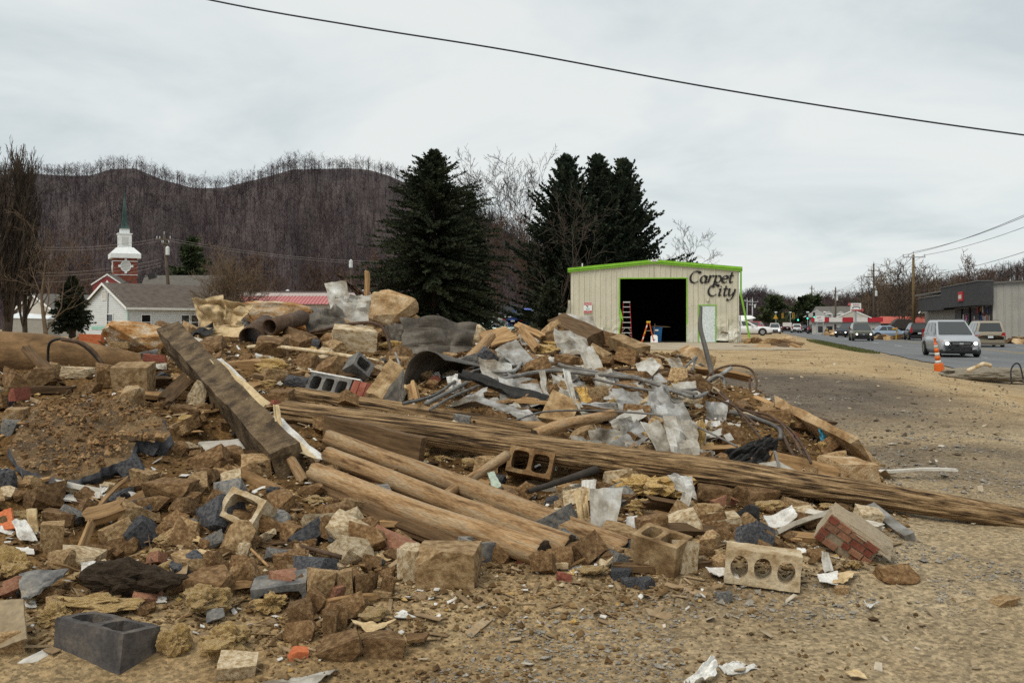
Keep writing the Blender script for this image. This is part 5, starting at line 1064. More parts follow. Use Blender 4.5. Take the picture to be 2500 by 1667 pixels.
car('suv', 'black suv seen from behind with tall red tail lights', 'car', rp(2236, 830), OUT, BLKP, 4.4, 1.8, 1.68, 'suv')
car('sedan', 'pale blue sedan parked side-on by the dark shed', 'car', (P(2172, HOR, 106).x, 106, .0), R(83), LBL, 4.8, 1.8, 1.42, 'sedan')
car('sedan', 'white sedan half hidden by the metal building\'s corner', 'car', (P(1822, HOR, 94).x, 94, gz(P(1822, HOR, 94).x, 94)), R(76), WHP, 4.8, 1.83, 1.45, 'sedan')
car('van', 'white and brown van with lit headlights far down the road', 'car', rp(1891, 815.5), IN, WHP, 4.4, 1.85, 1.75, 'suv', True, two=paintm('brown', (.06, .02, .015)))
car('pickup_truck', 'dark red pickup with a white load seen from behind', 'truck', rp(1921, 811), OUT, MAR, 5.4, 1.95, 1.85, 'pickup')
pld = bpy.data.objects['pickup_truck']
tag(MB().bx(-.85, .85, .9, 2.5, 1.15, 1.95).build('load', flat('tarp_white', (.6, .58, .55), .8), loc=pld.location, rot=pld.rotation_euler), 'white tarped load in the dark red pickup bed', 'load')
car('suv', 'white suv seen from behind near the junction', 'car', rp(1944, 812.5), OUT, WHP, 4.5, 1.85, 1.65, 'suv')
car('sedan', 'dark car tucked beside the white suv', 'car', rp(1959, 812), OUT, NAVY, 4.6, 1.8, 1.5, 'sedan')
car('sedan', 'navy hatchback seen from behind with pale plate', 'car', rp(1986, 815), OUT, NAVY, 4.5, 1.85, 1.6, 'suv', rails=False)
car('suv', 'dark suv with bright headlight nosing out behind the olive suv', 'car', (P(2070, HOR, 120).x, 120, .017), R(-40), NAVY, 4.5, 1.82, 1.65, 'suv', True)
car('sedan', 'red car parked behind the white sedan', 'car', (P(1842, HOR, 120).x, 120, gz(P(1842, HOR, 120).x, 120)), R(-30), REDP, 4.4, 1.75, 1.5, 'sedan')
car('pickup_truck', 'bright blue pickup parked behind the rubble crest', 'truck', (P(1280, HOR, 80).x, 80, gz(P(1280, HOR, 80).x, 80) + .45), R(160), BLU, 5.4, 1.95, 1.85, 'pickup')
car('sedan', 'pale teal car roof showing over the rubble crest', 'car', (P(1222, HOR, 76).x, 76, gz(-.9, 76)), R(70), paintm('teal', (.34, .46, .46)), 4.6, 1.8, 1.42, 'sedan')
# orange channelizer post, leaning
ch_ = thing('marker_post', 'leaning orange and white striped traffic marker post', 'traffic post', tuple(hit(2294, 907)))
ch_.rotation_euler = (R(4), R(-10), 0)
ORP = flat('marker_orange', (.62, .12, .012), .5); WRE = flat('marker_white', (.6, .6, .56), .5)
MB().lathe([(.165, -.03), (.135, .24), (.125, .26)], 14).build('base_skirt', ORP, ch_)
zz_ = [.26, .36, .5, .6, .74, .88]; rr_ = [.088, .082, .075, .069, .062, .055]
for i in range(5): MB().lathe([(rr_[i] + (.0), zz_[i]), (rr_[i + 1], zz_[i + 1] - .001)], 14).build('stripe', WRE if i % 2 == 0 else ORP, ch_, True)
MB().lathe([(.055, .88), (.03, .92), (.03, 1.0), (.045, 1.02), (.045, 1.05)], 12).build('handle', ORP, ch_)
dome = flat('marker_red', (.5, .02, .02)); MB().lathe([(.06, .845), (.064, .86), (.06, .875)], 12).build('ring', dome, ch_)
# ------------------------------------------------------------------ rubble: materials
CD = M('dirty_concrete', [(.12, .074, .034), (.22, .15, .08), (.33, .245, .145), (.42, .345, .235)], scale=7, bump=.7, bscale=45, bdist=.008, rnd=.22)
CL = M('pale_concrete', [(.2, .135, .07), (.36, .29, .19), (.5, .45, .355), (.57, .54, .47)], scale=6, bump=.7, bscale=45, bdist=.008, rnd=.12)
CG = M('grey_block_concrete', [(.06, .058, .058), (.12, .117, .113), (.2, .19, .172), (.25, .205, .145)], scale=7, bump=.8, bscale=70, bdist=.006, rnd=.15)
CK = M('dark_block_concrete', [(.04, .037, .038), (.068, .062, .061), (.11, .096, .084), (.19, .15, .11)], scale=5, bump=.8, bscale=80, bdist=.006, rnd=.1)
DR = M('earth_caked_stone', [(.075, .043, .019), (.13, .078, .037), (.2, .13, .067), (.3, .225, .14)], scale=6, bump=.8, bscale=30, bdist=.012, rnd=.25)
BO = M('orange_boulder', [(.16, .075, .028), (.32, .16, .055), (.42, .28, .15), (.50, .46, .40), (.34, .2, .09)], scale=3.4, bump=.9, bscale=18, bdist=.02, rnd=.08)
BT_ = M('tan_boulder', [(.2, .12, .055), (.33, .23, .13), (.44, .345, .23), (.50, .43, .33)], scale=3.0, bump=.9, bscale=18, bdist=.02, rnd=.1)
AS = M('asphalt_lump', [(.026, .026, .03), (.05, .051, .058), (.095, .097, .105), (.13, .11, .085)], scale=8, bump=.9, bscale=60, bdist=.008, rnd=.25)
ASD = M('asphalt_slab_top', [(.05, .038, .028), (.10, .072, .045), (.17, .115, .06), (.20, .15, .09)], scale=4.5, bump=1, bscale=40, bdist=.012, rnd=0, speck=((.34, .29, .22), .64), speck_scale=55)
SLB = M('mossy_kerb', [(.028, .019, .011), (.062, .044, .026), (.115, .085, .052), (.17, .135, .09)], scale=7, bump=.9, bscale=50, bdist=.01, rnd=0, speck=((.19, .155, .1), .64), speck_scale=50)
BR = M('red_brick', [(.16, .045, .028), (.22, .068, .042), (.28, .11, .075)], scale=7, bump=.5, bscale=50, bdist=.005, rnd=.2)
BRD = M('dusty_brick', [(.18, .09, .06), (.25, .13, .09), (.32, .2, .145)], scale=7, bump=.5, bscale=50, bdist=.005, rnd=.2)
MOR = M('mortar', [(.25, .215, .165), (.36, .325, .27)], scale=9, bump=.8, bscale=50, bdist=.006, rnd=0)
ORG = M('orange_clay', [(.42, .11, .04), (.55, .17, .07)], scale=8, bump=.4, rnd=.1)
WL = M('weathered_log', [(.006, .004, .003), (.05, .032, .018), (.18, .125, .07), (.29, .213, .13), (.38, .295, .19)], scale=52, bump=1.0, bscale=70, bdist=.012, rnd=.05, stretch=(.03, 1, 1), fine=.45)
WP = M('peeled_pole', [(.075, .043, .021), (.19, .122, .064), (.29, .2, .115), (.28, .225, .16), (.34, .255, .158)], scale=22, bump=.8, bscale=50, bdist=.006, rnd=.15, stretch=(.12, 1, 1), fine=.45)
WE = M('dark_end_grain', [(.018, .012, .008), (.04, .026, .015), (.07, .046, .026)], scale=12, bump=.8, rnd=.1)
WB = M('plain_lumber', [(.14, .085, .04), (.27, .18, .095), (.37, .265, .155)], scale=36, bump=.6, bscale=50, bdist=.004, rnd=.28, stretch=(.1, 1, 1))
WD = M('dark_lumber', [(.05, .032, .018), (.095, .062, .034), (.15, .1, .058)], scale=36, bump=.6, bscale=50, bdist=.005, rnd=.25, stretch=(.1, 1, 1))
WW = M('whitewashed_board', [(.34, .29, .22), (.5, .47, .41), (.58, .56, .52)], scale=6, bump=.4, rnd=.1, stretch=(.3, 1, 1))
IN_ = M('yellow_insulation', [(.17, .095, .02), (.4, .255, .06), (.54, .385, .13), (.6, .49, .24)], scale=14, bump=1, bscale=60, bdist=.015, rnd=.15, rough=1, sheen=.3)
PA = M('white_scrap', [(.36, .33, .28), (.56, .545, .51), (.66, .655, .63)], scale=9, bump=.3, rnd=.12, rough=.7)
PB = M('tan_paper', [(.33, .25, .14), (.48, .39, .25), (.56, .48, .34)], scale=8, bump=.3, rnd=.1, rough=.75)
MS = M('galvanised_sheet', [(.1, .08, .055), (.23, .222, .205), (.38, .385, .38)], scale=5, bump=.3, bscale=9, rnd=.25, rough=.55, metal=.15, fine=.12)
MW = M('white_painted_sheet', [(.13, .09, .05), (.36, .335, .285), (.55, .55, .53)], scale=5, bump=.3, bscale=9, rnd=.1, rough=.5, fine=.15)  # dirt patches deepened to paint in contrast the flat light lacks
MD = M('sooty_sheet', [(.042, .034, .026), (.09, .076, .06), (.16, .14, .113)], scale=3.5, bump=.4, bscale=10, rnd=.15, rough=.55, metal=.2)
MBK = M('charred_black', [(.006, .006, .006), (.014, .013, .012), (.03, .028, .026)], scale=8, bump=.7, rnd=.1, rough=.6)
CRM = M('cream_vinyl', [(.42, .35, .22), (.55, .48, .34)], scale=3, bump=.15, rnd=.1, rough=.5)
RU = M('rusty_steel', [(.045, .026, .016), (.08, .046, .027), (.13, .085, .055)], scale=14, bump=.4, rnd=.2, rough=.75)
CBL = M('grey_cable', [(.07, .066, .06), (.13, .122, .11), (.2, .19, .17)], scale=12, bump=.2, rnd=.25, rough=.6, stretch=(.3, 1, 1))
RB = M('rust_pipe', [(.07, .042, .022), (.13, .082, .042), (.2, .13, .068), (.26, .19, .12)], scale=4, bump=.8, bscale=26, bdist=.012, rnd=0, stretch=(.5, 1, 1))

for m_ in (CD, CL, DR, BO, BT_, ASD, SLB, BRD, MOR, WL, WP, WB, WD, PB, CRM, RB, IN_):     # ochre dust tint that also puts golden light into the colours
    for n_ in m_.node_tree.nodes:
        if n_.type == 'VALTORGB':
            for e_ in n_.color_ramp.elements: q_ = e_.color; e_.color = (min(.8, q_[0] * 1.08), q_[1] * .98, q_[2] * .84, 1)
# ------------------------------------------------------------------ rubble: shape makers
def hull_mesh(pts, cuts=1, amp=.03, freq=3., seed=0, mats=(CD,), name='chunk'):
    bm = bmesh.new()
    for p in pts: bm.verts.new(p)
    r = bmesh.ops.convex_hull(bm, input=bm.verts)
    dead = [g for g in set(r['geom_interior'] + r['geom_unused']) if isinstance(g, bmesh.types.BMVert)]
    bmesh.ops.delete(bm, geom=[v for v in dead if v.is_valid], context='VERTS')
    bmesh.ops.dissolve_limit(bm, angle_limit=R(4), verts=bm.verts, edges=bm.edges)
    bmesh.ops.triangulate(bm, faces=bm.faces)
    for _ in range(cuts):
        bmesh.ops.subdivide_edges(bm, edges=[e for e in bm.edges if e.calc_length() > (.13 if cuts < 4 else .07)], cuts=1, use_grid_fill=True)
        bmesh.ops.triangulate(bm, faces=[f for f in bm.faces if len(f.verts) > 4])
    bm.normal_update(); bm.verts.ensure_lookup_table()
    if amp:
        co = np.array([v.co[:] for v in bm.verts]); d = amp * fbm(co[:, 0] * freq, co[:, 1] * freq, co[:, 2] * freq, s=seed, o=3, g=.6)
        for v, q in zip(bm.verts, d): v.co += v.normal * float(q)
    me = bpy.data.meshes.new(name); bm.to_mesh(me); bm.free()
    for m in mats: me.materials.append(m)
    return me
def rock_pts(rg, n=18, box=.75):
    o = []
    for i in range(n):
        v = np.array([rg.gauss(0, 1), rg.gauss(0, 1), rg.gauss(0, 1)]); v /= np.linalg.norm(v); s = np.max(np.abs(v)); o.append(tuple(v * (box / s + (1 - box)) * .5 * rg.uniform(.86, 1.0)))
    return o
def frag_pts(rg, cut=2, jit=.1):
    c = [Vector((x, y, z)) * .5 for x in (-1, 1) for y in (-1, 1) for z in (-1, 1)]; c = [p + Vector((rg.uniform(-jit, jit), rg.uniform(-jit, jit), rg.uniform(-jit, jit))) for p in c]
    for _ in range(cut):
        p = c.pop(rg.randrange(min(8, len(c)))); t = rg.uniform(.25, .75)
        for ax in range(3): q = p.copy(); q[ax] *= 1 - 2 * rg.uniform(.2, .55); c.append(q)
    return [tuple(p) for p in c]
PROTO = {}
def proto(kind, i, mat, cuts=2, amp=.055):
    amp = max(amp, .05)
    k = (kind, i, mat.name, cuts)
    if k not in PROTO:
        rg = random.Random(hash((kind, i)) if False else (i * 131 + len(kind) * 977 + ord(kind[0]) * 31))
        pts = rock_pts(rg, 20 if kind == 'rock' else 14) if kind in ('rock', 'stone') else frag_pts(rg, {'frag': 2, 'block': 1, 'shard': 4}[kind], {'frag': .15, 'block': .05, 'shard': .22}[kind])
        PROTO[k] = hull_mesh(pts, cuts, amp * (1 if kind != 'block' else .4), 3.2, i * 7, (mat,), kind)
    return PROTO[k]
def span(x0, y0, x1, y1, Y=None):
    h = hit((x0 + x1) / 2, y1); Yv = Y or h.y
    s = Yv / F; return Yv, s, (x1 - x0) * s, (y1 - y0) * s
NH = [0]
def chunk(kind, bb, mat, label, name='rubble_chunk', cat='rubble', rot=(0, 0, 0), dep=.85, Y=None, seed=None, sink=.1, cuts=3, amp=.035, group=None):
    """a solid lump filling the given pixel box, resting on the heap below it"""
    NH[0] += 1; i = NH[0] if seed is None else seed
    Yv, s, w, h = span(*bb, Y=Y); cx, cy = (bb[0] + bb[2]) / 2, (bb[1] + bb[3]) / 2
    d = max(.05, min(w, h * 2.2) * dep)
    me = proto(kind, i, mat, cuts, amp)
    Rm = Euler([R(a) for a in rot]).to_matrix()
    co = np.array([v.co[:] for v in me.vertices]) * np.array([w, d, h])
    # size the lump so that its turned outline fills the box
    q = co @ np.array(Rm).T; ex = q.max(0) - q.min(0); f = np.array([w / ex[0], h / ex[2]]); k = float(np.sqrt(f[0] * f[1])); k = min(max(k, .5), 1.6)
    o = link(name, me); o.scale = (w * k, d * k, h * k); o.rotation_euler = [R(a) for a in rot]
    o.location = P(cx, cy + (y_sink := sink * (bb[3] - bb[1])) * .5, Yv + d * .35)
    return tag(o, label, cat, group)
def frame_to(p0, p1, roll=0):
    x = (Vector(p1) - Vector(p0)).normalized(); up = Vector((0, 0, 1)) if abs(x.z) < .95 else Vector((0, 1, 0)); y = up.cross(x).normalized(); z = x.cross(y)
    m = Matrix((x, y, z)).transposed(); return m @ Matrix.Rotation(roll, 3, 'X')
def place_frame(o, p0, Rm): o.matrix_world = Matrix.Translation(Vector(p0)) @ Rm.to_4x4()
def log(pts, radii, mat, label, name='log', cat='log', seed=1, n=22, seg=60, groove=.12, endmat=WE, bend=.01, fq=3.2):
    pts = [Vector(p) for p in pts]; Rm = frame_to(pts[0], pts[-1]); inv = Rm.inverted(); loc = [inv @ (p - pts[0]) for p in pts]
    xs = np.array([p.x for p in loc]); t = np.linspace(0, xs[-1], seg + 1); yy = np.interp(t, xs, [p.y for p in loc]); zz = np.interp(t, xs, [p.z for p in loc]); rr = np.interp(t, xs, radii)
    k = np.ones(7) / 7; pad = lambda a: np.convolve(np.pad(a, 3, mode='edge'), k, 'valid'); yy, zz = pad(yy), pad(zz)
    yy = yy + bend * fbm(t * 1.2, t * 0 + seed, s=seed, o=2); zz = zz + bend * fbm(t * 1.2, t * 0 + seed + 9, s=seed + 1, o=2)
    a = np.linspace(0, 2 * np.pi, n, endpoint=False); T, A = np.meshgrid(t, a, indexing='ij')
    ca, sa = np.cos(A), np.sin(A)
    g = fbm(ca * fq + 7, sa * fq + 3, T * .55, s=seed, o=3, g=.7); g2 = -np.abs(fbm(ca * fq * 1.7, sa * fq * 1.7, T * .35, s=seed + 5, o=2))
    rad = rr[:, None] * (1 + groove * (g + .8 * g2 + .15) + .05 * fbm(ca * 1.2, sa * 1.2, T * 2, s=seed + 8, o=2))
    V = np.stack([T, yy[:, None] + ca * rad, zz[:, None] + sa * rad], -1).reshape(-1, 3)
    V[:n, 0] += .03 * fbm(V[:n, 1] * 30, V[:n, 2] * 30, s=seed, o=2); V[-n:, 0] += .03 * fbm(V[-n:, 1] * 30, V[-n:, 2] * 30, s=seed + 2, o=2)
    m = MB(); Fq = [(i * n + j, i * n + (j + 1) % n, (i + 1) * n + (j + 1) % n, (i + 1) * n + j) for i in range(seg) for j in range(n)]
    m.add(V, Fq); b = len(m.v); c0 = V[:n].mean(0) + [.01, 0, 0]; c1 = V[-n:].mean(0) - [.01, 0, 0]; m.v += [tuple(c0), tuple(c1)]
    for j in range(n): m.f.append((b, (j + 1) % n, j)); m.m.append(1); m.f.append((b + 1, seg * n + j, seg * n + (j + 1) % n)); m.m.append(1)
    o = m.build(name, [mat, endmat]); place_frame(o, pts[0], Rm)
    if groove < .09: o.data.polygons.foreach_set('use_smooth', [True] * len(o.data.polygons))
    return tag(o, label, cat)
def board(p0, p1, w, th, mat, label, name='plank', cat='plank', roll=0, seed=1, ragged=.03, group=None, warp=.008):
    p0 = Vector(p0); p1 = Vector(p1); L_ = (p1 - p0).length; Rm = frame_to(p0, p1, R(roll)); rg = random.Random(seed); nx = max(3, int(L_ / .12)); ny = 4; V = []
    for i in range(nx + 1):
        for s in (1, -1):
            for j in range(ny + 1):
                y = (j / ny - .5) * w; x = L_ * i / nx
                if i in (0, nx): x += (rg.uniform(-1, 1)) * ragged * (1 if s > 0 else .6)
                wz = warp * math.sin(i * 1.3 + seed) + rg.uniform(-.0015, .0015)
                V.append((x, y + rg.uniform(-.002, .002), s * th / 2 + wz))
    r = 2 * (ny + 1); Fq = []
    for i in range(nx):
        a, b = i * r, (i + 1) * r
        for j in range(ny): Fq += [(a + j, b + j, b + j + 1, a + j + 1), (a + ny + 1 + j, a + ny + 2 + j, b + ny + 2 + j, b + ny + 1 + j)]
        Fq += [(a, a + ny + 1, b + ny + 1, b), (a + ny, b + ny, b + 2 * ny + 1, a + 2 * ny + 1)]
    for a in (0, nx * r):
        for j in range(ny): Fq.append((a + j, a + j + 1, a + ny + 2 + j, a + ny + 1 + j))
    o = MB().add(V, Fq).build(name, mat); place_frame(o, p0, Rm); return tag(o, label, cat, group)
def slab(p0, p1, w, th, mat, label, name, roll=0, seed=1, amp=.03, cat='concrete slab', fq=4):
    p0 = Vector(p0); p1 = Vector(p1); L_ = (p1 - p0).length; rg = random.Random(seed); j = lambda a: rg.uniform(-a, a)
    pts = [(x * L_ + j(.1), y * w / 2 + j(.02), z * th / 2 + j(.02)) for x in (0, .5, 1) for y in (-1, 1) for z in (-1, 1)]
    o = link(name, hull_mesh(pts, 4, amp, fq, seed, (mat,), name)); place_frame(o, p0, frame_to(p0, p1, R(roll))); return tag(o, label, cat)
def on(px, py, lift=.08): h = hit(px, py); return P(px, py, h.y - lift)
def sheet(c, mat, label, name='metal_sheet', cat='sheet metal', n=16, crumple=.03, seed=1, Y=None, th=.004, curl=0, fq=1.0, smooth=False, torn=.022, group=None):
    """c: four (px,py,dy) corners; a crumpled sheet with depth offsets dy from where its foot rests"""
    if mat.name[:5] in ('galva', 'white') and n > 9: n = 8
    Y0 = hit(sum(q[0] for q in c) / 4, max(q[1] for q in c)).y - .03; Y0 = min(Y or 99, Y0)
    C = [P(x, y, Y0 + d) for x, y, d in c]; u = np.linspace(0, 1, n + 1); rg = np.random.RandomState(seed)
    U, Vv = np.meshgrid(u, u); A, B, Cc, D = [np.array(p) for p in C]
    eu = torn * fbm(Vv * 6, U * 0 + seed, s=seed, o=3); ev = torn * fbm(U * 6, Vv * 0 + seed + 3, s=seed + 1, o=3)
    U2 = U + eu * (2 * np.abs(U - .5)) ** 3; V2 = Vv + ev * (2 * np.abs(Vv - .5)) ** 3
    pts = ((1 - U2) * (1 - V2))[..., None] * A + (U2 * (1 - V2))[..., None] * B + (U2 * V2)[..., None] * Cc + ((1 - U2) * V2)[..., None] * D
    nn = np.cross(B - A, D - A); nn /= np.linalg.norm(nn) + 1e-9; size = (np.linalg.norm(B - A) + np.linalg.norm(D - A)) / 2
    k = 2.3 * fq
    cr = 1 - 2 * np.abs(fbm(U * k + seed, Vv * k, s=seed, o=2)) * 1.6; cr2 = fbm(U * k * 2.2, Vv * k * 2.2 + seed, s=seed + 7, o=3)
    disp = crumple * size * (cr * 1.1 + cr2 * .32) + curl * size * (np.sin(np.pi * U) if True else 0)
    pts = pts + nn * disp[..., None]
    jl = np.stack([fbm(U * 3, Vv * 3, s=seed + a, o=2) for a in (20, 21, 22)], -1) * crumple * size * .6; pts = pts + jl
    o0 = pts.reshape(-1, 3).mean(0); idx = np.arange((n + 1) ** 2).reshape(n + 1, n + 1)
    Fq = np.stack([idx[:-1, :-1], idx[:-1, 1:], idx[1:, 1:], idx[1:, :-1]], -1).reshape(-1, 4)
    tri = np.concatenate([Fq[:, [0, 1, 2]], Fq[:, [0, 2, 3]]]); me = mesh_np(name, pts.reshape(-1, 3) - o0, tri, [mat], smooth=smooth)
    o = link(name, me, loc=o0); md = o.modifiers.new('thickness', 'SOLIDIFY'); md.thickness = th; return tag(o, label, cat, group)
def cable(pts, r, mat, label, name='cable', cat='cable', n=6, sm=6, group=None, lift=.12):
    P3 = [(on(p[0], p[1], lift) if len(p) == 2 else P(*p)) for p in pts]; P3 = [Vector(q) for q in smooth_pts([tuple(q) for q in P3], sm)]
    o0 = P3[0]; o = MB().tube([p - o0 for p in P3], r, n).build(name, mat, None, True, loc=o0); return tag(o, label, cat, group)
def tuft(bb, label, mat=IN_, seed=1, dep=.8, Y=None, name='insulation_tuft', cat='insulation', group=None, amp=1.0, sub=4):
    Yv, s, w, h = span(*bb, Y=Y); bm = bmesh.new(); bmesh.ops.create_icosphere(bm, subdivisions=sub, radius=.5); co = np.array([v.co[:] for v in bm.verts])
    d = fbm(co[:, 0] * 2.6 + seed, co[:, 1] * 2.6, co[:, 2] * 2.6, s=seed, o=5, g=.68); rd = -np.abs(fbm(co[:, 0] * 5, co[:, 1] * 5 + seed, co[:, 2] * 5, s=seed + 3, o=2))
    d = d + 1.1 * fbm(co[:, 0] * 1.3 + seed * 3.1, co[:, 1] * 1.3, co[:, 2] * 1.6 + seed, s=seed + 11, o=2)
    rj = np.random.RandomState(seed).normal(size=co.shape) * .012
    co = co * np.maximum(.25, 1 + amp * (d + .7 * rd + .2))[:, None] + rj
    for v, c in zip(bm.verts, co): v.co = c
    me = bpy.data.meshes.new(name); bm.to_mesh(me); bm.free(); me.materials.append(mat)
    o = link(name, me); o.scale = (w * 1.1, max(.04, min(w, h * 2) * dep), h * .8); o.location = P((bb[0] + bb[2]) / 2, (bb[1] + bb[3]) / 2, Yv + .02); return tag(o, label, cat, group)
def holed_block(L_, W_, H_, holes, mat, name='concrete_block', rough=.004, oval=False, t=.032, seed=1, notch=True, rnd=.35):
    """hollow block, holes run along z; local box L x W x H centred on x,y with base at 0"""
    bm = bmesh.new(); cells = []; web = t; cw = (L_ - 2 * t - web * (holes - 1)) / holes; N_ = 20
    ring = []
    def loop(x0, x1, y0, y1, z, f):
        cx, cy, hx, hy = (x0 + x1) / 2, (y0 + y1) / 2, (x1 - x0) / 2, (y1 - y0) / 2; o = []
        for j in range(N_):
            a = 2 * math.pi * (j + .5) / N_; c, s = math.cos(a), math.sin(a)
            if f == 0: k = 1 / max(abs(c), abs(s)); o.append((cx + hx * c * k, cy + hy * s * k, z))
            else: p = 2 / f; k = (abs(c) ** p + abs(s) ** p) ** (-1 / p); o.append((cx + hx * c * k, cy + hy * s * k, z))
        return o
    xs = [-L_ / 2]
    for i in range(holes): xs.append(xs[-1] + (t + cw + web / 2 if i in (0, holes - 1) else cw + web) if holes > 1 else L_ / 2)
    if holes > 1: xs[-1] = L_ / 2
    V = []; Fq = []
    def addl(l): b = len(V); V.extend(l); return b
    for i in range(holes):
        x0, x1 = xs[i], xs[i + 1]; hx0 = x0 + (t if i == 0 else web / 2); hx1 = x1 - (t if i == holes - 1 else web / 2)
        b0 = addl(loop(x0, x1, -W_ / 2, W_ / 2, 0, 0)); b1 = addl(loop(x0, x1, -W_ / 2, W_ / 2, H_, 0)); e = 1.0 if oval else rnd
        h0 = addl(loop(hx0, hx1, -W_ / 2 + t, W_ / 2 - t, 0, e)); h1 = addl(loop(hx0, hx1, -W_ / 2 + t, W_ / 2 - t, H_, e))
        for j in range(N_):
            k = (j + 1) % N_; Fq += [(h1 + j, b1 + j, b1 + k, h1 + k), (h0 + k, b0 + k, b0 + j, h0 + j), (h0 + j, h1 + j, h1 + k, h0 + k)]
            mx = (V[b0 + j][0] + V[b0 + k][0]) / 2
            if (abs(mx - x0) > 1e-5 or i == 0) and (abs(mx - x1) > 1e-5 or i == holes - 1): Fq.append((b0 + j, b0 + k, b1 + k, b1 + j))
    for v in V: bm.verts.new(v)
    bm.verts.ensure_lookup_table()
    for f in Fq:
        try: bm.faces.new([bm.verts[i] for i in f])
        except ValueError: pass
    bmesh.ops.remove_doubles(bm, verts=bm.verts, dist=1e-4); bmesh.ops.recalc_face_normals(bm, faces=bm.faces)
    for _ in range(3): bmesh.ops.subdivide_edges(bm, edges=[e for e in bm.edges if e.calc_length() > .045], cuts=1, use_grid_fill=True)
    bmesh.ops.triangulate(bm, faces=bm.faces); bm.normal_update()
    co = np.array([v.co[:] for v in bm.verts]); d = rough * (fbm(co[:, 0] * 16 + seed, co[:, 1] * 16, co[:, 2] * 16, s=seed, o=3, g=.7)); ed = fbm(co[:, 0] * 9, co[:, 1] * 9 + seed, co[:, 2] * 9, s=seed + 4, o=2)
    for v, q, e_, c in zip(bm.verts, d, ed, co):
        v.co += v.normal * float(q)
        corner = (abs(abs(c[0]) - L_ / 2) < .004) + (abs(abs(c[1]) - W_ / 2) < .004) + (c[2] < .004 or c[2] > H_ - .004)
        if corner >= 2: v.co -= v.normal * max(0, .004 + .012 * float(e_))
    me = bpy.data.meshes.new(name); bm.to_mesh(me); bm.free(); me.materials.append(mat); return me
# ------------------------------------------------------------------ rubble: the big pieces
# logs and poles
log([P(690, 1006, 8.3), P(1063, 1058, 7.9), P(1382, 1106, 7.55), P(1701, 1146, 7.2), P(2126, 1208, 6.95), P(2580, 1280, 6.72)], [.104, .108, .105, .096, .086, .074], WL, 'long weathered split log lying across the whole rubble heap', seed=3, groove=.17, seg=150, n=52, fq=5.5)
log([P(720, 968, 9.0), P(1000, 1010, 8.85), P(1320, 1062, 8.6)], [.085, .085, .075], WL, 'dark weathered log lying just behind the long split log', seed=8, groove=.25, seg=70, n=40, fq=6)
log([P(770, 1155, 6.72), P(1050, 1262, 6.1), P(1325, 1352, 5.58)], [.066, .074, .08], WP, 'peeled brown pole beside the grey upright block', 'pole', 'pole', seed=11, groove=.045, seg=70, n=32, fq=5)
log([P(800, 1108, 7.1), P(1100, 1230, 6.4), P(1390, 1335, 5.75)], [.06, .068, .074], WP, 'peeled brown pole in the middle of three side by side', 'pole', 'pole', seed=12, groove=.045, seg=70, n=32, fq=5)
log([P(800, 1070, 7.5), P(1150, 1192, 6.7), P(1530, 1345, 5.75)], [.064, .07, .078], WP, 'longest of three peeled brown poles, below the split log', 'pole', 'pole', seed=13, groove=.045, seg=80, n=32, fq=5)
log([P(770, 1198, 6.65), P(1020, 1296, 6.1), P(1250, 1378, 5.72)], [.05, .06, .06], WD, 'split dark timber pinned under the peeled poles', 'timber', 'timber', seed=14, groove=.25, seg=40)
log([P(1060, 1225, 6.45), P(1235, 1110, 7.35)], [.032, .038], WP, 'smooth straight branch poking up to the split log', 'branch', 'branch', seed=15, groove=.04, seg=24)
log([P(1300, 1065, 7.85), P(1370, 1036, 8.0), P(1430, 1024, 8.2), P(1495, 1010, 8.5)], [.05, .048, .045, .042], WP, 'crooked smooth branch resting on the split log', 'branch', 'branch', seed=16, groove=.05, seg=24)
log([P(-120, 868, 9.6), P(120, 872, 9.8), P(345, 895, 10.2)], [.27, .235, .13], RB, 'huge rust brown pipe lying at the heap\'s shoulder', 'pipe', 'pipe', seed=17, groove=.05, seg=50, n=28)
log([P(1712, 748, 11.5), P(1706, 795, 11.5), P(1722, 850, 11.4), P(1738, 912, 11.3)], [.016, .026, .028, .03], CBL, 'bent grey stump of branch sticking up from the wires', 'branch', 'branch', seed=18, groove=.1, seg=24)
log([P(1140, 890, 11.8), P(1200, 820, 12.4)], [.08, .06], WP, 'short thick branch leaning on the pale boulder', 'branch', 'branch', seed=19, groove=.08, seg=16)
log([P(1290, 1200, 7.0), P(1460, 1142, 7.35)], [.018, .03], BARKS['grey'], 'thin grey stick in the hollow below the split log', 'stick', 'stick', seed=20, groove=.1, seg=16)
log([P(700, 1110, 6.9), P(742, 1180, 6.75)], [.035, .04], WP, 'short stub of pole under the torn white sheet', 'pole', 'pole', seed=21, groove=.08, seg=14)

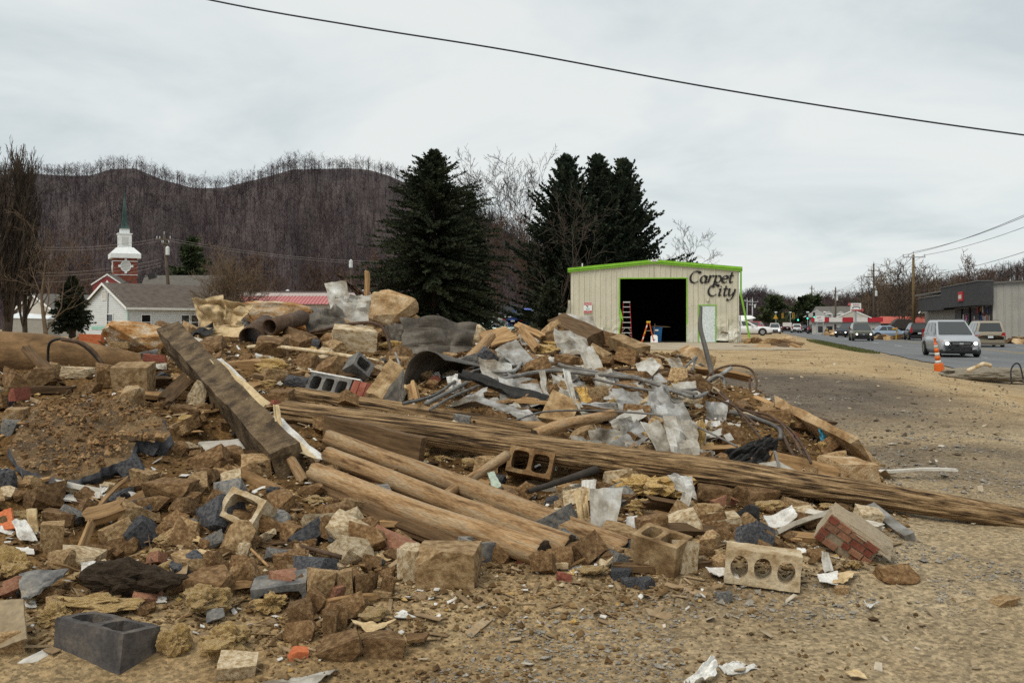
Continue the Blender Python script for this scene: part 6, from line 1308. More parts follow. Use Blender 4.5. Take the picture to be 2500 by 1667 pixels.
# the diagonal kerb slab, asphalt slab and other big slabs
slab(P(428, 828, 10.0), P(706, 1130, 6.95), .2, .3, SLB, 'long thick concrete kerb slab leaning diagonally across the heap', 'kerb_slab', 24, 4, .045)
def poly_slab(poly, Y0, tilt, th, mats, label, name, seed=1, cat='slab'):
    """poly: pixel outline of the top face; tilt: depth gained per pixel of height"""
    yb = max(p[1] for p in poly); pts = []
    n = len(poly); dense = []
    for i in range(n):
        a, b = poly[i], poly[(i + 1) % n]; k = max(1, int(math.hypot(a[0] - b[0], a[1] - b[1]) / 9))
        for j in range(k): dense.append((a[0] + (b[0] - a[0]) * j / k, a[1] + (b[1] - a[1]) * j / k))
    rg = np.random.RandomState(seed); dense = [(x + rg.normal() * 1.6, y + rg.normal() * 1.6) for x, y in dense]
    top = [P(x, y, Y0 + (yb - y) * tilt) for x, y in dense]; c = sum(top, Vector()) / len(top)
    nn = (top[len(top) // 3] - top[0]).cross(top[2 * len(top) // 3] - top[0]).normalized()
    if nn.z < 0: nn = -nn
    m = MB(); K = len(top); rings = [1, .93, .85, .75, .64, .52, .38, .2]; V = []
    for r in rings:
        for i, p in enumerate(top):
            q = c + (p - c) * r; q = q + nn * (.075 * float(fbm([q.x * 5], [q.y * 5], [q.z * 5], s=seed, o=5, g=.68)[0]) + (.0 if r < 1 else -.012)); V.append(q - c)
    V.append(nn * .02)
    bot = []
    for f, off in ((.4, .03), (1.0, -.03)):
        for i, p in enumerate(top): q = p - nn * th * f; q = c + (q - c) * (1 + off + .04 * float(fbm([p.x * 14], [p.y * 14], [f * 3.], s=seed + 2, o=2)[0])); bot.append(q - c)
    b1 = len(V); V += bot
    for k in range(len(rings) - 1):
        for i in range(K): m.f.append((k * K + i, (k + 1) * K + i, (k + 1) * K + (i + 1) % K, k * K + (i + 1) % K)); m.m.append(0)
    for i in range(K):
        m.f.append(((len(rings) - 1) * K + i, b1 - 1, (len(rings) - 1) * K + (i + 1) % K)); m.m.append(0)
        m.f.append((i, (i + 1) % K, b1 + (i + 1) % K, b1 + i)); m.m.append(1); m.f.append((b1 + i, b1 + (i + 1) % K, b1 + K + (i + 1) % K, b1 + K + i)); m.m.append(1)
    m.f.append(tuple(b1 + K + i for i in range(K))); m.m.append(1); m.v = [tuple(p) for p in V]
    o = m.build(name, mats, loc=c); bm = bmesh.new(); bm.from_mesh(o.data); bmesh.ops.recalc_face_normals(bm, faces=bm.faces); bm.to_mesh(o.data); bm.free()
    n = 1500; k = rg.randint(0, K, n); tt = np.sqrt(rg.rand(n, 1)); T = np.array([tuple(p - c) for p in top]); q = T[k] * tt + np.array(nn) * .03; s_ = np.clip(rg.lognormal(np.log(.014), .6, n), .006, .05)
    b = np.array([[1, 0, 0], [-1, 0, 0], [0, 1, 0], [0, -1, 0], [0, 0, 1], [0, 0, -1.]]); V = (b[None] * rg.uniform(.5, 1.2, (n, 6, 1)) + rg.normal(size=(n, 6, 3)) * .2) * s_[:, None, None] * .6 + q[:, None]
    f = np.array([[0, 2, 4], [2, 1, 4], [1, 3, 4], [3, 0, 4], [2, 0, 5], [1, 2, 5], [3, 1, 5], [0, 3, 5]]); tag(link('crumbled_earth', mesh_np('crumbled_earth', V.reshape(-1, 3), (np.arange(n)[:, None, None] * 6 + f).reshape(-1, 3), [DR]), o), kind='stuff')
    return tag(o, label, cat)
poly_slab([(20, 1100), (45, 1050), (85, 990), (140, 984), (215, 972), (285, 968), (315, 990), (395, 1018), (418, 1062), (405, 1078), (335, 1072), (318, 1105), (268, 1140), (165, 1170), (60, 1150)], 6.44, .0056, .12, [ASD, AS], 'big slab of broken asphalt caked with brown dirt', 'asphalt_slab', 5, 'asphalt')
slab(P(1912, 1006, 9.5), P(2118, 1112, 8.2), .3, .075, BT_, 'long sloping concrete slab with blue string hanging from it', 'concrete_slab', -48, 6, .03)
sheet([(1998, 1046, 0), (2016, 1044, 0), (2020, 1102, -.02), (2006, 1100, -.02)], flat('blue_string', (.05, .28, .4)), 'frayed blue string hanging from the sloping slab', 'blue_string', 'string', 8, .12, 5, Y=8.95, fq=2)
chunk('frag', (2005, 1108, 2140, 1180), BT_, 'rust brown earth caked slab end under the sloping slab', rot=(5, 4, 20), dep=.8, seed=71)

# boulders along the crest
chunk('rock', (250, 774, 400, 868), BO, 'white and orange boulder in front of the white house', 'boulder', 'boulder', rot=(0, 8, 30), dep=.9, seed=3, cuts=4, amp=.07)
chunk('rock', (588, 730, 770, 815), BO, 'long orange stained boulder behind the broken pipes', 'boulder', 'boulder', rot=(0, 5, 10), dep=.7, seed=5, cuts=4, amp=.07)
chunk('rock', (886, 704, 1022, 806), BT_, 'largest tan boulder, topping the crest by the upright board', 'boulder', 'boulder', rot=(0, 18, 20), dep=.9, seed=8, cuts=4, amp=.05, Y=14.6)
chunk('frag', (985, 770, 1062, 806), BT_, 'pale slab sliding off behind the largest tan boulder', 'boulder', 'boulder', rot=(0, 30, 10), dep=.6, seed=9, Y=15.2)
chunk('block', (795, 788, 932, 862), CL, 'squared concrete block with white crusted top below the crest', 'concrete_chunk', rot=(10, 5, 14), dep=.8, seed=10, cuts=4, amp=.05)
chunk('rock', (1135, 786, 1195, 850), CL, 'knobbly pale boulder beside the sooty sheet', 'boulder', 'boulder', rot=(0, 0, 20), seed=12, amp=.06)
chunk('shard', (1312, 770, 1392, 850), CD, 'pointed triangular concrete chunk on the crest near the metal building', 'concrete_chunk', rot=(0, 38, 10), seed=14, dep=.6)
chunk('rock', (1648, 836, 1750, 940), BT_, 'pinkish tan boulder behind the tangle of wires', 'boulder', 'boulder', rot=(0, 10, 10), seed=15, dep=.6, cuts=4, Y=12.4)
# squared beams and slabs on the right crest
board(P(1362, 790, 13.4), P(1455, 832, 12.6), .26, .2, WD, 'thick scorched beam end propped by the metal building', 'timber', 'timber', roll=25, seed=21)
board(P(1502, 832, 13.0), P(1570, 862, 12.4), .2, .16, CD, 'square brown block lying on its side by the hollow brick', 'concrete_chunk', 'rubble', roll=10, seed=22, warp=.0)
board(P(1520, 862, 12.3), P(1585, 905, 11.8), .1, .04, WD, 'short dark plank behind the white painted sheets', seed=23, roll=20)
board(P(1270, 800, 12.9), P(1310, 850, 12.2), .11, .04, WB, 'short pale plank sticking out of the brown crest', seed=24, roll=60)
board(P(1262, 795, 13.2), P(1325, 822, 12.9), .1, .05, WB, 'pale plank lying along the brown crest', seed=25, roll=30)
board(P(1182, 832, 12.8), P(1250, 812, 13.0), .34, .03, WB, 'flat tan panel on the crest by the pale boulder', 'panel', 'panel', seed=26, roll=28)
board(P(896, 722, 14.7), P(896, 664, 14.75), .12, .045, WB, 'pale board standing upright beside the largest boulder', 'plank', 'plank', seed=27, roll=80)
# lumber
board(P(556, 893, 10.4), P(680, 890, 10.15), .14, .1, WB, 'square brown beam end left of the half buried plank', 'timber', 'timber', roll=8, seed=30)
board(P(640, 908, 10.8), P(800, 892, 10.9), .16, .05, WD, 'half buried dark plank behind the painted block', seed=31, roll=70)
board(P(612, 968, 9.4), P(770, 1018, 8.7), .07, .04, WB, 'pale splintered lath on the end of the split log', seed=32, roll=20)
board(P(548, 1150, 7.0), P(765, 1258, 6.35), .15, .04, WB, 'clean pale plank wedged among the stones', seed=33, roll=72, ragged=.006)
board(P(1005, 942, 9.6), P(1020, 1015, 9.2), .09, .08, WB, 'short square post standing behind the dark log', 'post', 'post', seed=34, roll=30)
board(P(640, 925, 10.2), P(735, 1005, 9.1), .12, .1, DR, 'rounded brown beam running down to the dark log', 'timber', 'timber', seed=35, roll=45)
board(P(795, 1050, 7.75), P(1030, 1105, 7.5), .1, .24, WD, 'dark beam under the split log', 'timber', 'timber', seed=36, roll=0)
board(P(1865, 1122, 7.9), P(2035, 1162, 7.6), .16, .06, WB, 'broad tan plank behind the split log with a broken end', seed=37, roll=68, ragged=.05)
board(P(1900, 1150, 7.55), P(1895, 1108, 7.7), .06, .02, CBL, 'small grey metal strap with a nail hole', 'metal_strap', 'strap', seed=38, roll=80)
board(P(1745, 965, 10.2), P(1838, 958, 10.3), .13, .1, WB, 'upper tan beam behind the looped rusty wire', 'timber', 'timber', seed=39)
board(P(1760, 985, 10.0), P(1842, 978, 10.1), .1, .08, WB, 'lower tan beam behind the looped rusty wire', 'timber', 'timber', seed=40)
board(P(1735, 1010, 9.5), P(1880, 1050, 9.0), .12, .06, WD, 'splintered dark plank under the rusty wires', seed=41, roll=30)
board(P(1820, 1000, 9.6), P(1900, 1010, 9.4), .1, .05, WB, 'tan plank end beside the sloping slab', seed=42, roll=30)
board(P(1640, 1310, 6.15), P(1780, 1298, 6.25), .1, .08, WB, 'thick splintered board beside the three-hole block', seed=43, roll=20)
board(P(1885, 1305, 6.15), P(2035, 1245, 6.45), .14, .03, WW, 'whitewashed board leaning on the brickwork lump', seed=44, roll=-30)
board(P(2125, 1240, 6.8), P(2222, 1312, 6.3), .07, .05, MS, 'galvanised steel channel pointing at the open lot', 'steel_channel', 'steel channel', seed=45, roll=20, ragged=.004)
board(P(225, 1302, 6.05), P(390, 1208, 6.4), .16, .06, WB, 'broad splintered plank under the small wood block', seed=46, roll=40, ragged=.06)
board(P(215, 1262, 5.95), P(302, 1238, 6.0), .12, .05, WB, 'small wood block lying on the broad plank', 'wood_block', 'wood', seed=47, roll=30)
board(P(180, 1392, 5.5), P(222, 1275, 5.75), .05, .018, WB, 'upright splintered lath by the torn grey panel', seed=48, roll=70)
board(P(45, 1178, 6.5), P(172, 1160, 6.55), .06, .02, WB, 'torn sliver of wood under the asphalt slab', 'splinter', 'wood', seed=49, roll=20)
board(P(240, 1235, 6.1), P(312, 1165, 6.4), .03, .015, WB, 'thin pale lath pointing at the grey slab piece', seed=50)
board(P(58, 955, 8.4), P(175, 950, 8.6), .09, .06, WD, 'dark split timber lying below the huge rusty pipe', 'timber', 'timber', seed=51)
board(P(398, 980, 8.2), P(455, 925, 8.7), .12, .05, WD, 'brown plank leaning on the broken concrete chunk', seed=52, roll=40)
board(P(65, 850, 9.3), P(125, 910, 9.0), .09, .05, WD, 'dark stick of timber leaning against the huge pipe', 'timber', 'timber', seed=53)
board(P(1448, 1365, 5.75), P(1480, 1330, 5.9), .04, .03, WB, 'small splinter by the black asphalt lump', 'splinter', 'wood', seed=54)
board(P(2165, 1148, 8.3), P(2335, 1146, 8.3), .06, .02, WW, 'long white batten lying on the bare lot', 'batten', 'plank', seed=55, ragged=.01)
board(P(0, 1612, 4.6), P(82, 1582, 4.75), .05, .012, WW, 'white strip of trim at the dark block\'s end', 'trim_strip', 'trim', seed=56, ragged=.01)
board(P(45, 1645, 4.45), P(135, 1590, 4.6), .1, .012, WW, 'broad white trim piece beside the dark block', 'trim_strip', 'trim', seed=57, roll=20, ragged=.02)
board(P(1100, 1560 - 120, 5.4), P(1130, 1425, 5.5), .05, .02, WB, 'little brown wood chip by the big tan block', 'splinter', 'wood', seed=58)
board(P(120, 1440, 5.2), P(170, 1408, 5.3), .06, .03, WB, 'short brown stick above the curved metal strip', 'splinter', 'wood', seed=59)
# steel pipes
def open_pipe(a, b, r, mat, label, t=.016):
    a = Vector(a); b = Vector(b); Rm = frame_to(a, b); L_ = (b - a).length; n = 24; V = []
    for x, rr in ((0, r), (L_, r), (L_, r - t), (0, r - t)):
        for j in range(n): w = 2 * math.pi * j / n; k = 1 + .03 * math.sin(3 * w + x * 5); V.append((x, math.cos(w) * rr * k, math.sin(w) * rr * k))
    Fq = [(i * n + j, i * n + (j + 1) % n, ((i + 1) % 4) * n + (j + 1) % n, ((i + 1) % 4) * n + j) for i in range(4) for j in range(n)]
    o = MB().add(V, Fq).build('broken_pipe', mat, None, True); place_frame(o, a, Rm); return tag(o, label, 'pipe')
open_pipe(P(658, 798, 12.6), P(738, 776, 13.5), .105, RU, 'open ended rusty pipe with a dark round mouth')
open_pipe(P(612, 826, 12.5), P(650, 796, 13.3), .15, RU, 'wide rusty pipe stub beside the open ended pipe')
cable([(605, 848, 11.9), (640, 845, 11.8), (690, 848, 11.6), (800, 862, 11.2), (925, 882, 10.9)], .024, CL, 'long pale grey conduit lying below the crest', 'conduit', 'conduit')
cable([(755, 812, 13.2), (800, 803, 13.1), (850, 792, 13.0), (900, 788, 12.9), (932, 798, 12.8), (948, 830, 12.6), (955, 868, 12.3)], .022, RU, 'braided brown rope draped over the squared block', 'rope', 'rope')

# concrete blocks
def put_block(me, label, cx, cy, Y, rot, name='concrete_block', cat='concrete block'):
    o = link(name, me); o.rotation_euler = [R(a) for a in rot]; o.location = P(cx, cy, Y); return tag(o, label, cat)
put_block(holed_block(.44, .215, .215, 2, CK, rough=.009, t=.036, seed=2), 'big dark two-hole concrete block standing alone in front', 252, 1632, 4.62, (-6, 2, -27))
put_block(holed_block(.40, .19, .19, 3, CL, rough=.009, t=.03, oval=True, seed=5), 'pale concrete block showing three oval holes', 1862, 1372, 5.55, (90, 4, -14))
bme = holed_block(.42, .21, .2, 2, CG, t=.034, seed=7)
pb = thing('painted_block', 'grey two-hole block with white painted side and bricks at its end', 'concrete block', P(812, 950, 9.55), R(0)); pb.rotation_euler = (R(62), R(8), R(-22))
link('block', holed_block(.46, .2, .2, 3, CG, t=.034, seed=8), pb, loc=(0, 0, -.1))
for k in range(3): MB().box((.28 + .075 * k, .0, .0), (.068, .19, .19)).build('brick', BR, pb)
MB().box((.03, .108, .0), (.56, .014, .2)).build('white_face', M('chalk_white', [(.55, .53, .48), (.68, .67, .64)], bump=.3, rnd=0), pb)
put_block(holed_block(.34, .2, .2, 2, DR, t=.03, seed=10), 'mud caked three-web block half buried under the split log', 1300, 1140, 7.6, (70, 10, -10))
big = thing('cinder_block', 'big tan concrete block with grey corner near the grey upright block', 'concrete block', P(1065, 1440, 5.3), R(-8))
link('block', proto('block', 21, CD, 4, .03), big, loc=(.055, .1, .105)).scale = (.31, .26, .21)
link('broken_corner', proto('block', 22, CL, 4, .05), big, loc=(-.165, .12, .105)).scale = (.11, .2, .2)
put_block(holed_block(.2, .19, .2, 1, CG, t=.03, seed=12), 'blue grey upright block end beside the peeled poles', 1168, 1400, 5.75, (2, 4, 32))
put_block(holed_block(.28, .2, .2, 1, CG, t=.03, seed=13, rough=.008), 'dusty grey block with lipped edge among the stones', 692, 1440, 5.3, (97, -6, 8))
put_block(holed_block(.26, .19, .17, 1, CL, t=.03, seed=14, rough=.014), 'broken half block with pale hollow inside by the clean plank', 618, 1262, 6.05, (58, 16, -24))
put_block(holed_block(.28, .2, .2, 2, CD, t=.032, seed=15), 'tan broken block with its hole turned up near the splintered board', 1610, 1385, 5.65, (10, 10, -35))
put_block(holed_block(.22, .18, .18, 1, CG, t=.03, seed=16), 'grey broken block with dark opening on the dirt slope', 862, 905, 10.1, (60, 40, 30))
# brickwork lump
bl = thing('brickwork_lump', 'lump of red brickwork bound with pale mortar', 'brickwork', P(2072, 1308, 5.9)); bl.rotation_euler = (R(18), R(34), R(-14))
MB().box((0, 0, 0), (.33, .17, .19)).build('mortar_core', MOR, bl)
rgb = random.Random(8)
for r_ in range(4):
    x = -.165 - (.03 if r_ % 2 else 0)
    while x < .14:
        w_ = rgb.choice((.05, .085, .09)); x1 = min(x + w_, .17); x0 = max(x, -.17)
        if x1 - x0 > .025 and rgb.random() > .12:
            MB().box(((x0 + x1) / 2, -.086 - rgb.uniform(0, .006), -.071 + r_ * .047), (x1 - x0 - .009, .02, .037), (rgb.uniform(-.04, .04), rgb.uniform(-.03, .03), rgb.uniform(-.04, .04))).build('brick', BRD if rgb.random() < .55 else BR, bl)
        x += w_
link('crust', proto('shard', 31, MOR, 3, .08), bl, loc=(.02, 0, .09)).scale = (.31, .15, .03)
# bricks seen singly
def brick(cx, cy, Y, rot, mat, label, holes=True):
    t = thing('brick', label, 'brick', P(cx, cy, Y)); t.rotation_euler = [R(a) for a in rot]
    link('body', proto('block', 40, mat, 2, .03), t).scale = (.2, .1, .065)
    if holes:
        for x in (-.05, 0, .05): MB().lathe([(.014, 0), (.014, .0022)], 10, (x, 0, .0325)).build('core_hole', MBK, t)  # thin black discs paint the shade inside the holes
    return t
brick(1450, 862, 11.8, (50, 0, 25), BRD, 'dusty hollow red brick on the crest with dark core holes')
brick(650, 985, 9.0, (50, 10, 30), BRD, 'dusty brick with core holes under the cream strip')
brick(378, 874, 9.4, (0, 5, 15), BR, 'clean red brick beside the top of the kerb slab', False)
brick(48, 962, 8.1, (80, 0, 80), BR, 'red brick standing on end below the huge pipe', False)
brick(290, 842, 10.6, (0, 0, 10), CD, 'brown brick in front of the white and orange boulder', False)
chunk('block', (195, 812, 252, 846), ORG, 'orange clay block with white mortar by the huge pipe', 'clay_block', rot=(0, 3, 10), seed=43)
chunk('shard', (1356, 1394, 1402, 1424), BR, 'red brick fragment lying on the dirt below the poles', 'brick_fragment', seed=44, rot=(0, 10, 10))
chunk('frag', (697, 1572, 757, 1616), ORG, 'bright orange clay shard on the dirt', 'clay_shard', seed=45, rot=(10, 20, 20), dep=.6)
# ------------------------------------------------------------------ sheets, scraps, cables, stones
S = sheet
S([(470, 728, 0), (545, 722, .1), (560, 800, .1), (495, 815, 0)], PB, 'tall crumpled sheet of tan building paper on the crest', 'building_paper', 'paper', 22, .11, 3, Y=13.6, fq=1.3)
S([(530, 724, .2), (615, 745, .1), (588, 800, 0), (535, 800, .1)], PB, 'torn tan building paper flap beside the orange stained boulder', 'building_paper', 'paper', 20, .10, 4, Y=13.6, fq=1.2)
S([(500, 800, -.3), (600, 790, 0), (590, 822, -.3), (480, 826, -.3)], PB, 'rumpled tan paper lying at the crest\'s foot', 'building_paper', 'paper', 16, .08, 5, Y=13.2)
S([(455, 812, -.2), (520, 792, 0), (520, 812, -.2), (450, 826, -.3)], MBK, 'curled black roofing scrap at the tan paper\'s foot', 'roofing_scrap', 'scrap', 14, .12, 6, Y=12.9)
S([(792, 690, .1), (845, 685, .1), (860, 770, -.1), (808, 758, 0)], MW, 'tall white crumpled sheet standing on the crest', 'metal_sheet', 'sheet metal', 18, .07, 7, Y=14.2)
S([(820, 725, 0), (905, 722, .2), (900, 788, -.1), (815, 770, -.1)], MW, 'wide white crumpled sheet sagging beside the largest boulder', 'metal_sheet', 'sheet metal', 18, .08, 8, Y=13.9)
S([(818, 668, 0), (830, 668, 0), (892, 718, .1), (872, 724, .1)], RU, 'twisted rusty strip poking above the white crumpled sheet', 'metal_strip', 'sheet metal', 16, .12, 9, Y=14.6, fq=2)
S([(745, 760, .1), (835, 750, .2), (845, 805, -.2), (748, 812, -.2)], MD, 'sooty folded tarp under the white crumpled sheet', 'tarp', 'tarp', 18, .08, 10, Y=13.6)
S([(980, 778, .2), (1165, 792, .4), (1150, 862, 0), (985, 868, -.1)], MD, 'broad sooty metal sheet slumped beside the largest boulder', 'metal_sheet', 'sheet metal', 24, .055, 11, Y=12.6, curl=-.06)
S([(940, 795, .2), (1000, 782, .2), (1010, 850, 0), (960, 862, 0)], MD, 'dark metal sheet folded under the largest boulder', 'metal_sheet', 'sheet metal', 18, .09, 12, Y=13.0)
# curled drum of metal
def curl_sheet(pts_a, pts_b, Ya, Yb, mat, label, n=18, th=.006):
    A = [P(x, y, Ya + d) for x, y, d in smooth_pts(pts_a, 5)]; B = [P(x, y, Yb + d) for x, y, d in smooth_pts(pts_b, 5)]; k = min(len(A), len(B)); V = []
    for i in range(k):
        for j in range(n + 1): V.append(A[i].lerp(B[i], j / n))
    V = np.array([tuple(v) for v in V]); V += .012 * np.stack([fbm(V[:, 0] * 5, V[:, 1] * 5, V[:, 2] * 5, s=a, o=3) for a in (1, 2, 3)], -1); o0 = V.mean(0)
    Fq = [(i * (n + 1) + j, i * (n + 1) + j + 1, (i + 1) * (n + 1) + j + 1, (i + 1) * (n + 1) + j) for i in range(k - 1) for j in range(n)]
    o = link('metal_sheet', mesh_np('metal_sheet', V - o0, Fq, [mat], smooth=True), loc=o0); md = o.modifiers.new('thickness', 'SOLIDIFY'); md.thickness = th; return tag(o, label, 'sheet metal')
curl_sheet([(985, 965, 0), (985, 925, 0), (1000, 885, 0), (1030, 858, 0), (1060, 862, .0), (1085, 880, 0)], [(1085, 985, .9), (1090, 960, .9), (1110, 925, .9), (1150, 895, .9), (1180, 893, .9), (1215, 905, .9)], 10.1, 10.1, MD, 'big curled drum of dark sheet metal in the heap\'s middle')
S([(935, 965, .1), (985, 900, .5), (990, 965, .2), (975, 1000, 0)], MD, 'dark bent sheet beside the curled drum', 'metal_sheet', 'sheet metal', 14, .05, 14)
S([(890, 970, 0), (945, 888, .6), (985, 912, .6), (930, 990, 0)], CD, 'tan concrete slab tilted against the dark bent sheet', 'concrete_slab', 'concrete slab', 10, .012, 15, th=.07)
S([(1210, 850, .3), (1262, 832, .4), (1308, 880, .1), (1262, 908, -.1)], MS, 'folded grey metal sheet with punched slots', 'metal_sheet', 'sheet metal', 14, .05, 16, Y=11.3)
S([(1212, 862, .2), (1238, 850, .2), (1255, 900, 0), (1222, 900, 0)], MW, 'crinkled white sheet beside the slotted grey sheet', 'metal_sheet', 'sheet metal', 14, .10, 17, Y=11.4, fq=2)
S([(1412, 850, .3), (1448, 845, .4), (1482, 915, .1), (1442, 935, 0)], MW, 'white metal sheet with a dark square hole', 'metal_sheet', 'sheet metal', 14, .035, 18, Y=10.9)
tag(MB().box(P(1441, 876, 10.98), (.075, .012, .11), (R(-20), R(-25), 0)).build('wall_box', MBK), 'black box standing in for the shaded hole in the white metal sheet', 'hole')  # solid black box added to paint the shade of the sheet's hole
S([(1450, 915, .2), (1490, 900, .3), (1510, 960, 0), (1465, 975, 0)], MW, 'ragged white sheet below the dark square hole', 'metal_sheet', 'sheet metal', 12, .08, 19, Y=10.4)
S([(1550, 890, .3), (1592, 872, .3), (1616, 895, .2), (1570, 935, 0)], MW, 'clean white rectangular sheet standing up by the wires', 'metal_sheet', 'sheet metal', 12, .03, 20, Y=10.8)
S([(1580, 925, .2), (1610, 912, .2), (1645, 945, .1), (1595, 955, 0)], MS, 'dull grey sheet behind the grey conduits', 'metal_sheet', 'sheet metal', 12, .05, 21, Y=10.5)
S([(1470, 950, .1), (1570, 930, .2), (1572, 972, 0), (1475, 978, -.1)], MW, 'pockmarked white panel lying under the conduits', 'metal_sheet', 'sheet metal', 14, .05, 22, Y=9.9)
S([(1585, 950, .3), (1632, 945, .3), (1668, 1040, 0), (1578, 1040, -.1)], MS, 'tall shiny crumpled sheet at the heap\'s flank', 'metal_sheet', 'sheet metal', 20, .11, 23, Y=9.1, fq=1.3)
S([(1620, 1010, .1), (1700, 1035, .1), (1706, 1122, -.1), (1640, 1118, -.1)], MW, 'dirty white crumpled panel above the split log', 'metal_sheet', 'sheet metal', 18, .09, 24, Y=8.6, fq=1.2)
S([(1562, 1028, .1), (1606, 1024, .1), (1650, 1090, 0), (1608, 1112, -.1)], MW, 'curved white gutter length above the split log', 'metal_sheet', 'sheet metal', 16, .03, 25, Y=8.55, curl=.18, smooth=True)
S([(1480, 1088, -.1), (1555, 1025, .2), (1590, 1062, .1), (1530, 1100, -.1)], MS, 'bent grey flashing resting on the split log', 'metal_sheet', 'sheet metal', 14, .03, 26, Y=8.5, curl=.08)
S([(1488, 1030, .1), (1560, 985, .3), (1580, 1015, .1), (1500, 1055, 0)], MW, 'ribbed pale siding piece behind the grey flashing', 'metal_sheet', 'sheet metal', 14, .04, 27, Y=8.9)
S([(1458, 1000, .1), (1520, 980, .3), (1560, 1000, .2), (1480, 1020, 0)], MW, 'flat pale siding scrap by the crooked branch', 'metal_sheet', 'sheet metal', 12, .04, 28, Y=9.2)
S([(1722, 980, .1), (1780, 975, .1), (1772, 1030, 0), (1726, 1022, 0)], MS, 'hanging grey bucket-like sheet beside the tan beams', 'metal_sheet', 'sheet metal', 12, .06, 29, Y=9.2, curl=.2)
S([(1630, 975, .1), (1668, 965, .1), (1720, 990, .1), (1690, 1000, 0)], MW, 'white torn flap pointing at the bucket-like sheet', 'metal_sheet', 'sheet metal', 12, .07, 30, Y=9.3)
S([(1730, 1118, -.1), (1882, 1058, .3), (1898, 1080, .2), (1830, 1138, -.1)], MBK, 'black charred corrugated sheet behind the split log', 'metal_sheet', 'sheet metal', 20, .06, 31, Y=7.9, fq=1.6)
S([(1785, 1125, -.05), (1895, 1078, .2), (1898, 1098, .15), (1850, 1142, -.1)], MBK, 'second black charred sheet edged with white paint', 'metal_sheet', 'sheet metal', 16, .07, 32, Y=7.75, fq=1.6)
S([(1852, 1132, .1), (1900, 1125, .1), (1965, 1160, -.05), (1900, 1158, -.05)], MW, 'white metal strip under the broad tan plank', 'metal_sheet', 'sheet metal', 10, .02, 33, Y=7.55)
S([(1702, 1062, .1), (1770, 1048, .1), (1770, 1062, 0), (1712, 1072, 0)], MW, 'ragged strip of white trim beside the paper tag', 'trim_scrap', 'scrap', 12, .06, 34, Y=8.3)
S([(1766, 1062, 0), (1782, 1056, 0), (1792, 1072, 0), (1776, 1078, 0)], PA, 'small square white paper tag on the wires', 'paper_tag', 'paper', 4, .01, 35, Y=8.1)
S([(1372, 900, .2), (1392, 905, .2), (1412, 990, 0), (1396, 985, 0)], MW, 'white ribbon of torn siding, upper twist', 'siding_ribbon', 'scrap', 14, .05, 36, Y=9.6, curl=.06)
S([(1398, 975, .1), (1440, 1005, .1), (1440, 1030, 0), (1420, 1020, 0)], MW, 'white knot of torn siding below the upper twist', 'siding_ribbon', 'scrap', 10, .08, 37, Y=9.3)
S([(1425, 1020, .1), (1445, 1020, .1), (1468, 1068, 0), (1450, 1072, 0)], MW, 'pale ribbon of siding dropping behind the crooked branch', 'siding_ribbon', 'scrap', 10, .05, 38, Y=9.0)
S([(1312, 1030, 0), (1345, 960, .35), (1412, 992, .3), (1395, 1040, 0)], CD, 'five sided brown concrete panel standing by the white ribbons', 'concrete_slab', 'concrete slab', 10, .012, 39, Y=9.0, th=.05)
S([(1406, 950, .1), (1430, 948, .1), (1448, 990, 0), (1420, 985, 0)], IN_, 'tan insulation batt hanging behind the white ribbon', 'insulation_batt', 'insulation', 10, .06, 40, Y=9.5, th=.03)
S([(1120, 918, .2), (1140, 912, .2), (1345, 978, .1), (1330, 1000, 0)], MBK, 'long charred black beam-like sheet in the hollow', 'metal_sheet', 'sheet metal', 18, .015, 41, Y=9.4, th=.05)
S([(1132, 968, .1), (1160, 964, .2), (1280, 1002, .1), (1250, 1012, 0)], MS, 'bent grey gutter below the charred beam', 'gutter', 'gutter', 14, .02, 42, Y=9.0, curl=.05)
S([(1230, 1000, .1), (1290, 998, .1), (1325, 1030, 0), (1290, 1036, 0)], MS, 'grey gutter end dipping behind the dark log', 'gutter', 'gutter', 10, .03, 43, Y=8.9, curl=.1)
S([(1315, 905, .1), (1328, 905, .1), (1342, 985, 0), (1330, 988, 0)], MW, 'bent white channel standing beside the brown panel', 'metal_channel', 'sheet metal', 10, .03, 44, Y=9.7, th=.02)
S([(1090, 920, .1), (1118, 912, .1), (1135, 950, 0), (1100, 960, 0)], PA, 'scrunched white plastic at the charred beam\'s head', 'plastic_scrap', 'plastic', 12, .12, 45, Y=9.6, fq=2)
S([(1080, 1000, 0), (1105, 985, .1), (1190, 945, .1), (1180, 970, 0)], MS, 'crumpled grey duct scrap above the dark log', 'metal_sheet', 'sheet metal', 12, .05, 46, Y=9.3)
# cream and white trim by the kerb slab
S([(512, 880, .3), (545, 885, .35), (662, 985, .0), (622, 1000, -.1)], CRM, 'cream vinyl strip lying along the kerb slab', 'vinyl_strip', 'siding', 20, .02, 50, Y=8.6, curl=.03)
S([(505, 880, .3), (540, 872, .3), (600, 930, .1), (565, 915, .1)], PA, 'white folded flap on top of the cream strip', 'vinyl_strip', 'siding', 12, .04, 51, Y=8.9)
S([(655, 1015, .3), (690, 1020, .35), (795, 1125, -.1), (715, 1100, -.1)], PA, 'torn white sheet beside the kerb slab\'s low end', 'vinyl_sheet', 'siding', 16, .035, 52, Y=7.15, curl=.03)
S([(690, 1070, .05), (720, 1068, .05), (775, 1120, -.15), (725, 1106, -.15)], CRM, 'cream underside peeling from the torn white sheet', 'vinyl_strip', 'siding', 12, .03, 53, Y=7.05)
S([(668, 990, .1), (682, 988, .1), (690, 1060, -.05), (674, 1050, -.05)], CRM, 'narrow cream strip curling over the torn white sheet', 'vinyl_strip', 'siding', 12, .05, 54, Y=7.3)
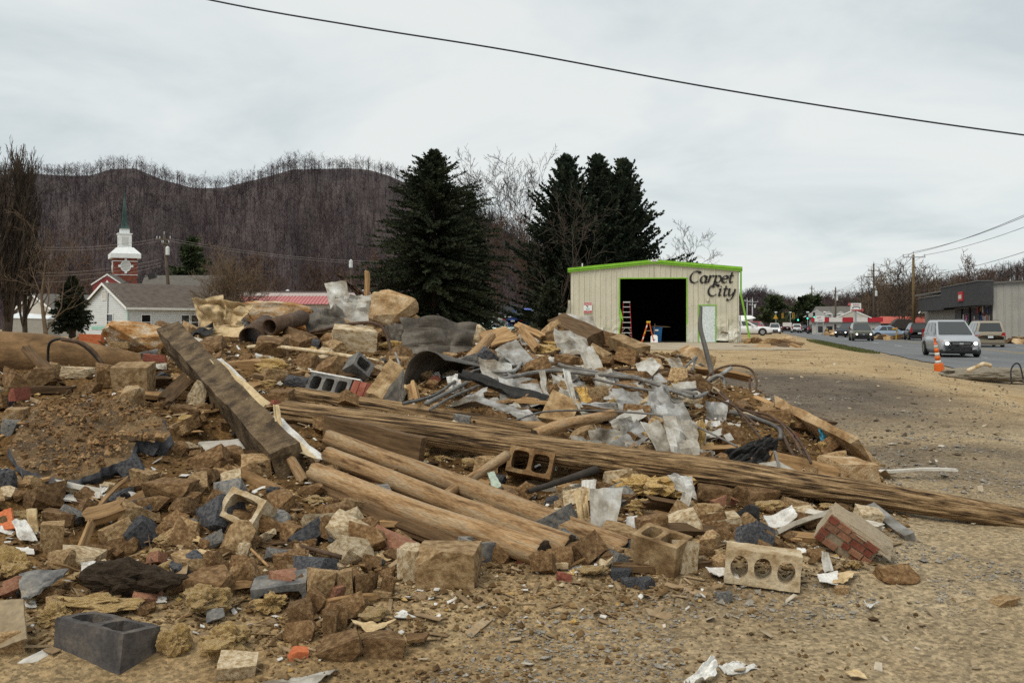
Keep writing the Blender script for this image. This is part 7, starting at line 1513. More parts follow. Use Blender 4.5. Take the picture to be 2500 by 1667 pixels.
# lower right of the heap
S([(1440, 1195, .1), (1522, 1190, .2), (1502, 1300, -.05), (1442, 1310, -.1)], MW, 'white ribbed siding panel below the split log', 'siding_piece', 'siding', 14, .02, 60, Y=6.55)
S([(1418, 1172, .1), (1455, 1170, .1), (1452, 1240, 0), (1425, 1232, 0)], PA, 'torn white paper above the ribbed siding panel', 'paper_scrap', 'paper', 14, .06, 61, Y=6.75)
S([(1400, 1200, .05), (1432, 1195, .05), (1440, 1290, 0), (1412, 1290, -.05)], PB, 'tan torn paper beside the ribbed siding panel', 'paper_scrap', 'paper', 14, .09, 62, Y=6.6)
S([(1630, 1158, .1), (1690, 1160, .1), (1700, 1215, 0), (1650, 1195, 0)], MW, 'crumpled white foil sheet under the split log', 'metal_sheet', 'sheet metal', 16, .1, 63, Y=6.7, fq=1.6)
S([(1665, 1205, .1), (1692, 1200, .1), (1680, 1248, 0), (1648, 1245, 0)], MW, 'white foil tail hanging from the crumpled sheet', 'metal_sheet', 'sheet metal', 12, .09, 64, Y=6.55)
S([(1865, 1265, .1), (1935, 1235, .2), (1950, 1260, .1), (1880, 1300, -.05)], PA, 'curled white paper by the whitewashed board', 'paper_scrap', 'paper', 14, .06, 65, Y=6.3)
S([(1530, 1262, .05), (1556, 1258, .05), (1556, 1295, 0), (1528, 1290, 0)], PA, 'clean white triangle of board between the stones', 'paper_scrap', 'paper', 6, .02, 66, Y=6.2)
S([(1618, 1305, .15), (1640, 1300, .15), (1615, 1382, -.05), (1596, 1375, -.05)], MS, 'galvanised strap standing before the tan broken block', 'metal_strap', 'strap', 8, .02, 67, Y=5.7, curl=.1)
S([(1722, 1382, .05), (1790, 1392, .05), (1808, 1412, -.08), (1740, 1405, -.05)], PA, 'white paper sheet in front of the three-hole block', 'paper_scrap', 'paper', 10, .05, 68, Y=5.5)
S([(2005, 1345, .02), (2022, 1348, .02), (2036, 1392, -.05), (2012, 1398, -.05)], MW, 'white torn metal strip beside the brickwork lump', 'metal_strip', 'sheet metal', 10, .08, 69, Y=5.65)
S([(2040, 1398, .1), (2098, 1392, .12), (2070, 1420, -.05), (2030, 1424, -.05)], PB, 'tan cardboard scrap on the dirt by the brickwork', 'cardboard_scrap', 'cardboard', 10, .05, 70, Y=5.55)
S([(1995, 1405, .05), (2045, 1392, .08), (2045, 1425, -.05), (2000, 1420, -.05)], PA, 'white cardboard scrap beside the tan one', 'cardboard_scrap', 'cardboard', 8, .05, 71, Y=5.5)
S([(2108, 1468, .05), (2128, 1476, .04), (2150, 1466, .06), (2122, 1488, -.03)], PA, 'small white scrap alone on the gravel', 'paper_scrap', 'paper', 8, .08, 72)
S([(1668, 1660, -.05), (1745, 1608, .15), (1752, 1640, .05), (1690, 1672, -.1)], PA, 'white plastic bag crumpled on the gravel', 'plastic_bag', 'plastic', 18, .09, 73, fq=1.4)
S([(1752, 1622, .1), (1800, 1612, .15), (1868, 1635, .08), (1775, 1645, -.02)], PA, 'second crumpled white plastic sheet on the gravel', 'plastic_bag', 'plastic', 16, .07, 74, fq=1.4)
S([(2062, 1640, .05), (2095, 1635, .06), (2118, 1655, -.02), (2078, 1650, -.02)], PB, 'tan paper scrap alone on the bare ground', 'paper_scrap', 'paper', 8, .06, 75)
# lower left scraps
S([(146, 1218, 0), (215, 1185, .25), (226, 1190, .25), (205, 1232, 0)], PA, 'broken white board tile below the asphalt slab', 'board_shard', 'board', 8, .015, 80, th=.012)
S([(245, 1182, .05), (272, 1178, .05), (262, 1195, 0), (240, 1215, 0)], PA, 'bent white strip beside the black asphalt lump', 'paper_scrap', 'paper', 8, .06, 81)
S([(312, 1200, .03), (350, 1212, .05), (345, 1222, 0), (325, 1216, 0)], PA, 'curled white chip near the broad plank', 'paper_scrap', 'paper', 8, .08, 82)
S([(70, 1238, .1), (115, 1215, .15), (138, 1235, .1), (90, 1246, 0)], PA, 'white bent plastic flap above the tan brick', 'plastic_scrap', 'plastic', 12, .06, 83)
S([(28, 1272, .1), (62, 1266, .1), (92, 1318, -.03), (48, 1320, -.03)], PA, 'bright white cloth-like scrap at the heap\'s edge', 'plastic_scrap', 'plastic', 14, .08, 84)
S([(10, 1338, .05), (80, 1335, .05), (85, 1352, 0), (18, 1350, 0)], PA, 'flattened white strip under the bright white scrap', 'plastic_scrap', 'plastic', 10, .05, 85)
S([(0, 1255, .1), (30, 1240, .1), (38, 1290, 0), (0, 1300, 0)], ORG, 'orange brown board chip beside the bright white scrap', 'board_shard', 'board', 6, .03, 86, th=.015)
S([(65, 1242, .02), (90, 1240, .02), (96, 1298, 0), (70, 1300, 0)], PB, 'flat tan board shard behind the tan brick', 'board_shard', 'board', 6, .02, 87, th=.012)
S([(45, 1400, .1), (168, 1392, .15), (120, 1432, .0), (52, 1470, -.08)], CG, 'torn grey fibrous panel near the curved metal strip', 'fibreboard', 'panel', 16, .04, 88, th=.015)
S([(0, 1468, .15), (58, 1465, .15), (68, 1560, -.05), (0, 1585, -.05)], M('tan_panel', [(.22, .165, .1), (.31, .245, .16)], rnd=0), 'flat tan panel leaning by the dark block', 'panel', 'panel', 6, .006, 89, th=.012)
S([(198, 1372, .05), (232, 1368, .06), (225, 1392, 0), (200, 1400, 0)], PA, 'folded white paper on the brown dirt', 'paper_scrap', 'paper', 10, .08, 90)
S([(470, 1408, .05), (508, 1402, .05), (510, 1432, 0), (480, 1430, 0)], PA, 'curled dirty white cup shard among the stones', 'plastic_scrap', 'plastic', 10, .08, 91, curl=.25)
S([(458, 1450, .05), (520, 1430, .08), (512, 1445, 0), (455, 1468, -.02)], PB, 'strip of tan paper among yellow tufts', 'paper_scrap', 'paper', 10, .07, 92)
S([(505, 1490, .05), (546, 1486, .06), (550, 1505, 0), (505, 1522, 0)], CG, 'blue grey shingle chip on the brown dirt', 'shingle_chip', 'shingle', 8, .04, 93, th=.01)
S([(855, 1512, .05), (915, 1528, .05), (968, 1512, .08), (905, 1546, -.05)], PB, 'cream torn paper in front of the stones', 'paper_scrap', 'paper', 12, .06, 94)
S([(960, 1500, .06), (985, 1488, .1), (1016, 1506, .03), (965, 1508, -.02)], PA, 'thin white chip on the dirt by the cream paper', 'paper_scrap', 'paper', 8, .04, 95)
S([(636, 1668, .0), (700, 1648, .1), (826, 1634, .15), (770, 1668, -.05)], MW, 'white metal sheet lying on the bare dirt', 'metal_sheet', 'sheet metal', 14, .025, 96)
S([(905, 1330, .05), (935, 1328, .06), (968, 1345, 0), (925, 1356, 0)], PA, 'shiny white plastic above the big tan block', 'plastic_scrap', 'plastic', 12, .1, 97, fq=1.5)
S([(1305, 1372, .1), (1360, 1372, .1), (1388, 1388, 0), (1320, 1390, -.02)], CL, 'flat pale slab chip below the pole ends', 'slab_chip', 'rubble', 6, .02, 98, th=.03)
S([(1382, 1388, .05), (1420, 1380, .08), (1450, 1400, 0), (1395, 1398, -.02)], PA, 'thin white splinter of board below the pole ends', 'paper_scrap', 'paper', 8, .04, 99)
S([(990, 1552, .04), (1048, 1550, .05), (1035, 1566, -.03), (995, 1570, -.03)], DR, 'thin brown slate lying flat before the stones', 'slate', 'rubble', 6, .02, 100, th=.015)
S([(1190, 1158, .1), (1208, 1154, .1), (1226, 1190, -.02), (1205, 1200, -.02)], M('mint_glaze', [(.3, .36, .3), (.42, .48, .4)], rnd=0), 'pale green glazed shard beside the straight branch', 'glazed_shard', 'rubble', 6, .02, 101, Y=6.75, th=.02)
# cables and rods
G1 = 'grey conduits tangled over the heap'
for k, (pts, r) in enumerate([
        ([(985, 985), (1060, 965), (1120, 925), (1180, 900), (1290, 893), (1400, 905), (1470, 912)], .016), ([(1040, 985), (1110, 950), (1200, 905), (1310, 880), (1380, 895), (1480, 912), (1560, 922)], .022),
        ([(1190, 935), (1290, 912), (1360, 905), (1460, 915), (1560, 925), (1640, 950), (1700, 962)], .022), ([(1480, 905), (1580, 930), (1660, 960), (1720, 962), (1770, 925)], .018),
        ([(1050, 1000), (1100, 970), (1160, 945), (1230, 920)], .014), ([(1450, 925), (1540, 945), (1620, 955), (1700, 950)], .014)]):
    cable(pts, r, CBL, 'grey bent conduit snaking over the scrap metal', 'conduit', 'conduit', group=G1, lift=.75)
cable([(1180, 905), (1255, 905), (1275, 882), (1310, 880)], .02, MS, 'silver conduit bent in an elbow', 'conduit', 'conduit', lift=.8)
G2 = 'rusty wires sprung from the heap'
for k, pts in enumerate([[(1500, 902), (1590, 902), (1680, 908), (1740, 940), (1800, 1000), (1860, 1072)], [(1560, 935), (1640, 905), (1720, 935), (1790, 990), (1850, 1040)], [(1700, 950), (1780, 985), (1860, 1018), (1920, 1040), (1960, 1090), (1980, 1130)], [(1800, 1000), (1880, 1015), (1930, 1060), (1958, 1110)]]):
    cable(pts, .011, RU, 'thin rusty wire arching over the flank', 'wire', 'wire', group=G2, lift=.6)
cable([(1700, 960, 10.6), (1735, 912, 10.7), (1780, 893, 10.8), (1830, 900, 10.8), (1848, 935, 10.7), (1830, 968, 10.5), (1790, 985, 10.3)], .012, RU, 'rusty wire sprung into a wide loop above the tan beams', 'wire', 'wire')
cable([(1762, 962, 10.4), (1768, 930, 10.5), (1758, 918, 10.5), (1742, 920, 10.5), (1710, 945, 10.4), (1688, 950, 10.3)], .02, CBL, 'stiff grey hook of cable beside the wire loop', 'cable', 'cable')
cable([(1830, 925, 10.3), (1832, 1000, 10.1)], .014, RU, 'straight rusty rod standing in the tan beams', 'rod', 'rod', sm=2)
cable([(1260, 1025), (1330, 1005), (1440, 1002), (1560, 1008), (1640, 1020), (1720, 1050), (1800, 1090)], .009, CBL, 'thin straight grey cable stretched across the white sheets', 'cable', 'cable', lift=.7)
cable([(1780, 1005), (1840, 1020), (1900, 1045), (1905, 1070)], .02, CBL, 'thick grey pipe bending down by the sloping slab', 'conduit', 'conduit', lift=.35)
cable([(1905, 1040), (1920, 1080), (1940, 1118)], .016, RU, 'dark rusty rod under the sloping slab', 'rod', 'rod', lift=.3)
cable([(1962, 1090), (1962, 1155)], .008, RU, 'thin upright rod by the broad tan plank', 'rod', 'rod', lift=.2, sm=2)
cable([(1665, 905, 10.6), (1700, 870, 10.8), (1698, 880, 10.8), (1690, 905, 10.7)], .014, MS, 'bent grey bracket sticking out behind the tangled wires', 'bracket', 'bracket', sm=2)
cable([(1735, 930, 10.5), (1785, 898, 10.7)], .022, MS, 'straight silver tube end above the tan beams', 'tube', 'conduit', sm=2)
cable([(118, 905, 9.4), (118, 850, 9.35), (128, 832, 9.3), (160, 828, 9.3), (205, 845, 9.3), (248, 888, 9.3)], .013, MBK, 'black cable looped over the huge rusty pipe', 'cable', 'cable')
cable([(150, 828, 9.3), (200, 838, 9.3), (232, 862, 9.3), (250, 888, 9.3)], .018, RU, 'second stiff cable lying on the huge rusty pipe', 'cable', 'cable')
cable([(250, 885), (272, 865), (325, 880)], .009, MBK, 'black rod frame poking from the dirt by the kerb slab', 'rod', 'rod', sm=2, lift=.25)
cable([(730, 1332), (780, 1345), (835, 1360)], .014, RU, 'short rusty bar lying across the stones', 'rod', 'rod', lift=.12)
cable([(600, 1328), (625, 1352), (655, 1382)], .008, WB, 'thin pale dowel among the stones', 'dowel', 'stick', lift=.12, sm=2)
cable([(362, 1300), (368, 1370), (355, 1440), (335, 1490)], .003, RU, 'fine brown wire hanging over the dark hollow', 'wire', 'wire', lift=.12)
cable([(72, 1512, 4.95), (120, 1475, 5.05), (150, 1458, 5.1), (215, 1452, 5.1), (226, 1436, 5.15), (214, 1424, 5.2), (135, 1418, 5.25)], .012, MS, 'curved strip of bright galvanised strapping', 'metal_strip', 'sheet metal')
cable([(965, 860, 11.0), (985, 920, 10.8)], .012, MS, 'thin silver tube leaning on the curled drum', 'tube', 'conduit', sm=2)
cable([(2020, 1195), (2052, 1230), (2065, 1250)], .012, MBK, 'black hose end below the split log', 'hose', 'hose', lift=.1)
cable([(2470, 935, 24.0), (2468, 905, 24.2), (2478, 888, 24.3), (2490, 892, 24.3), (2498, 925, 24.2)], .02, MBK, 'thin black wire hoop beside the road', 'wire', 'wire')
# yellow insulation
for k, (bb, lab) in enumerate([((1525, 1152, 1650, 1225), 'big yellow insulation mass under the split log'), ((1540, 1215, 1610, 1262), 'lower clump of yellow insulation over the dark chunk'), ((165, 1452, 312, 1498), 'long yellow insulation tuft behind the dark block'), ((398, 1530, 452, 1602), 'golden insulation tuft touching the dark block'),
        ((108, 1478, 172, 1532), 'brownish insulation tuft by the curved metal strip'), ((505, 1520, 605, 1605), 'ragged yellow insulation on the dirt in front'), ((0, 1345, 72, 1415), 'flattened yellow insulation at the heap\'s edge'), ((630, 1442, 698, 1498), 'yellow insulation beside the lipped grey block'),
        ((455, 1432, 540, 1500), 'mossy yellow insulation among the dark stones'), ((1990, 1078, 2020, 1110), 'small yellow insulation bit by the sloping slab'), ((1775, 1100, 1800, 1128), 'yellow insulation bit beside the charred sheet'), ((1640, 932, 1665, 958), 'yellow insulation bit in the wire tangle'),
        ((2065, 1358, 2098, 1395), 'yellow insulation bit under the brickwork lump'), ((1980, 1180, 2040, 1225), 'yellow insulation patch below the split log'), ((1330, 826, 1400, 852), 'yellow insulation at the triangular chunk\'s foot'), ((1488, 975, 1530, 995), 'yellow insulation scraps on the white panel'), ((1570, 1348, 1605, 1392), 'yellow insulation behind the galvanised strap'), ((1000, 1330, 1022, 1352), 'yellow insulation tip above the big tan block'), ((1690, 1040, 1720, 1110), 'golden insulation strip beside the white panel')]):
    tuft(bb, lab, seed=300 + k)
tuft((225, 1368, 400, 1470), 'dark matted brown fibre filling the hollow', M('dark_fibre', [(.02, .013, .008), (.04, .026, .014), (.07, .045, .025)], scale=20, bump=1, bscale=70, rnd=0), 400, name='fibre_mat', cat='fibre', amp=.7, dep=.5)
# stones and broken masonry
rows = [  # kind, box, material, rotation, label
    ('block', (275, 880, 376, 972), CD, (12, 0, 8), 'squared concrete chunk with pale broken edge below the pipe'), ('rock', (293, 938, 352, 992), BT_, (0, 0, 0), 'tan clod at the squared chunk\'s foot'), ('frag', (150, 890, 230, 925), CL, (0, 8, 5), 'flat whitish stone in front of the huge pipe'), ('frag', (226, 882, 285, 952), DR, (0, 10, 30), 'brown block beside the squared concrete chunk'),
    ('block', (330, 850, 396, 882), CG, (0, -12, 20), 'grey block end behind the clean red brick'), ('shard', (456, 918, 510, 992), CL, (0, 20, 10), 'pointed pale stone under the kerb slab'), ('frag', (410, 985, 500, 1032), DR, (0, 12, 0), 'flat dirt caked slab under the kerb slab'), ('frag', (470, 990, 520, 1022), CD, (0, 5, 0), 'tan square stone in the hollow under the kerb'),
    ('frag', (282, 1102, 354, 1182), AS, (0, 48, 10), 'dark grey slab piece leaning on the asphalt slab'), ('frag', (308, 1142, 390, 1188), CD, (0, 15, 0), 'rounded flat stone beside the dark grey slab piece'), ('rock', (252, 1186, 322, 1234), AS, (0, 0, 0), 'black asphalt lump above the small wood block'), ('frag', (293, 1245, 388, 1350), AS, (0, 55, 20), 'long black broken slab on the broad plank'),
    ('block', (96, 1262, 158, 1352), CD, (6, 4, 20), 'upright tan brick-shaped stone at the heap\'s edge'), ('frag', (110, 1238, 195, 1290), DR, (0, 10, 0), 'brown stone behind the upright tan brick'), ('block', (-10, 1418, 58, 1465), DR, (0, 6, 0), 'brown brick-like stone by the torn grey panel'), ('block', (-10, 1522, 68, 1600), CD, (8, -10, 15), 'grey brown paver beside the big dark block'),
    ('frag', (530, 1585, 628, 1662), CL, (20, 0, 10), 'flat pale stone lying alone on the dirt'), ('rock', (695, 1505, 770, 1572), DR, (0, 5, 0), 'round brown stone in front of the slabs'), ('frag', (735, 1425, 800, 1502), DR, (0, 20, 0), 'brown wedge stone above the round stone'), ('shard', (700, 1458, 785, 1528), DR, (0, -20, 0), 'ridge-shaped brown stone above the round stone'),
    ('frag', (788, 1462, 855, 1548), DR, (0, 5, 15), 'tall brown slab stone facing the open dirt'), ('block', (790, 1488, 825, 1562), DR, (0, 4, 0), 'thin upright brown stone against the tall slab'), ('frag', (780, 1540, 905, 1622), DR, (10, -22, 0), 'long flat brown paver lying on the dirt'), ('frag', (885, 1542, 995, 1602), DR, (0, 3, 0), 'crusted brown stone beside the flat paver'),
    ('block', (823, 1382, 864, 1468), CD, (0, -4, 5), 'narrow upright stone left of the crusted square'), ('frag', (860, 1390, 924, 1468), DR, (0, 0, 8), 'crusted square stone near the big tan block'), ('frag', (922, 1392, 968, 1458), DR, (0, 14, 0), 'brown wedge touching the big tan block'), ('frag', (742, 1372, 825, 1472), CD, (0, 4, 10), 'tan slab beside the lipped grey block'),
    ('frag', (712, 1395, 785, 1445), CL, (0, -10, 0), 'rough pale stone in front of the lipped block'), ('shard', (788, 1252, 912, 1345), CL, (0, 25, 0), 'jagged white crusted concrete fragment by the poles'), ('shard', (838, 1230, 892, 1300), CL, (0, -20, 0), 'two-pronged pale fragment against the dark gap'), ('rock', (882, 1256, 928, 1322), DR, (0, 0, 0), 'rounded brown stone against the dark gap'),
    ('rock', (545, 1260, 618, 1365), CD, (0, 20, 0), 'tall egg-shaped stone below the half block'), ('frag', (628, 1285, 708, 1312), AS, (0, -6, 0), 'flat blue black slate among the stones'), ('frag', (570, 1318, 612, 1368), CL, (0, 10, 0), 'small pale wedge among the dirt clods'), ('frag', (665, 1345, 752, 1385), DR, (0, 0, 0), 'flat brown stone above the lipped grey block'),
    ('frag', (735, 1308, 778, 1345), AS, (0, 0, 0), 'dark wet-looking stone behind the rusty bar'), ('frag', (548, 1365, 640, 1450), DR, (0, -30, 0), 'tilted brown slab beside the lipped grey block'), ('rock', (410, 1345, 495, 1405), CD, (0, 0, 0), 'hollowed tan stone below the dark slab'), ('frag', (1040, 1338, 1048, 1346), CL, (0, 0, 0), 'tiny pale chip on the big tan block'),
    ('frag', (495, 1185, 560, 1262), DR, (0, 35, 0), 'leaning brown square stone above the egg stone'), ('rock', (470, 1140, 530, 1190), DR, (0, 0, 0), 'dark brown clod under the kerb slab'), ('frag', (590, 1105, 672, 1165), CD, (0, -5, 0), 'dirty broken slab edge behind the clean plank'), ('rock', (525, 1085, 605, 1130), DR, (0, 0, 0), 'earth clod at the kerb slab\'s side'),
    ('frag', (1465, 1138, 1555, 1205), CL, (0, 0, 5), 'broad pale concrete lump just under the split log'), ('block', (1455, 1272, 1560, 1338), CD, (8, 10, -15), 'tan square block leaning on the siding panel'), ('frag', (1548, 1248, 1632, 1325), DR, (0, 0, 10), 'big dark brown block under the insulation'), ('rock', (1508, 1312, 1580, 1378), AS, (0, 10, 0), 'black asphalt lump at the pole ends'),
    ('frag', (1600, 1240, 1730, 1312), CL, (0, -22, 0), 'pale triangular slab behind the tan broken block'), ('frag', (1680, 1222, 1760, 1282), CD, (0, 5, 0), 'brown faced stone above the splintered board'), ('block', (1725, 1248, 1812, 1302), CL, (10, -8, 0), 'pale slab edge behind the three-hole block'), ('block', (1795, 1240, 1845, 1305), CD, (0, 35, 0), 'narrow tan slab tilted over the three-hole block'),
    ('block', (1642, 1302, 1702, 1402), CL, (0, 4, 30), 'upright chunk with one white plastered face'), ('rock', (1775, 1218, 1870, 1300), MBK, (0, 30, 0), 'charred black lump under the split log'), ('frag', (1820, 1190, 1905, 1245), DR, (0, 0, 0), 'dark stone in the gap under the split log'), ('frag', (1900, 1215, 1985, 1255), CD, (0, 8, 0), 'tan stone behind the whitewashed board'),
    ('frag', (2080, 1235, 2160, 1290), CL, (0, 12, 0), 'cream plaster slab behind the steel channel'), ('frag', (1488, 1382, 1540, 1420), AS, (0, 0, 0), 'largest of three blue black stones on the dirt'), ('frag', (1512, 1408, 1558, 1436), AS, (0, 0, 20), 'middle blue black stone on the dirt'), ('frag', (1552, 1405, 1602, 1440), AS, (0, 0, 40), 'blue black stone apart from its two neighbours'),
    ('rock', (1972, 1424, 2002, 1445), CL, (0, 0, 0), 'small white stone on the gravel'), ('frag', (2034, 1428, 2074, 1452), CD, (0, 0, 0), 'grey wedge stone on the gravel'), ('rock', (2410, 1450, 2490, 1482), CD, (0, 0, 0), 'brown stone alone on the bare lot'), ('frag', (2320, 1452, 2376, 1470), CL, (0, 4, 0), 'flat white stone alone on the bare lot'),
    ('frag', (1745, 1442, 1788, 1472), CG, (0, 0, 0), 'grey cube-like stone on the gravel'), ('rock', (1002, 1442, 1042, 1468), BT_, (0, 0, 0), 'smooth round cobble before the big tan block'), ('rock', (2130, 1370, 2240, 1425), DR, (0, 0, 0), 'crumbling mound of dirt near the brickwork'), ('frag', (1700, 1180, 1790, 1235), DR, (0, 0, 0), 'dark tumbled stone beneath the foil sheet'),
    ('frag', (1150, 1112, 1215, 1160), CD, (0, 0, 0), 'tan slab piece in the hollow by the straight branch'), ('frag', (1345, 1238, 1420, 1285), CL, (0, 10, 0), 'pale rubble lump beside the longest peeled pole'), ('frag', (1190, 905, 1275, 950), CG, (0, -20, 0), 'grey slab piece above the conduits'), ('frag', (1148, 840, 1215, 905), AS, (0, 35, 0), 'dark grey splintered slab behind the curled drum'),
    ('frag', (1185, 860, 1240, 900), DR, (0, 0, 0), 'brown clod beside the crinkled white sheet'), ('frag', (1105, 862, 1180, 905), CG, (0, -15, 0), 'grey stone slab on the curled drum\'s back'), ('frag', (1285, 862, 1345, 890), CL, (0, 0, 0), 'pale lump behind the silver conduit'), ('frag', (1105, 1005, 1150, 1050), CG, (0, 6, 0), 'grey square tile stone on the dirt behind the dark log'),
    ('frag', (690, 915, 760, 945), AS, (0, 5, 0), 'dark slate behind the painted block'), ('frag', (655, 945, 720, 990), DR, (0, 0, 0), 'round brown clod by the pale lath'), ('frag', (735, 822, 790, 850), AS, (0, 10, 0), 'blue grey slate chip below the crest'), ('frag', (630, 820, 675, 850), CL, (0, 0, 0), 'pale stone below the open ended pipe'), ('frag', (690, 815, 745, 845), WB, (0, 20, 0), 'tan wooden wedge below the crest'),
    ('frag', (1565, 870, 1620, 900), BT_, (0, 0, 0), 'tan clod behind the clean white sheet'), ('frag', (1590, 1125, 1635, 1160), DR, (0, 0, 0), 'brown stone caught under the split log'), ('frag', (-10, 965, 32, 1000), AS, (0, 0, 0), 'dark grey stone at the heap\'s far edge'), ('frag', (0, 1018, 45, 1070), CG, (0, 15, 0), 'grey slab piece beside the asphalt slab'), ('frag', (15, 990, 70, 1025), BT_, (0, 0, 0), 'tan stone above the grey slab piece'),
    ('rock', (-10, 1140, 40, 1200), AS, (0, 0, 0), 'black lump under the asphalt slab\'s corner'), ('shard', (1000, 1010, 1048, 1040), CD, (0, 0, 0), 'rough clod by the short square post'), ('frag', (1470, 1225, 1490, 1260), CD, (0, 0, 0), 'small tan wedge at the siding panel'), ('frag', (1420, 795, 1470, 815), CD, (0, 10, 0), 'brown stone by the scorched beam')]
for k, (kd, bb, mt, rt, lab) in enumerate(rows): chunk(kd, bb, mt, lab, 'rubble_chunk' if kd != 'rock' else 'stone', 'rubble', rot=rt, seed=500 + k)
tag(chunk('rock', (1395, 822, 1428, 852), BT_, 'round tan jug-like pot on the crest', 'clay_pot', 'pot', seed=610, amp=.01), cat='pot')
# ------------------------------------------------------------------ loose pieces, one by one
rs = random.Random(2024)
def spot(x0, x1, y0, y1, need=.06):
    for _ in range(60):
        px, py = rs.uniform(x0, x1), rs.uniform(y0, y1); h = hit(px, py)
        if 10 < px < 425 and 960 < py < 1190: continue
        if h.y < 17 and float(pile_h([h.x], [h.y])[0]) > need: return px, py, h
    return None
def drop(me, name, label, cat, group, p, size, flatten=1.0, sink=.25, tilt=35):
    o = link(name, me); o.scale = (size * rs.uniform(.8, 1.25), size * rs.uniform(.7, 1.1), size * flatten * rs.uniform(.7, 1.1))
    o.rotation_euler = (R(rs.uniform(-tilt, tilt)), R(rs.uniform(-tilt, tilt)), R(rs.uniform(0, 360)))
    o.location = (p.x, p.y, p.z + size * flatten * (.5 - sink)); return tag(o, label, cat, group)
ZONES = [(-60, 950, 1130, 1640), (-60, 950, 1130, 1600), (-60, 700, 850, 1150), (650, 1500, 830, 1150), (1150, 1750, 1130, 1400), (1650, 2150, 1100, 1400), (1150, 1750, 820, 1000), (400, 1100, 800, 950), (1400, 2000, 900, 1150)]
def scatter(n, fn, zones=None):
    z = zones or ZONES
    for i in range(n):
        s_ = spot(*z[i % len(z)])
        if s_: fn(i, *s_)
def sz(h, a, b): return rs.uniform(a, b) ** 1 * h.y / F
scatter(125, lambda i, px, py, h: drop(proto('frag', 700 + i % 12, DR, 2), 'rubble_chunk', 'loose fist-sized brown earth-caked rubble piece on the heap', 'rubble', 'loose brown rubble pieces', h, sz(h, 24, 72), .7))
scatter(95, lambda i, px, py, h: drop(proto('frag', 720 + i % 10, CD, 2), 'concrete_piece', 'loose fist-sized tan concrete piece on the heap', 'rubble', 'loose tan concrete pieces', h, sz(h, 22, 64), .7))
scatter(60, lambda i, px, py, h: drop(proto('shard', 740 + i % 8, CL, 2), 'concrete_flake', 'loose small whitish concrete flake on the heap', 'rubble', 'loose whitish concrete flakes', h, sz(h, 16, 48), .5))
scatter(90, lambda i, px, py, h: drop(proto(('shard', 'rock')[i % 3 == 0], 760 + i % 10, DR, 2), 'stone', 'loose angular brown clod on the heap', 'stone', 'loose brown clods', h, sz(h, 18, 50), .75))
scatter(26, lambda i, px, py, h: drop(proto('rock', 780 + i % 6, AS, 2), 'asphalt_lump', 'loose small dark asphalt lump on the heap', 'asphalt', 'loose asphalt lumps', h, sz(h, 18, 44), .7))
scatter(22, lambda i, px, py, h: drop(proto('frag', 790 + i % 6, BR, 2), 'brick_fragment', 'loose small red brick bit on the heap', 'brick', 'loose red brick bits', h, sz(h, 12, 30), .7))
FL = [(-60, 950, 1180, 1600), (300, 980, 1230, 1560), (1150, 1900, 1180, 1390)]
scatter(90, lambda i, px, py, h: drop(proto(('frag', 'shard', 'block')[i % 3], 820 + i % 11, (CD, CG, DR, CL, DR, BRD, AS)[i % 7], 2), 'masonry_piece', 'loose broken masonry piece tumbled on the heap', 'rubble', 'loose masonry pieces', h, sz(h, 30, 85), .75), FL)
scatter(60, lambda i, px, py, h: drop(proto(('shard', 'rock')[i % 3 == 0], 760 + i % 10, DR, 2), 'stone', 'loose angular brown clod on the heap', 'stone', 'loose brown clods', h, sz(h, 22, 60), .75), FL)
def spl(i, px, py, h):
    a = rs.uniform(0, 6.28); L_ = sz(h, 40, 120); d = Vector((math.cos(a), math.sin(a) * .8, rs.uniform(-.1, .35))) * L_
    p0 = Vector((h.x, h.y, h.z + .015)); board(p0 - d * .4, p0 + d * .6, L_ * rs.uniform(.06, .16), L_ * .05, WB if i % 3 else WD, 'loose %s wood splinter on the heap' % ('pale' if i % 3 else 'dark'), 'splinter', 'wood', rs.uniform(-40, 40), 900 + i, .02, 'loose wood splinters')
scatter(110, spl)
def plk(i, px, py, h):
    a = rs.uniform(-.6, .6); L_ = sz(h, 110, 260); d = Vector((math.cos(a), math.sin(a), rs.uniform(-.25, .1))) * L_; p0 = Vector((h.x, h.y, h.z + .03))
    board(p0 - d * .5, p0 + d * .5, L_ * rs.uniform(.08, .16), .035, (WB, WD, WB, WD, WW)[i % 5], 'loose %s plank half sunk in the heap' % ('pale', 'dark', 'pale', 'dark', 'whitewashed')[i % 5], 'plank', 'plank', rs.uniform(-50, 50), 1700 + i, .05, 'loose planks sunk in the heap')
scatter(44, plk, ZONES[1:])
def shm(i, px, py, h):
    w = rs.uniform(22, 60); Y = h.y - .08; dd = w * Y / F; t = rs.uniform(.5, 1.3)
    S([(px - w, py - w * t, dd * .8), (px + w * rs.uniform(.2, 1), py - w * t * rs.uniform(.6, 1.3), dd * .8), (px + w, py + 4, -dd * .3), (px - w * rs.uniform(.4, 1), py + 6, -dd * .3)], (MS, MW)[i % 2], 'torn crumpled %s sheet piece in the scrap tangle' % ('grey galvanised', 'white painted')[i % 2], 'metal_scrap', 'scrap', 6, .1, 1800 + i, Y=Y, group='crumpled sheet pieces in the scrap tangle')
scatter(34, shm, [(1400, 1760, 880, 1130), (1180, 1450, 830, 1000), (1450, 1720, 1000, 1130)])
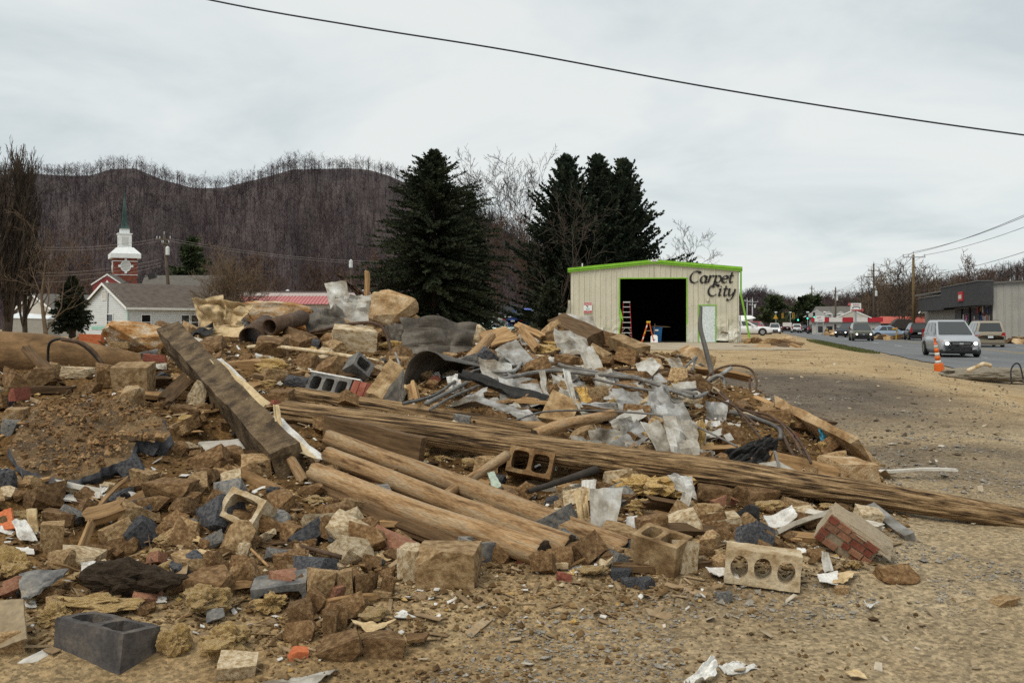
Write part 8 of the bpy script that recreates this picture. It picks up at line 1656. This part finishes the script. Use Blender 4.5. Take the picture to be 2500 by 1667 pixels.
def pap(i, px, py, h):
    w = rs.uniform(10, 26); t = rs.uniform(.3, .8); Y = h.y - .03; dd = w * Y / F
    S([(px - w, py - w * t, dd), (px + w * rs.uniform(.3, 1), py - w * t * rs.uniform(.5, 1.3), dd), (px + w, py + 2, -dd * .3), (px - w * rs.uniform(.4, 1), py + 3, -dd * .3)], (PA, PB, MW)[i % 3], 'small loose %s scrap on the heap' % ('white paper', 'tan paper', 'white painted metal')[i % 3], ('paper_scrap', 'paper_scrap', 'metal_scrap')[i % 3], ('paper', 'paper', 'scrap')[i % 3], 7, .09, 1200 + i, Y=Y, group='small loose %s scraps' % ('white paper', 'tan paper', 'white metal')[i % 3], fq=1.2)
scatter(66, pap); scatter(26, pap, [(1350, 1750, 880, 1150)])
def tf(i, px, py, h):
    w = rs.uniform(12, 30); tuft((px - w, py - w * .7, px + w, py + w * .5), 'small loose tuft of yellow insulation on the heap', IN_, 1500 + i, .8, None, group='small loose insulation tufts', sub=3)
scatter(44, tf)
cable([(640, 1350), (700, 1338), (760, 1350)], .006, RU, 'thin twig of wire near the rusty bar', 'wire', 'wire')

# ------------------------------------------------------------------ grit too fine to count
def grit(name, label, cat, X, Y, size, mat, seed, flat_=.7, lift=.25):
    n = len(X); rg = np.random.RandomState(seed); Z_ = ground_z(X, Y)
    b = np.array([[1, 0, 0], [-1, 0, 0], [0, 1, 0], [0, -1, 0], [0, 0, 1], [0, 0, -1.]]) * [1, 1, flat_]
    V = b[None] * rg.uniform(.55, 1.3, (n, 6, 1)) + rg.normal(size=(n, 6, 3)) * .16
    a = rg.uniform(0, 6.28, n); c, s = np.cos(a), np.sin(a); x = V[..., 0] * c[:, None] - V[..., 1] * s[:, None]; y = V[..., 0] * s[:, None] + V[..., 1] * c[:, None]
    V = np.stack([x, y, V[..., 2]], -1) * size[:, None, None] * .5
    V += np.stack([X, Y, Z_ + size * lift * flat_], -1)[:, None]
    f = np.array([[0, 2, 4], [2, 1, 4], [1, 3, 4], [3, 0, 4], [2, 0, 5], [1, 2, 5], [3, 1, 5], [0, 3, 5]])
    Fq = (np.arange(n)[:, None, None] * 6 + f[None]).reshape(-1, 3)
    return tag(link(name, mesh_np(name, V.reshape(-1, 3), Fq, [mat])), label, cat, kind='stuff')
rgG = np.random.RandomState(99)
def field(n, u0, u1, y0, y1, test):
    Y = np.exp(rgG.uniform(np.log(y0), np.log(y1), n)); X = rgG.uniform(u0, u1, n) * Y; k = test(X, Y); return X[k], Y[k]
EARTH = M('earth_clods', [(.058, .031, .012), (.108, .062, .024), (.172, .105, .044), (.26, .17, .08)], scale=3, bump=0, rnd=0, fine=.5)  # clods darkened as well, gap shade put into their colour
GRV = M('gravel_stones', [(.11, .10, .085), (.19, .172, .145), (.28, .255, .215), (.36, .335, .29)], scale=14, bump=0, rnd=0, fine=.5, lo=.25, hi=.75)
X, Y = field(42000, -.56, .42, 4., 17, lambda x, y: pile_h(x, y) > .03)
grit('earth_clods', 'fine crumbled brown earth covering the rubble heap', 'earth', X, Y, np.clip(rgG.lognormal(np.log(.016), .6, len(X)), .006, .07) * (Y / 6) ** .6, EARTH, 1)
X, Y = field(11000, -.35, .42, 4., 15, lambda x, y: pile_h(x, y) > .05)
grit('pale_crumbs', 'small pale crumbs of concrete strewn over the heap', 'rubble', X, Y, np.clip(rgG.lognormal(np.log(.012), .6, len(X)), .006, .045) * (Y / 6) ** .7, CL, 2)
X, Y = field(56000, -.2, .56, 4.1, 16, lambda x, y: (pile_h(x, y) < .04) & (fbm(x * .9, y * .9, s=31, o=3) + .25 * fbm(x * 3, y * 3, s=33, o=2) > .02 + .1 * (x < 0)))
grit('gravel', 'loose grey gravel strewn over the bare lot', 'gravel', X, Y, np.clip(rgG.lognormal(np.log(.010), .62, len(X)), .004, .06) * (Y / 5.5) ** .35, GRV, 3, .6)
X, Y = field(14000, -.3, .5, 4.0, 11, lambda x, y: (pile_h(x, y) < .06) & (rgG.rand(len(x)) > (x / y) / .42))
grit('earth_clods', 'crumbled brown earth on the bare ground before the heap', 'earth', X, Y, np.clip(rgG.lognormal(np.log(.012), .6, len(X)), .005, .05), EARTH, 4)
X, Y = field(2600, .0, .5, 9, 40, lambda x, y: (pile_h(x, y) < .03) & (x < road_left(y) - .6))
grit('dark_clods', 'dark damp clods scattered over the lot', 'earth', X, Y, np.clip(rgG.lognormal(np.log(.025), .55, len(X)), .01, .1), M('damp_clods', [(.05, .038, .027), (.1, .078, .056), (.16, .13, .095)], scale=2, bump=0, rnd=0), 5, .5)
X, Y = field(1500, -.5, .40, 4.2, 16, lambda x, y: pile_h(x, y) > .02)
grit('insulation_flecks', 'tiny flecks of yellow insulation all over the heap', 'insulation', X, Y, np.clip(rgG.lognormal(np.log(.02), .5, len(X)), .01, .06) * (Y / 6) ** .5, IN_, 6, .6)
def chips(name, label, cat, X, Y, ln, mat, seed, asp=.18):
    n = len(X); rg = np.random.RandomState(seed); Z_ = ground_z(X, Y) + .008; a = rg.uniform(0, 6.28, n); d = np.stack([np.cos(a), np.sin(a), rg.normal(size=n) * .3], -1); s = np.stack([-np.sin(a), np.cos(a), rg.normal(size=n) * .35], -1)
    c = np.stack([X, Y, Z_], -1); l = ln[:, None]; w = asp * l * rg.uniform(.5, 1.5, (n, 1))
    up = np.array([0, 0, 1.]) * .004
    q = [c - d * l / 2 - s * w, c + d * l / 2 - s * w * rg.uniform(.2, 1.2, (n, 1)), c + d * l / 2 * rg.uniform(.7, 1.1, (n, 1)) + s * w, c - d * l / 2 * rg.uniform(.7, 1.1, (n, 1)) + s * w]
    V = np.stack(q + [p + up for p in q], 1).reshape(-1, 3); f = np.array([[3, 2, 1, 0], [4, 5, 6, 7], [0, 1, 5, 4], [1, 2, 6, 5], [2, 3, 7, 6], [3, 0, 4, 7]])
    return tag(link(name, mesh_np(name, V, (np.arange(n)[:, None, None] * 8 + f[None]).reshape(-1, 4), [mat])), label, cat, kind='stuff')
X, Y = field(3400, -.52, .40, 4.2, 16, lambda x, y: pile_h(x, y) > .02); chips('wood_chips', 'small wood chips and laths littering the heap', 'wood', X, Y, np.clip(rgG.lognormal(np.log(.06), .6, len(X)), .02, .25) * (Y / 6) ** .5, M('wood_chip', [(.14, .09, .045), (.26, .18, .1), (.36, .27, .17)], scale=4, bump=0, rnd=0), 7, .1)
X, Y = field(1300, -.52, .40, 4.2, 16, lambda x, y: pile_h(x, y) > .02); chips('white_bits', 'tiny white paper and paint bits littering the heap', 'paper', X, Y, np.clip(rgG.lognormal(np.log(.03), .5, len(X)), .012, .09) * (Y / 6) ** .6, PA, 8, .32)
X, Y = field(420, -.1, .5, 4.2, 30, lambda x, y: (pile_h(x, y) < .02) & (x < road_left(y) - 1)); chips('litter_bits', 'small scraps of litter on the bare lot', 'litter', X, Y, np.clip(rgG.lognormal(np.log(.035), .5, len(X)), .012, .12) * (Y / 8) ** .4, M('litter', [(.2, .14, .08), (.38, .3, .2), (.55, .52, .46)], scale=2, bump=0, rnd=0), 9, .25)

# ------------------------------------------------------------------ heap beside the metal building, roadside odds and ends
far = [('frag', (1888, 818, 1942, 842), BT_, 'tan slab on the small heap by the metal building', 53), ('frag', (1865, 822, 1900, 845), DR, 'brown lump on the small heap by the metal building', 52.5), ('rock', (1832, 822, 1862, 842), DR, 'earth mound at the green downspout\'s foot', 54), ('frag', (1850, 828, 1885, 848), CD, 'tan stone on the small heap by the metal building', 52), ('frag', (1900, 828, 1925, 848), WD, 'dark slab on the small heap by the metal building', 51.5), ('rock', (1920, 832, 1945, 848), CL, 'pale stone at the small heap\'s edge', 51), ('rock', (1812, 826, 1838, 842), DR, 'low earth lump against the metal building', 54)]
for k, (kd, bb, mt, lab, Yf) in enumerate(far): chunk(kd, bb, mt, lab, 'rubble_chunk', 'rubble', rot=(0, (k % 3 - 1) * 15, 20), Y=Yf, seed=800 + k)
for k in range(14):
    px = rs.uniform(1815, 1945); py = rs.uniform(838, 850); Yf = (CAMZ - .47) * F / (py - HOR); Yf = min(Yf, 56); d = rs.uniform(10, 30)
    board(P(px - d, py - rs.uniform(0, 12), Yf), P(px + d, py, Yf - .3), .2, .06, WB if k % 2 else WD, 'splintered plank in the small heap by the metal building', 'plank', 'plank', 20, 950 + k, .05, 'planks in the small heap by the metal building')
md_ = tuft((2300, 893, 2530, 938), 'low mound of grey gravel beside the road', M('gravel_mound', [(.14, .12, .09), (.22, .19, .145), (.29, .255, .2)], scale=30, bump=1, bscale=60, rnd=0), 77, .9, 25.5, 'gravel_mound', 'gravel', amp=.25)
cable([(2362, 905, 24.6), (2390, 893, 24.6), (2402, 888, 24.6), (2420, 893, 24.6)], .05, CL, 'pale bent pipe lying on the gravel mound', 'pipe', 'pipe')
def farlitter(px0, px1, Y0, Y1, n, grp, lab, h0=.5, seed=0):
    for k in range(n):
        px = rs.uniform(px0, px1); Yf = rs.uniform(Y0, Y1); x = P(px, HOR, Yf).x
        o = drop(proto('frag', 850 + k % 6, (WD, BT_, CD, WB)[k % 4], 2), 'rubble_chunk', lab, 'rubble', grp, Vector((x, Yf, 0)), rs.uniform(.4, 1.2), h0)
farlitter(2015, 2075, 125, 150, 16, 'flood wreckage by the white shop', 'brown piece of wreckage heaped in front of the white shop', .9)
farlitter(2120, 2200, 96, 112, 16, 'flood wreckage by the pale blue car', 'brown piece of wreckage in front of the pale blue car', .45)
farlitter(2455, 2530, 76, 86, 16, 'flood wreckage by the grey store', 'brown piece of wreckage along the grey store\'s pale wall', .35)
for k in range(6):
    a = P(rs.uniform(2450, 2480), HOR, 80 + k); board((a.x, a.y, .25 + .1 * (k % 3)), (a.x + rs.uniform(2, 4), a.y + rs.uniform(-.5, .5), .2 + .12 * (k % 2)), .25, .08, WD, 'dark plank of wreckage along the grey store\'s pale wall', 'plank', 'plank', 10, 980 + k, .05, 'planks along the grey store')
# grass verge
n = 9000; Yg = rgG.uniform(52, 92, n); Xg = road_left(Yg) - .25 - rgG.beta(1, 1.4, n) * (2.6 - np.abs(Yg - 68) * .05); Zg = ground_z(Xg, Yg, False); a = rgG.uniform(0, 6.28, n); hgt = rgG.uniform(.05, .16, n)
q = np.stack([Xg, Yg, Zg], -1); sd_ = np.stack([np.cos(a), np.sin(a), 0 * a], -1) * .03; tip = q + np.stack([rgG.normal(size=n) * .04, rgG.normal(size=n) * .04, hgt], -1)
tag(link('grass', mesh_np('grass', np.stack([q - sd_, q + sd_, tip], 1).reshape(-1, 3), np.arange(3 * n).reshape(-1, 3), [M('verge_grass', [(.05, .065, .02), (.085, .10, .03), (.13, .125, .05)], scale=1, bump=0, rnd=0)])), 'short green grass verge between the lot and the road', 'grass', kind='stuff')
# litter at the bay door
S([(1505, 830, .2), (1530, 824, .3), (1545, 832, .1), (1515, 838, -.1)], PA, 'white sheet dropped at the tall ladder\'s foot', 'plastic_scrap', 'plastic', 8, .06, 1900, Y=55.2)
